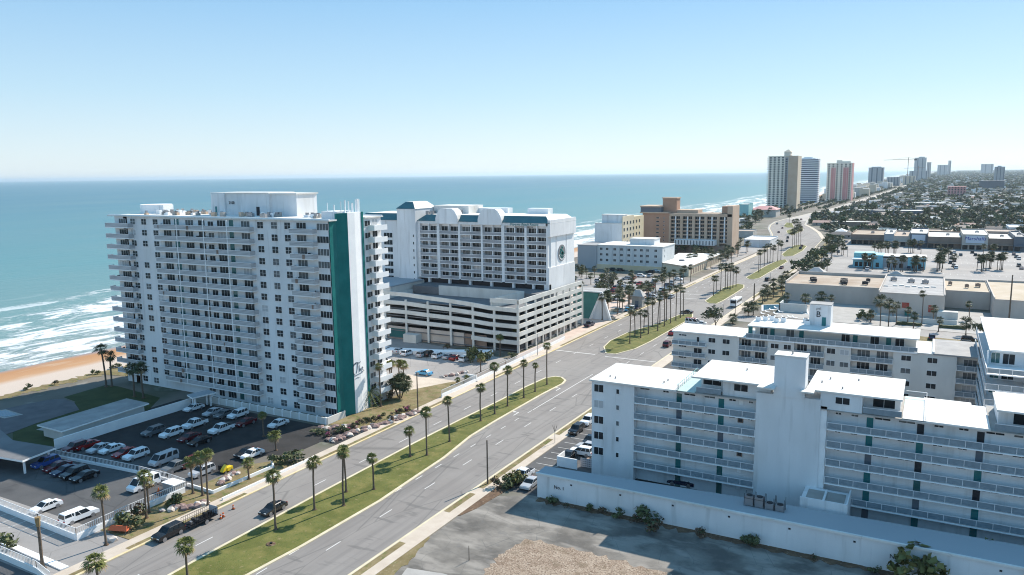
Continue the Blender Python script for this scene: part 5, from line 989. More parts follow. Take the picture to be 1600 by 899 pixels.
# hotel-side lot
row = [((604, 549), 'sedan', 'car_white', 'white sedan at the left end of the sunlit row under the deck'), ((624, 551), 'sedan', 'car_silver', 'silver car second in the sunlit row under the deck'), ((637, 555), 'suv', 'car_white', 'white SUV third in the sunlit row under the deck'), ((661, 557), 'suv', 'car_silver', 'silver SUV left of the black one in the sunlit row'), ((671, 556), 'suv', 'car_black', 'black SUV in the sunlit row under the deck'), ((685, 559), 'suv', 'car_white', 'white SUV right of the black one in the sunlit row'), ((701, 560), 'sedan', 'car_silver', 'pale blue-grey car left of the red one in the sunlit row'), ((712, 562), 'sedan', 'car_red', 'bright red car in the sunlit row'), ((727, 564), 'suv', 'car_white', 'white SUV at the right end of the sunlit row'),
       ((599, 566), 'sedan', 'car_silver', 'silver car parked against the far end of the tall tower'), ((606, 571), 'suv', 'car_black', 'black SUV peeking out beyond the tall tower')]
for p, k, c, l_ in row: vehicle(l_, p, k, c, 'u')
vehicle('bright blue car by the striped canopy at the hotel lot exit', (663, 586), 'sedan', 'car_sky', 'l')
lane = [((901, 490), 'suv', 'car_red'), ((910, 489), 'sedan', 'car_white'), ((917, 487), 'suv', 'car_white'), ((922, 484), 'suv', 'car_black'), ((927, 482), 'sedan', 'car_black'), ((932, 480), 'suv', 'car_grey'), ((955, 471), 'sedan', 'car_black'), ((960, 469), 'suv', 'car_black'), ((966, 467), 'sedan', 'car_grey'), ((972, 465), 'suv', 'car_black')]
for i, (p, k, c) in enumerate(lane): vehicle('%s vehicle in the kerbside row past the deck, %s from the near end' % ({'car_red': 'red', 'car_white': 'white', 'car_black': 'black', 'car_grey': 'dark grey'}[c], ORD[i]), p, k, c, 'u', 'cars in the lane past the parking deck')
l2 = [((964, 487), 'sedan', 'car_tan', 'l'), ((973, 487), 'sedan', 'car_silver', 'u'), ((981, 486), 'sedan', 'car_sky', 'u'), ((988, 484), 'suv', 'car_white', 'u'), ((996, 483), 'sedan', 'car_navy', 'u'), ((921, 510), 'pickup', 'car_navy', 'u'), ((942, 498), 'sedan', 'car_white', 'l'), ((951, 499), 'sedan', 'car_tan', 'l')]
ln = ['tan', 'silver', 'light blue', 'white', 'navy', 'purple-blue', 'white', 'tan']
for i, (p, k, c, h) in enumerate(l2): vehicle('%s car parked in the small row before the stone gateway' % ln[i] if i < 5 else ['purple-blue pickup on the paved forecourt near the kerb', 'white car under the forecourt palm', 'tan car beside the forecourt palm'][i - 5], p, k, c, h)
cols_ = ['car_white', 'car_white', 'car_silver', 'car_black', 'car_grey', 'car_black', 'car_navy', 'car_red', 'car_silver', 'car_tan']
lot2 = [(990, 436), (989, 443), (999, 446), (1010, 447), (1002, 453), (1010, 454), (1021, 457), (993, 457), (978, 449), (972, 444), (966, 452), (984, 453), (955, 423), (970, 424), (1016, 427), (1025, 425), (1051, 443), (1060, 438), (1074, 422), (1083, 419), (1066, 429), (1092, 414), (1100, 412), (1015, 462), (1004, 465), (1022, 466), (958, 458), (1042, 452), (1035, 455), (1112, 407), (1120, 404)] + [(random.randint(935, 1060), random.randint(428, 470)) for _ in range(34)]
CN = {'car_white': 'white', 'car_silver': 'silver', 'car_black': 'black', 'car_grey': 'dark grey', 'car_navy': 'navy', 'car_red': 'red', 'car_tan': 'tan', 'car_blue': 'blue', 'car_maroon': 'maroon'}
for i, p in enumerate(lot2):
    c = 'car_red' if i == 2 else random.choice(cols_); vehicle('%s car among the palms of the motel car park' % CN[c], p, random.choice(['sedan', 'suv', 'suv']), c, random.choice('udlr'), 'cars in the motel car park', False)
# inland kerb
near = [((919, 662), 'suv', 'car_white', 'd', 'white SUV at the far end of the row beside the gallery block'), ((901, 676), 'suv', 'car_black', 'd', 'black SUV at the kerbside edge of the lot by the gallery block'), ((922, 692), 'sedan', 'car_black', 'd', 'black car half hidden behind the corner of the gallery block'), ((918, 704), 'suv', 'car_silver', 'l', 'silver SUV nose out by the wall of the gallery block'), ((908, 711), 'suv', 'car_white', 'l', 'white SUV nose out behind the white enclosure'), ((888, 717), 'sedan', 'car_black', 'd', 'black car beside the small white enclosure'), ((817, 748), 'pickup', 'car_white', 'd', 'white pickup with a dark bed beside the bushes at the lot corner'), ((829, 760), 'sedan', 'car_silver', 'd', 'silver car at the end of the garage wall')]
for p, k, c, h, l_ in near: vehicle(l_, p, k, c, h)
vehicle('white minivan parked in the shade under the galleries', (1460, 826), 'suv', 'car_white', 'l'); vehicle('dark red car in the shade under the galleries near the service annex', (1375, 806), 'sedan', 'car_maroon', 'l'); vehicle('black car in deep shade at the right end below the galleries', (1540, 838), 'sedan', 'car_black', 'l'); vehicle('dark car in shade below the left galleries', (1065, 758), 'sedan', 'car_navy', 'l')
vehicle('dark red car waiting by the left corner of the lettered block', (1043, 541), 'suv', 'car_maroon', 'u'); vehicle('red car just behind the left corner of the lettered block', (1051, 523), 'sedan', 'car_red', 'u')
vehicle('dark green car crossing the avenue at the head of the second median', (1073, 490), 'sedan', 'car_black', 'l'); vehicle('white car at the crossing behind the red and white van', (1094, 508), 'sedan', 'car_white', 'l')
amb = thing('shuttle_van', 'white van with a red-striped roof at the crossing', 'van', (*G(1083, 507), .02), R(80)); put(car_meshes('van')[0], 'body', amb); put(car_meshes('van')[1], 'windows', amb); q = MB(); [q.box(-.7, .7, y, y + .5, 2.12, 2.3, 'car_red') for y in (-1.0, 0, 1.0, 2.0)]; q.build('roof_stripes', amb); [put(car_meshes('van')[3], 'wheel', amb, (s * .9, u, .34)) for s in (-1, 1) for u in (-1.6, 1.6)]
bus = thing('box_truck', 'white high-roofed bus heading along the avenue beside the third median', 'bus', (*G(1150, 478), .02), math.pi - .02)
q = MB(); q.box(-1.25, 1.25, -4.6, 4.6, .5, 3.1, 'pure_white'); q.box(-1.2, 1.2, -4.5, 4.5, 3.1, 3.2, 'roof_white'); q.build('body', bus); q = MB(); q.box(-1.1, 1.1, 4.6, 4.64, 1.6, 2.8, 'glass'); q.build('rear_window', bus)
for s in (-1, 1):
    for i in range(5): q = MB(); q.box(s * 1.25, s * 1.28, -.65, .65, 0, .9, 'glass'); q.build('side_window', bus, (0, -3.4 + i * 1.7, 1.7))
    for u in (-3, 3): put(car_meshes('van')[3], 'wheel', bus, (s * 1.1, u, .34), 0, 1.3)
vehicle('black car following the bus lane beside the fourth median', (1199, 439), 'suv', 'car_black', 'u'); vehicle('white and maroon car beside the end of the fourth median', (1221, 420), 'sedan', 'car_maroon', 'd')
road_far = []
for i in range(26):
    y = 560 + 2300 * (i / 26) ** 1.5 + random.uniform(-10, 10); f = random.choice([.15, .3, .7, .85])
    def ip(P):
        for a, c in zip(P, P[1:]):
            if a[1] <= y <= c[1]: t = (y - a[1]) / (c[1] - a[1]); return a[0] + (c[0] - a[0]) * t, math.atan2(c[0] - a[0], c[1] - a[1])
        return P[-1][0], 0
    xl, a_ = ip(LC); xr, _ = ip(RC); c = random.choice(['car_black', 'car_grey', 'car_white', 'car_maroon', 'car_navy'])
    vehicle('small %s car on the far reach of the avenue' % CN[c], (xl + (xr - xl) * f, y), random.choice(['sedan', 'suv']), c, (0 if f < .5 else math.pi) - a_, 'traffic on the far avenue', False, False)
mall = [(1468, 391), (1474, 395), (1481, 393), (1486, 398), (1491, 396), (1501, 400), (1486, 405), (1491, 409), (1485, 412), (1490, 417), (1494, 420), (1519, 396), (1524, 400), (1530, 406), (1535, 402), (1530, 411), (1540, 402), (1546, 400), (1551, 398), (1584, 399), (1588, 403), (1592, 406), (1592, 417), (1596, 421), (1355, 422), (1384, 423), (1420, 421), (1441, 422), (1310, 395), (1322, 390), (1378, 388), (1381, 386), (1317, 383), (1322, 379), (1340, 374), (1346, 377), (1334, 371), (1309, 372), (1304, 378), (1436, 390), (1431, 388)]
for i, p in enumerate(mall):
    c = random.choice(['car_black', 'car_grey', 'car_white', 'car_silver', 'car_navy', 'car_black']); vehicle('%s car parked in the big shopping car park' % CN[c], p, random.choice(['sedan', 'suv', 'suv']), c, random.choice('ud'), 'cars in the shopping car park', False)
for i, (p, c, h) in enumerate([((1456, 530), 'car_navy', 'u'), ((1515, 534), 'car_black', 'r'), ((1514, 541), 'car_black', 'r')]): vehicle(['dark blue car behind the roof of the lettered block', 'upper of two black cars beside the round street tree', 'lower of two black cars beside the round street tree'][i], p, 'suv', c, h)

# ================================================================ PALMS AND TREES
def palm_crown(seed, n=46, L_=1.55, dry=.35, m='palm_leaf', feather=False):
    rnd = random.Random(seed); q = MB()
    for i in range(n):
        az = rnd.uniform(0, 6.283); t = (i + .5) / n; el = R(75 - 135 * t + rnd.uniform(-12, 12)); mm = 'palm_dry' if t > 1 - dry else m
        ln = L_ * rnd.uniform(.8, 1.15) * (.8 if t > .8 else 1)
        d = Vector((math.cos(az) * math.cos(el), math.sin(az) * math.cos(el), math.sin(el))); side = d.cross(Vector((0, 0, 1))); side = side.normalized() if side.length > .01 else Vector((1, 0, 0)); up = side.cross(d)
        if not feather:
            st = d * ln * .42
            q.face([tuple(side * .025), tuple(st + side * .02), tuple(st - side * .02), tuple(-side * .025)], mm)
            for k in range(7):
                a = R(-66 + 22 * k + rnd.uniform(-5, 5)); dd = (d * math.cos(a) + side * math.sin(a)) * ln * .62 * rnd.uniform(.85, 1.1); w_ = side * math.cos(a) * .085 - d * math.sin(a) * .085
                mid = st + dd * .6; tip = st + dd + Vector((0, 0, -.22 * ln * rnd.uniform(.6, 1.3)))
                q.face([tuple(st), tuple(mid + w_), tuple(tip), tuple(mid - w_)], mm)
        else:
            pts = [d * ln * s_ + Vector((0, 0, -.75 * ln * s_ * s_ * math.cos(el))) for s_ in (0, .3, .6, .85, 1)]
            for a, c in zip(pts, pts[1:]):
                for sg_ in (-1, 1):
                    for k in range(3):
                        p = a.lerp(c, k / 3); p2 = a.lerp(c, (k + .6) / 3); q.face([tuple(p), tuple(p2), tuple(p2 + side * sg_ * .42 * (1 - .4 * (k / 3)) + Vector((0, 0, -.28)))], mm)
    return q.mesh('crown')
PC = [palm_crown(i) for i in range(5)]; PCD = [palm_crown(20 + i, 36, 1.7, .12, 'palm_dark') for i in range(3)]; PF = [palm_crown(40 + i, 60, 3.6, .1, 'palm_leaf', True) for i in range(2)]
_tr = {}
def trunk_mesh(h, r=.17, lean=0):
    k = (round(h * 2) / 2, r, round(lean, 2))
    if k not in _tr:
        rnd = random.Random(int(h * 100)); q = MB(); n = 6; hh = k[0]; px_ = 0
        for i in range(n):
            z0, z1 = hh * i / n, hh * (i + 1) / n; nx = px_ + lean * hh * ((i + 1) / n) ** 2 / n * 2 + rnd.uniform(-.05, .05)
            q.cyl(px_, 0, z0, z1, r * (1.5 if i == 0 else 1.12 - .1 * i / n), r * (1.12 - .1 * (i + 1) / n), 7, 'trunk', i == n - 1, nx - px_, 0); px_ = nx
        q.cyl(0, 0, -.1, .12, r * 3, r * 2.2, 8, 'mulch'); _tr[k] = (q.mesh('trunk'), px_)
    return _tr[k]
def palm(label, x, y, h, group=None, crown=None, s=1.0, z=0, dark=False, lean=None, r=.145):
    lean = random.uniform(-.06, .06) if lean is None else lean
    t_ = thing('palm_tree', label, 'palm tree', (x, y, z), random.uniform(0, 6.28), group)
    me, dx = trunk_mesh(max(1.0, h - .3), r, lean); put(me, 'trunk', t_); cr = crown or random.choice(PCD if dark else PC)
    put(cr, 'crown', t_, (dx, 0, round(max(1.0, h - .3) * 2) / 2), random.uniform(0, 6.28), s * random.uniform(.78, 1.12)); return t_
def palms_px(lst, fmt, group, s=1.0, dark=False, z=.14, **k):
    for i, (bx, by, ty) in enumerate(lst): x, y = G(bx, by); palm(fmt(i) if callable(fmt) else fmt, x, y, hgt(bx, by, ty), group, None, s, z, dark, **k)
m1 = [(431, 829, 742), (491.5, 798, 720), (537, 791.6, 706), (541, 770, 699), (584, 766, 713), (641, 714.5, 673), (667, 712.5, 643), (702.6, 691, 625), (751, 659, 604), (773, 648, 571.5), (793, 635.6, 578), (818.4, 622.6, 565), (836, 613, 572), (854.6, 602, 539)]
palms_px(m1, lambda i: 'fan palm on the long grass median, %s counting from the near end' % ORD[i], 'palms on the long grass median', .84)
palm('fan palm on the long median at the bottom edge of the picture', *G(293, 903), hgt(293, 903, 848), 'palms on the long grass median', z=.14); palm('fan palm whose crown alone shows at the bottom left edge', *G(160, 962), 7.3, None, z=.1)
tp = thing('tree_stump', 'ring of dead leaves round a missing palm on the long median', 'stump', (*G(423, 852), .15)); q = MB(); q.cyl(0, 0, 0, .12, .75, .6, 9, 'mulch'); q.cyl(.1, 0, .1, .3, .2, .2, 7, 'black'); q.build('mound', tp)
m2 = [(984, 537.6, 485), (992, 525, 487.6), (1001, 529, 486), (1006, 521, 490), (1013, 523, 471), (1019.4, 511.4, 470), (1027.6, 517.6, 465), (1031, 507.6, 457.6), (1038, 510.6, 455), (1041, 502.6, 460), (1047.6, 506, 450), (1056, 501.4, 450), (1063, 497.6, 447.6), (1067.6, 494, 452.6)]
palms_px(m2, lambda i: 'tall thin palm on the second median, %s from the near end' % ORD[i], 'palms on the second median', .95, True)
m3 = [(1115, 462.6, 434), (1119, 457.6, 435), (1126, 456, 417.6), (1133, 452.6, 416), (1136.6, 452.6, 419), (1140.6, 454, 416), (1145, 450, 419), (1150, 448, 422.6)]
palms_px(m3, lambda i: 'palm on the third median opposite the bus, %s from the near end' % ORD[i], 'palms on the third median', 1.2, True)
m4 = [(1185, 426, 394), (1187.5, 424, 394), (1194, 416, 389), (1199, 411, 384), (1203, 411, 383), (1207.5, 410, 387), (1215, 409, 378), (1220, 407, 380)]
palms_px(m4, lambda i: 'palm on the fourth median, %s from the near end' % ORD[i], 'palms on the fourth median', 1.3, True)
m5 = [(1238, 389, 362), (1241, 387, 360), (1244, 386, 354), (1247, 385, 357), (1251, 384, 357), (1240, 366, 346), (1245, 364, 345), (1250, 362, 350), (1233, 352, 336)]
palms_px(m5, 'shaggy palm in the clump on the small far medians', 'palms on the small far medians', 1.7, True)
for i in range(3): pass
v1 = [(166, 852, 769, 1.15), (229, 810, 742, 1.0), (233, 801, 750, .9), (301.6, 771.6, 719, 1.0), (316.6, 775, 715, 1.0), (325, 790, 711.5, 1.0), (389, 749, 721.5, .9), (431, 704, 679, .9), (412, 682, 646, .8), (562, 639, 575.6, .85), (595, 636, 571, .95), (610.6, 614, 570, 1.0), (613, 616, 567.5, .9), (624, 604, 567.5, 1), (631, 604, 569, 1), (781.5, 556, 527, 1.1), (808, 545, 519, 1.3), (751, 582, 559, .9), (729, 597, 588, .6), (715, 600, 592, .55)]
vl = ['palm on the corner lawn beside the white parapet', 'left of two palms before the white passenger van', 'right of two palms before the white passenger van', 'palm left of the pair behind the planter wall', 'middle palm behind the planter wall', 'tall palm in front of the planter wall corner', 'short palm inside the planter wall', 'low palm by the car park exit', 'slim palm in the shade by the car park exit', 'slim palm before the script sign', 'palm right of the teal tower end', 'leftmost of the four palms above the bushy clump', 'second of the four palms above the bushy clump', 'third of the four palms above the bushy clump', 'rightmost of the four palms above the bushy clump', 'small palm at the dark hedge below the deck', 'bushy palm at the corner of the deck', 'palm by the hotel lot wall', 'dwarf palm left in the planting strip', 'dwarf palm right in the planting strip']
for (bx, by, ty, s_), l_ in zip(v1, vl): palm(l_, *G(bx, by), hgt(bx, by, ty), None, None, s_, .05)
x, y = G(577, 635); palm('feathery date palm with a wide crown beside the teal tower end', x, y, hgt(577, 635, 610), None, PF[0], 1.0, .05, r=.3)
for i, (bx, by, ty, ln) in enumerate([(166, 605, 544, -.06), (175, 604, 556, .05), (210, 620, 575, -.03), (224, 622.6, 575, -.03)]): palm(['dark-headed palm on the dune edge, left of the pair', 'dark-headed palm on the dune edge, right of the pair', 'black-crowned palm before the tower foot, left of the pair', 'black-crowned palm before the tower foot, right of the pair'][i], *G(bx, by), hgt(bx, by, ty), None, None, 1.15, .05, True, ln, .2)
pt = thing('dead_palm', 'headless palm trunk on the green verge at the lower left', 'palm trunk', (*G(67, 889), 0)); put(trunk_mesh(hgt(67, 889, 816), .2, 0)[0], 'trunk', pt); q = MB(); q.cyl(0, 0, 0, 1.3, .28, .38, 8, 'palm_dry'); q.build('stub', pt, (0, 0, hgt(67, 889, 816) - .6))
# broad trees
def crown_mesh(seed, r, h, n, ms, leaf=.35, lobes=7, flat=.7):
    rnd = random.Random(seed); q = MB(); L2 = [(Vector((rnd.uniform(-.6, .6) * r, rnd.uniform(-.6, .6) * r, rnd.uniform(.25, .8) * h)), rnd.uniform(.35, .6) * r, rnd.choice(ms)) for _ in range(lobes)]
    for i in range(n):
        c, rr_, m_ = L2[i % lobes]; d = Vector((rnd.gauss(0, 1), rnd.gauss(0, 1), rnd.gauss(0, flat))); d.normalize(); p = c + Vector((d.x, d.y, d.z * flat)) * rr_ * rnd.uniform(.65, 1.08)
        a = Vector((rnd.gauss(0, 1), rnd.gauss(0, 1), rnd.gauss(0, .6))).normalized() * leaf * rnd.uniform(.6, 1.3); b_ = a.cross(d).normalized() * leaf * rnd.uniform(.5, 1)
        q.face([tuple(p - a), tuple(p + b_), tuple(p + a), tuple(p - b_ * .6)], m_ if rnd.random() < .8 else rnd.choice(ms))
    return q.mesh('crown')
def trunk2(h, r):
    q = MB(); q.cyl(0, 0, 0, h * .6, r, r * .6, 7, 'trunk', False)
    for a in (0, 2.1, 4.2): q.tube((0, 0, h * .5), (math.cos(a) * h * .3, math.sin(a) * h * .3, h), r * .4, 'trunk', 5)
    return q.mesh('trunk')
TC = [crown_mesh(i, 2.6, 4.2, 420, ['leaf', 'leaf_dark', 'leaf_grey'], .34) for i in range(4)]; TC2 = [crown_mesh(10 + i, 2.6, 4.2, 110, ['leaf', 'leaf_dark', 'leaf_grey'], .62) for i in range(5)]; TT = trunk2(2.2, .2)
BU = [crown_mesh(30 + i, 1.0, 1.3, 220, ['leaf', 'leaf_dark'], .17, 5, .8) for i in range(3)]; BO = crown_mesh(41, 1.0, 1.3, 260, ['leaf_olive', 'leaf'], .17, 5, .8); BR = crown_mesh(42, 1.0, 1.3, 200, ['flower_red', 'leaf_olive', 'leaf_dark'], .16, 5, .8); BP = crown_mesh(43, 1.0, 1.3, 200, ['flower_pink', 'leaf_dark'], .16, 5, .8); BM = crown_mesh(44, 1, 1.3, 150, ['mulch', 'trunk', 'leaf_dark'], .15, 5, .7)
def tree(label, x, y, s=1.0, group=None, near=True, name='tree', tall=1.0):
    t_ = thing(name, label, 'tree', (x, y, 0), random.uniform(0, 6.28), group); put(TT, 'trunk', t_, (0, 0, 0), 0, (s, s, s * tall)); put(random.choice(TC if near else TC2), 'crown', t_, (0, 0, 1.3 * s * tall), random.uniform(0, 6), (s, s, s * random.uniform(.8, 1.1))); return t_
def bush(label, x, y, s, me=None, group=None, name='shrub', sz=None, z=.03): 
    return tag(put(me or random.choice(BU), name, None, (x, y, z), random.uniform(0, 6), (s, s, sz or s * .9)), label, 'shrub', group)
bs = [((1435, 905), 4.4, BO, 'yellow-green sea-grape bush at the bottom edge by the garage wall', 3.8), ((1563, 903), 3.8, None, 'dark green bush at the bottom edge by the garage wall', 3.6), ((807, 757), 2.2, BO, 'bright green bush beside the white pickup at the lot corner', 2), ((790, 762), 1.6, None, 'ragged bush left of the bright green one at the lot corner', 1.4), ((772, 762), 1.5, BM, 'brown bush at the foot of the road pole', 1.6), ((588, 632), 1.6, None, 'round bush at the teal tower end', 1.6), ((612, 627), 1.6, BM, 'dark bare bush in front of the multi-stemmed clump', 2.2), ((528, 648), 2.3, BR, 'red-leaved bush at the tower corner', 3.0), ((540, 640), 1.8, None, 'dark bush in the shade of the teal end', 1.5), ((275, 789), 1.5, None, 'clipped round bush beside the white parapet', 1.6), ((268, 790), 1.1, BO, 'small bush left of the clipped round one', 1.0), ((203, 823), 2.2, None, 'dark shrub behind the orange canopy at the corner lawn', 2.0), ((220, 812), 1.8, BM, 'spiky dark shrub at the foot of the two palms', 2.3), ((435, 727), 1.6, None, 'dark shrub left of the round hedge by the car park exit', 1.6), ((459, 724), 2.4, None, 'large round clipped hedge by the car park exit', 2.0), ((497, 679), 1.8, None, 'low green shrub in the island of the car park exit', 1.0), ((2, 865), 2.2, None, 'green shrub in the lower left corner', 2.0), ((737, 566), 2.2, None, 'big dark bush below the deck, left', 3.2), ((748, 566), 2.4, None, 'big dark bush below the deck, middle', 3.6), ((760, 566), 2.2, None, 'big dark bush below the deck, right', 3.0), ((700, 547), 1.4, BM, 'brown stacked brush under the deck', 1.8), ((800, 560), 1.6, None, 'dark shrub at the deck corner', 1.4), ((1030, 590), 1.8, BM, 'brown shrub behind the left roof of the gallery block', 1.5), ((1200, 462), 3.0, None, 'leafy shrub on the corner verge by the tall yard wall', 2.0), ((1530, 545), 2.0, BO, 'yellowing shrub below the round street tree', 2.2), ((1350, 500), 2.6, None, 'bushy clump on the street verge behind the lettered tower', 3.0)]
for p, s_, me, l_, sz in bs: bush(l_, *G(*p), s_, me, None, 'shrub', sz)
for i in range(20):
    x = -51 + i * 2.6 + random.uniform(-.8, .8); s_ = random.uniform(.7, 1.5)
    if i % 3 == 0 or i < 6: bush('ragged weed clump in the shade along the garage wall', x, 107 - random.random() * .5, s_, BM if i % 2 else None, 'weeds along the garage wall', 'weed_clump')
for i, (p, s_) in enumerate([((1015, 815), 2.6), ((1025, 835), 2.0), ((1168, 845), 1.4), ((1077, 812), 1.5)]): bush(['big dark weed bush in the shadow of the garage wall', 'low weed mound in front of the big weed bush', 'small weed bush in shade right of the big one', 'tufted weed between the two shaded bushes'][i], *G(*p), s_, BM if i == 1 else None, None, 'weed_bush')
# bushy multi-stem clump
mc = thing('screw_pine', 'bushy many-stemmed clump with curved trunks near the tower drive', 'tree', (*G(625, 622), 0)); q = MB()
for a in range(7): q.tube((math.cos(a) * .4, math.sin(a) * .4, 0), (math.cos(a * 1.1) * 1.6, math.sin(a * 1.1) * 1.6, 3.2), .13, 'trunk', 5)
q.build('trunk', mc); put(PCD[0], 'crown', mc, (0, 0, 4), 0, 1.6)
for k in range(6): put(PCD[k % 3], 'crown', mc, (math.cos(k) * 1.6, math.sin(k) * 1.6, 3.1 + (k % 3) * .7), k, 1.1)
# rocks
RK = []
for i in range(4):
    rnd = random.Random(i); bm_ = None; q = MB(); import bmesh; bm_ = bmesh.new(); bmesh.ops.create_icosphere(bm_, subdivisions=1, radius=.5)
    for v in bm_.verts: v.co *= rnd.uniform(.7, 1.25); v.co.z *= .7
    me = bpy.data.meshes.new('rock'); bm_.to_mesh(me); bm_.free(); me.materials.append(M['rock' if i % 2 else 'rock_dark']); RK.append(me)
def rocks(a, c, n, spread, label, group):
    for i in range(n):
        t = (i + random.random()) / n; x = a[0] + (c[0] - a[0]) * t + random.uniform(-spread, spread); y = a[1] + (c[1] - a[1]) * t + random.uniform(-spread, spread)
        tag(put(random.choice(RK), 'rock', None, (x, y, .15), random.uniform(0, 6), random.uniform(.8, 2.0)), label, 'rock', group)
rocks(G(515, 690), G(650, 645), 70, 1.0, 'rough boulder in the rockery along the pavement by the tower', 'boulders in the rockery by the tower')
for i in range(26):
    t = i / 26; a_, c_ = G(508, 684), G(648, 640); bush('dry brown tuft between the rockery boulders', a_[0] + (c_[0] - a_[0]) * t + random.uniform(-1.8, .6), a_[1] + (c_[1] - a_[1]) * t + random.uniform(-1, 1.5), random.uniform(.5, 1.1), random.choice([BM, BM, BU[0], BP]), 'tufts in the rockery', 'rockery_plant')
rocks(G(500, 672), G(560, 668), 22, .9, 'rough boulder at the shaded end of the rockery', 'boulders at the shaded end of the rockery')
rocks(G(335, 760), G(375, 738), 16, .5, 'pale rock in the planter by the loader', 'rocks in the car park planter')
rocks(G(255, 800), G(320, 788), 14, .7, 'dark rock on the corner lawn verge', 'rocks on the corner verge')
rocks(G(690, 590), G(730, 582), 12, .6, 'pale rock at the hotel lot exit', 'rocks at the hotel lot exit')
for i in range(26): x = random.uniform(-203, -198.5); y = random.uniform(82, 240); bush('scrubby clump on the dune line', x, y, random.uniform(.5, 1.3), BM if i % 2 else BU[i % 3], 'scrub on the dune line', 'dune_scrub')
# orange canopy and props
oc = thing('beach_umbrella', 'folded orange canopy under the shrubs of the corner lawn', 'canopy', (*G(187, 832), 0), R(20)); q = MB(); q.hexa([(-1.6, -.6, .5), (1.6, -.6, .5), (1.6, .6, .5), (-1.6, .6, .5)], [(-1.3, -.05, 1.1), (1.3, -.05, 1.1), (1.3, .05, 1.1), (-1.3, .05, 1.1)], 'orange_cloth'); q.build('canopy', oc); q = MB(); [q.tube((x, y, 0), (x, y, .55), .04, 'metal_grey', 4) for x in (-1.4, 1.4) for y in (-.5, .5)]; q.build('leg', oc)
bw_ = thing('boulder', 'round pale boulder at the foot of the corner palm', 'rock', (*G(177, 845), .3)); put(RK[1], 'stone', bw_, (0, 0, 0), 0, 1.6)
cn = thing('traffic_cone', 'orange traffic cone beside the large white van', 'traffic cone', (*G(248, 771), .02)); q = MB(); q.cyl(0, 0, .05, 1.0, .3, .05, 10, 'cone_orange'); q.build('cone', cn); q = MB(); q.box(-.35, .35, -.35, .35, 0, .06, 'cone_orange'); q.build('base', cn)
ut = thing('utility_cabinet', 'white utility box with a grey side at the corner of the lower car park', 'utility box', (*G(272, 766), 0)); q = MB(); q.box(-1.6, 1.6, -1, 1, 0, 1.4, 'concrete'); q.build('case', ut); q = MB(); q.box(-1.7, 1.7, -1.1, 1.1, 1.4, 1.5, 'white_paint'); q.build('lid', ut)
bb = thing('litter_bin', 'dark litter bin on the pavement below the rockery', 'litter bin', (*G(613, 660), .13)); q = MB(); q.cyl(0, 0, 0, 1.1, .35, .4, 10, 'mulch'); q.build('bin', bb); q = MB(); q.cyl(0, 0, 1.1, 1.3, .42, .2, 10, 'dark'); q.build('lid', bb)
en = thing('enclosure', 'small white slatted enclosure with an open gate at the end of the garage', 'enclosure', (*G(886, 731), 0)); q = MB(); q.box(-2, 2, -.1, .1, 0, 1.9, 'white_paint'); q.box(-2, -1.8, .1, 3, 0, 1.9, 'white_paint'); q.build('wall', en); q = MB(); q.box(2, 5, 1.5, 1.6, .1, 1.7, 'rail_lace'); q.box(4.9, 5.0, 1.6, 4.5, .1, 1.7, 'rail_lace'); q.build('fence_panel', en); q = MB(); q.box(2.4, 4.6, 2.2, 4.0, 0, 1.0, 'mall_brown'); q.build('pallet_stack', en)
sgt = thing('stone_gateway', 'pale stone gate pavilion with a tiled roof between the palms and the avenue', 'pavilion', (*G(997, 480), 0)); q = MB(); q.box(-2.2, 2.2, -1.6, 1.6, 0, 4.6, 'concrete'); q.build('wall', sgt); q = MB(); q.hexa([(-2.7, -2.1, 4.6), (2.7, -2.1, 4.6), (2.7, 2.1, 4.6), (-2.7, 2.1, 4.6)], [(-1.0, -.5, 7.0), (1.0, -.5, 7.0), (1.0, .5, 7.0), (-1.0, .5, 7.0)], 'roof_4'); q.build('roof', sgt); q = MB(); q.box(-.7, .7, -1.66, -1.6, 0, 2.8, 'haze_tower_dark'); q.build('doorway', sgt)
ss = thing('monument_sign', 'small white sign board in the planting strip by the hotel lot', 'sign', (*G(737, 596), 0)); q = MB(); q.box(-1.5, 1.5, -.15, .15, .2, 1.8, 'white_paint'); q.build('board', ss); q = MB(); q.box(-1.7, 1.7, -.25, .25, 0, .25, 'concrete'); q.build('plinth', ss)
ap = thing('pool_loungers', 'x', 'x') if False else None
# poles
def pole(label, bx, by, ty, r=.12, arm=0, m='trunk', name='utility_pole'):
    x, y = G(bx, by); h = hgt(bx, by, ty); t_ = thing(name, label, 'pole', (x, y, 0)); q = MB(); q.cyl(0, 0, 0, h, r, r * .7, 8, m); q.build('post', t_)
    if arm: q = MB(); q.tube((0, 0, h - .1), (arm, 0, h + .25), .06, m, 5); q.build('arm', t_); q = MB(); q.box(arm - .35 if arm < 0 else arm - .1, arm + .1 if arm < 0 else arm + .35, -.14, .14, h + .15, h + .3, 'metal_grey'); q.build('lamp_head', t_)
    return t_
pole('bare wooden pole by the bushes on the inland kerb', 762, 757, 688, .16); pole('tall brown pole at the end of the rockery', 653, 641, 582, .16); pole('slim street pole beside the deck corner', 840, 556, 522, .1, 0, 'metal_grey')
pole('thick brown pole across the avenue from the bus', 1178, 470, 443, .3); pole('lamp post at the crossing left of the bus', 1130, 492, 476, .08, -.8, 'metal_grey', 'street_lamp'); pole('dark signal pole at the crossing in front of the bus', 1148.5, 497, 468, .12, 0, 'dark'); pole('slim lamp post beside the fourth median', 1203, 457, 427, .1, 0, 'metal_grey', 'street_lamp')
pole('very tall wooden pole near the right edge before the sand-roofed shops', 1576, 506, 430, .28); pole('slender lamp post in the shopping car park left of the blue shop', 1324, 402, 372, .12, 0, 'metal_grey', 'street_lamp'); pole('thin pole standing on the dirt edge of the empty lot', 733, 876, 853, .06, 0, 'trunk', 'marker_post')
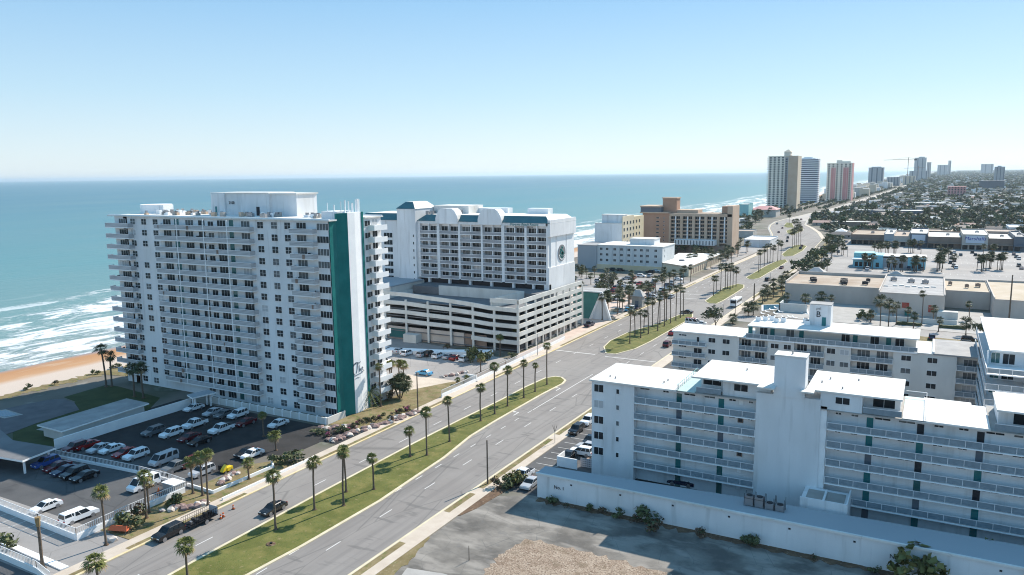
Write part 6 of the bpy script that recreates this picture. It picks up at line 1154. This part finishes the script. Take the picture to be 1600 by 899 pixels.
pole('slim lamp post at the entrance curve of the far car park', 1287, 512, 488, .09, 0, 'metal_grey', 'street_lamp'); pole('lamp post on the beach side kerb past the deck', 950, 478, 440, .09, -.6, 'metal_grey', 'street_lamp')
bt = thing('sapling', 'thin bare sapling on the verge across from the gallery block', 'tree', (*G(867, 693), .1)); q = MB(); q.tube((0, 0, 0), (0, 0, 2.6), .05, 'metal_grey', 5); q.build('trunk', bt); q = MB(); [q.tube((0, 0, 2.2), (math.cos(a) * .5, math.sin(a) * .5, 3.6), .025, 'trunk', 3) for a in range(7)]; q.build('crown', bt)
# street palms and trees inland
sp_ = [(1375, 512, 470, 1.7), (1388, 512, 475, 1.5), (1400, 508, 476, 1.2), (1440, 509, 459, 1.0), (1427, 515, 494, 1.1), (1466, 519, 498, 1.1), (1458, 505, 481, 1.1), (1514, 500, 475, .9), (1509, 524, 504, 1.5), (1169, 494, 481, 1.6), (1177, 493, 477, 1.8), (1144.5, 506, 495, 1.3), (1418, 505, 484, 1.0), (1395, 500, 483, 1.0), (1298, 488, 464, 1.0), (1258, 478, 465, 1.5), (1282, 475, 462, 1.5), (1229, 478, 462, 1.4), (1360, 504, 490, 1.4)]
for i, (bx, by, ty, s_) in enumerate(sp_): palm('street palm behind the lettered block, %s in the survey from the left' % ORD[i] if 0 else ['dense double palm on the street verge behind the lettered tower', 'palm leaning right of the dense double palm', 'bent palm crossing the dense pair', 'tallest thin palm before the red loading doors', 'short bushy palm left of the tallest thin one', 'short bushy palm left of the right-hand hedge', 'palm before the right red loading door', 'thin palm in the gap between the shop walls', 'broad palm beside the two black cars', 'left palm of the pair by the thick pole', 'right palm of the pair by the thick pole', 'feathery palm right of the round tree at the crossing', 'palm against the yard wall below the left red door', 'slim palm before the pale grey roofed shop', 'palm before the long blank shop wall, right', 'palm at the left foot of the long blank shop wall', 'palm in the middle of the long blank shop wall', 'palm at the tall yard wall corner', 'stubby palm left of the street verge pair'][i], *G(bx, by), hgt(bx, by, ty), None, None, s_, .05, True)
tree('round-crowned loose tree at the crossing behind the lettered block roof', *G(1118, 514), 1.5); tree('dark round tree at the corner of the white roof on the right', *G(1532, 530), 1.0)
# groves placed over survey areas
def scatter(n, poly, fn, mind=3.0):
    pts = []; xs = [p[0] for p in poly]; ys = [p[1] for p in poly]; t = 0
    def ins(x, y):
        c = False; j = len(poly) - 1
        for i in range(len(poly)):
            if (poly[i][1] > y) != (poly[j][1] > y) and x < (poly[j][0] - poly[i][0]) * (y - poly[i][1]) / (poly[j][1] - poly[i][1]) + poly[i][0]: c = not c
            j = i
        return c
    while len(pts) < n and t < n * 60:
        t += 1; x = random.uniform(min(xs), max(xs)); y = random.uniform(min(ys), max(ys))
        if ins(x, y) and all((x - a) ** 2 + (y - b2) ** 2 > mind * mind for a, b2 in pts): pts.append((x, y)); fn(x, y)
    return pts
gp = 'palms of the motel car park'
scatter(16, [(-104.5, 262), (-102.8, 262), (-102.8, 372), (-104.5, 372)], lambda x, y: palm('bushy palm in the kerbside line of the motel car park', x, y, random.uniform(5, 8), 'palms in the kerbside line of the motel car park', None, 1.3, .05, True), 4)
scatter(30, [(-165, 280), (-108, 268), (-106, 368), (-160, 368)], lambda x, y: palm('bushy palm among the cars of the motel car park', x, y, random.uniform(4, 6.5), gp, None, 1.15, .05, True), 5)
for (bx, by, ty) in [(984, 494, 455), (941, 500, 462), (945, 498, 465), (950, 497, 460), (908, 446, 423), (983, 476, 445), (968, 482, 452)]: palm('dark forecourt palm near the stone gateway', *G(bx, by), hgt(bx, by, ty), 'forecourt palms near the stone gateway', None, 1.3, .05, True)
for bx, by, s_ in ((940, 465, 1.4), (948, 455, 1.5), (905, 432, 1.3), (955, 446, 1.3)): tree('grey-green loose tree beside the glazed entrance', *G(bx, by), s_, 'trees beside the glazed entrance')
scatter(26, [(-126, 430), (-103, 425), (-104, 545), (-118, 560)], lambda x, y: palm('palm in the strip before the tan hotel', x, y, random.uniform(5, 8), 'palms before the tan hotel', None, 1.5, .05, True), 4)
scatter(12, [(-165, 480), (-128, 480), (-128, 492), (-165, 492)], lambda x, y: tree('leafy tree at the foot of the tan hotel', x, y, random.uniform(1, 1.4), 'trees at the foot of the tan hotel', False), 4)
scatter(14, [(-58, 395), (-45, 400), (-50, 470), (-60, 470)], lambda x, y: tree('dark tree in the grove by the avenue left of the blue shop', x, y, random.uniform(1.1, 1.7), 'grove by the avenue left of the blue shop', False, tall=1.6), 4)
scatter(12, [(-60, 316), (-54, 316), (-54, 372), (-60, 372)], lambda x, y: palm('dark palm on the verge before the shops', x, y, random.uniform(3.5, 6), 'palms on the verge before the shops', None, 1.5, .05, True), 4)
scatter(18, [(-62, 480), (-52, 480), (-58, 600), (-66, 600)], lambda x, y: tree('dark tree between the avenue and the big car park', x, y, random.uniform(1.0, 1.6), 'trees between the avenue and the big car park', False, tall=1.5), 4.5)
for cxp, cyp, n in ((1359, 420, 5), (1400, 424, 5), (1438, 424, 6), (1393, 398, 6), (1465, 424, 4), (1470, 408, 5), (1477, 420, 4), (1538, 424, 5), (1548, 420, 5), (1560, 421, 5), (1372, 400, 5), (1316, 398, 3), (1428, 396, 5), (1545, 402, 4)):
    cx_, cy_ = G(cxp, cyp)
    for k in range(n): palm('palm in an island of the shopping car park', cx_ + random.uniform(-4, 4), cy_ + random.uniform(-5, 5), random.uniform(5, 8), 'palms in the islands of the shopping car park', None, 1.45, .05, True)
scatter(50, [(-215 + 45, 600), (-128, 600), (-150, 760), (-165, 900), (-155, 1100), (-185, 1100), (-200, 760)], lambda x, y: palm('palm along the beach side of the bend', x, y, random.uniform(6, 9), 'palms along the beach side of the bend', None, 1.9, .05, True), 6)

scatter(44, [(-215, 610), (-155, 610), (-160, 760), (-170, 960), (-215, 960)], lambda x, y: tree('bushy tree among the beach houses by the bend', x, y, random.uniform(1.2, 2.0), 'trees among the beach houses by the bend', False), 7)
scatter(30, [(-172, 620), (-132, 620), (-150, 760), (-158, 860), (-178, 860)], lambda x, y: tree('bushy tree lining the beach side of the bend', x, y, random.uniform(1.1, 1.7), 'trees lining the beach side of the bend', False), 6)
q = MB(); q.box(-.28, .28, -.25, .25, .35, .42, 'dark'); q.box(-.28, .28, .2, .27, .42, .95, 'dark'); q.box(-.28, -.22, -.25, .25, 0, .35, 'dark'); q.box(.22, .28, -.25, .25, 0, .35, 'dark'); q.box(.5, .9, -.2, .2, 0, .7, 'mall_brown'); chm = q.mesh('patio_chair')
for i in range(60):
    f = random.randint(1, 15); bx0, bx1 = random.choice([(-54, -24), (-54, -24), (-9.5, -4.5), (-73, -66.5)]); tag(put(chm, 'patio_chair', None, (TX + random.uniform(bx0, bx1), TY - random.uniform(.5, .9), f * FH + .07), random.choice([0, math.pi / 2, 1, -1]), random.uniform(1, 1.35)), 'dark patio chair and side table on a balcony of the tall white tower', 'chair', 'patio chairs on the tower balconies')
# ---- people on the forecourt
def person(label, x, y, col, rz):
    P = [(0, 0, .95), (0, 0, 1.2), (0, 0, 1.45), (0, 0, 1.56), (0, -.02, 1.7), (.1, 0, .9), (.12, .1, .5), (.12, .02, .06), (.12, -.12, .04), (-.1, 0, .9), (-.12, -.12, .5), (-.12, -.06, .06), (-.12, -.2, .04), (.2, 0, 1.42), (.26, .05, 1.15), (.26, -.08, .9), (-.2, 0, 1.42), (-.26, -.05, 1.15), (-.26, -.2, .95)]
    Ed = [(0, 1), (1, 2), (2, 3), (3, 4), (0, 5), (5, 6), (6, 7), (7, 8), (0, 9), (9, 10), (10, 11), (11, 12), (2, 13), (13, 14), (14, 15), (2, 16), (16, 17), (17, 18)]
    rad = [.14, .13, .15, .06, .11, .1, .065, .045, .04, .1, .065, .045, .04, .06, .045, .035, .06, .045, .035]
    me = bpy.data.meshes.new('body'); me.from_pydata(P, Ed, []); o = bpy.data.objects.new('person', me); C.objects.link(o)
    md = o.modifiers.new('skin', 'SKIN'); 
    for v, r_ in zip(me.skin_vertices[0].data, rad): v.radius = (r_, r_)
    me.skin_vertices[0].data[0].use_root = True; s2 = o.modifiers.new('sub', 'SUBSURF'); s2.levels = 1; s2.render_levels = 1
    me.materials.append(M[col]); o.location = (x, y, .03); o.rotation_euler = (0, 0, rz)
    bpy.context.view_layer.update(); m2 = bpy.data.meshes.new_from_object(o.evaluated_get(bpy.context.evaluated_depsgraph_get())); o.modifiers.clear(); o.data = m2
    m2.materials.clear()
    for c_ in (col, 'skin', 'black'): m2.materials.append(M[c_])
    for p_ in m2.polygons: z_ = p_.center.z; p_.material_index = 2 if z_ > 1.74 else 1 if z_ > 1.54 or (abs(p_.center.x) > .2 and z_ < 1.0) else 0
    return tag(o, label, 'person')
me_ = None
try:
    def _skin(me):
        if not me.skin_vertices: 
            pass
    person('person in dark clothes walking on the paved forecourt, left of the pair', *G(922, 497), 'cloth_dark', .6); person('person in dark clothes walking on the paved forecourt, right of the pair', *G(927.5, 497), 'cloth_dark', .4)
except Exception as e_: print('person', e_)

# ================================================================ SUBURB BEYOND
def house_meshes(w_, d, rfm, wl, hip):
    q = MB(); q.box(-w_ / 2, w_ / 2, -d / 2, d / 2, 0, 3, wl); 
    for x in (-w_ * .3, 0, w_ * .3): q.box(x - .6, x + .6, -d / 2 - .03, -d / 2, .9, 2.2, 'glass')
    wm = q.mesh('wall'); q = MB(); a, b2 = w_ / 2 + .5, d / 2 + .5; e = min(a, b2) if hip else 0; r_ = a - e if a > b2 else a
    rx = a - (b2 if hip else 0); q.face([(-a, -b2, 2.9), (a, -b2, 2.9), (rx, 0, 5.0), (-rx, 0, 5.0)], rfm); q.face([(a, b2, 2.9), (-a, b2, 2.9), (-rx, 0, 5.0), (rx, 0, 5.0)], rfm); q.face([(a, -b2, 2.9), (a, b2, 2.9), (rx, 0, 5.0)], rfm if hip else wl); q.face([(-a, b2, 2.9), (-a, -b2, 2.9), (-rx, 0, 5.0)], rfm if hip else wl); q.face([(-a, -b2, 2.88), (-a, b2, 2.88), (a, b2, 2.88), (a, -b2, 2.88)], wl)
    return wm, q.mesh('roof')
HM = [(house_meshes(random.uniform(13, 20), random.uniform(8, 11), 'roof_%d' % (i % 8), random.choice(['house_wall', 'house_wall_b', 'white_wall']), i % 3 != 0), i % 8) for i in range(16)]
RN = ['pale', 'grey', 'brown', 'clay-brown', 'light grey', 'charcoal', 'terracotta', 'white']
def xedge(y):    # inland edge of the avenue
    for a, c in zip(RC, RC[1:]):
        if a[1] <= y <= c[1]: return a[0] + (c[0] - a[0]) * (y - a[1]) / (c[1] - a[1])
    return RC[-1][0]
hs = []
y = 660
while len(hs) < 290 and y < 4400:
    x = xedge(y) + 14 + random.uniform(0, 10)
    while x < y * .15 + 45:
        if random.random() < .8: hs.append((x, y + random.uniform(-4, 4)))
        x += random.uniform(20, 32)
    y += 27 + y * .012
for i, (x, y) in enumerate(hs[:290]):
    (wm, rm), k = random.choice(HM); rz = random.choice([0, 0, math.pi / 2]) + random.uniform(-.06, .06)
    t_ = thing('house', 'low %s-roofed house among the inland trees' % RN[k], 'house', (x, y, 0), rz, 'houses among the inland trees'); put(wm, 'wall', t_); put(rm, 'roof', t_)
big = [(-85, 770, 34, 12, 6, 'mall_brown', 'roof_white', 'long dark-walled building with a white roof where the avenue straightens'), (-70, 1240, 90, 22, 6, 'house_wall', 'roof_white', 'very long white-roofed building beside the far avenue'), (-80, 1000, 70, 20, 6, 'haze_tower_dark', 'roof_white', 'long dark building with a thin white roof edge by the far avenue'), (-40, 688, 26, 18, 5, 'house_wall', 'teal_roof', 'green-roofed building behind the store row'), (30, 668, 24, 22, 7, 'house_wall_b', 'roof_3', 'tan building behind the blue-lettered store'), (52, 720, 40, 26, 7, 'white_wall', 'roof_white', 'bright white-roofed building behind the stores at the right edge'), (-5, 660, 18, 16, 7, 'tan_light', 'roof_3', 'peach-walled building behind the framed shop front')]
for x, y, w_, d, h, wl, rf_, lb in big: flat_block('large_building', lb, 'building', x, x + w_, y, y + d, h, wl, rf_, .5)
tr_ = []
scatter(95, [(-66, 655), (105, 655), (180, 1000), (-108, 1000), (-85, 760)], lambda x, y: tr_.append(tree('dark leafy tree in the inland suburb', x, y, random.uniform(1.3, 2.3), 'trees in the inland suburb', False)), 6)
scatter(60, [(-108, 1000), (180, 1000), (260, 1500), (-88, 1500)], lambda x, y: tree('dark leafy tree in the inland suburb', x, y, random.uniform(1.8, 2.8), 'trees in the inland suburb', False), 9)
# the wood that closes the view: one mass nobody could count
import numpy as np
rng = np.random.default_rng(3)
def mass(name, pts, sizes, k, mats, label, cat, hs_=.75):
    N_ = len(pts); V = []; n_each = k
    c = np.repeat(np.array(pts), k, 0); s_ = np.repeat(np.array(sizes), k)
    d = rng.normal(size=(N_ * k, 3)); d /= np.linalg.norm(d, axis=1)[:, None]; d[:, 2] = np.abs(d[:, 2])
    p = np.concatenate([c, np.zeros((len(c), 1))], 1) + d * s_[:, None] * np.array([1, 1, hs_ * 1.3]) * rng.uniform(.6, 1.05, (len(c), 1)); p[:, 2] += s_ * .35
    a = rng.normal(size=p.shape); a /= np.linalg.norm(a, axis=1)[:, None]; b2 = np.cross(a, d); b2 /= np.linalg.norm(b2, axis=1)[:, None] + 1e-6
    L_ = (s_ * .42 * rng.uniform(.7, 1.3, len(s_)))[:, None]
    V = np.stack([p - a * L_, p + b2 * L_ * .8, p + a * L_, p - b2 * L_ * .5], 1).reshape(-1, 3)
    n = len(p); me = bpy.data.meshes.new(name); me.vertices.add(4 * n); me.vertices.foreach_set('co', V.astype('f').ravel()); me.loops.add(4 * n); me.loops.foreach_set('vertex_index', np.arange(4 * n, dtype='i')); me.polygons.add(n); me.polygons.foreach_set('loop_start', np.arange(0, 4 * n, 4, dtype='i')); me.polygons.foreach_set('loop_total', np.full(n, 4, 'i'))
    for m_ in mats: me.materials.append(M[m_])
    me.polygons.foreach_set('material_index', np.repeat(rng.integers(0, len(mats), N_), k).astype('i')); me.update(calc_edges=True)
    o = bpy.data.objects.new(name, me); C.objects.link(o); tag(o, label, cat, None, 'stuff'); return o
P_ = []; S_ = []
y = 640.
while y < 12000:
    x = xedge(y) + 8 + (6 if y < 900 else 0); st_ = 6.5 + y * .0065
    while x < y * .17 + 60:
        if y > 700 or x < -30 and y > 690 or x > 60: P_.append((x + rng.uniform(-st_, st_) * .5, y + rng.uniform(-st_, st_) * .5)); S_.append(rng.uniform(2.3, 4.4) * (1 + y / 3400))
        x += st_ * rng.uniform(.8, 1.5) * 1.25
    y += st_ * 1.35
mass('inland_wood', P_, S_, 36, ['leaf', 'leaf_dark', 'leaf_grey'], 'dark mass of treetops covering the inland suburb to the horizon', 'trees')
P_ = [(xx, yy) for yy in np.arange(1050, 9000, 16) for xx in [None] if 0] ; S_ = []
y = 980.
while y < 9000:
    xl = [a[0] + (c[0] - a[0]) * (y - a[1]) / (c[1] - a[1]) for a, c in zip(LC, LC[1:]) if a[1] <= y <= c[1]][0]
    st_ = 7 + y * .005; x = -196.
    while x < xl - 8:
        if not any(a < x < b2 and c < y < d for a, b2, c, d in ((-212, -165, 1125, 1170), (-210, -170, 1375, 1415), (-176, -128, 1475, 1515), (-196, -148, 2740, 2790))): P_.append((x + rng.uniform(-3, 3), y + rng.uniform(-4, 4))); S_.append(rng.uniform(2, 3.4) * (1 + y / 6000))
        x += st_ * 1.5
    y += st_ * 1.5
mass('shore_wood', P_, S_, 30, ['leaf', 'leaf_dark', 'leaf_grey'], 'strip of treetops between the far avenue and the beach', 'trees')
# pale far roofs scattered in that mass, too many and small to single out
q = MB(); rnd = random.Random(9)
for i in range(1400):
    y = 1100 + 7500 * rnd.random() ** 1.6; x = rnd.uniform(xedge(y) + 12, y * .15 + 50); w_ = rnd.uniform(6, 13) * (1 + y / 8000); h = 3.4 + y / 1400 + rnd.random() * 2.5
    q.box(x, x + w_, y, y + w_ * .6, 0, h, rnd.choice(['house_wall', 'house_wall_b', 'white_wall']), rnd.choice(['roof_0', 'roof_7', 'roof_4', 'roof_1', 'roof_3']))
for i in range(260):
    y = 1600 + 7000 * rnd.random() ** 1.5; x = rnd.uniform(-195, -135); w_ = rnd.uniform(10, 24); q.box(x, x + w_, y, y + 14, 0, rnd.uniform(6, 16) + y / 800, rnd.choice(['house_wall', 'white_wall', 'beige_wall']), 'roof_0')
tag(q.build('far_roofs'), 'countless tiny pale roofs scattered through the distant treetops', 'roofs', None, 'stuff')
# hazy ridge of land on the horizon
q = MB(); q.prism([(300, 16000), (40000, 14000), (40000, 30000), (900, 30000)], 0, 26, 'leaf_grey'); struct('hills', q)
# ================================================================ AIR
q = MB(); q.box(-60500, 41000, -2100, 62500, -3, 135, 'dark'); hz = q.build('haze'); hz['kind'] = 'stuff'
hm = bpy.data.materials.new('haze'); hm.use_nodes = True; t = hm.node_tree; t.nodes.clear(); out = t.nodes.new('ShaderNodeOutputMaterial'); pv = t.nodes.new('ShaderNodeVolumePrincipled')
pv.inputs['Color'].default_value = (.72, .88, 1, 1); pv.inputs['Density'].default_value = HAZE; pv.inputs['Anisotropy'].default_value = .3; t.links.new(pv.outputs[0], out.inputs['Volume'])
hz.data.materials.clear(); hz.data.materials.append(hm)
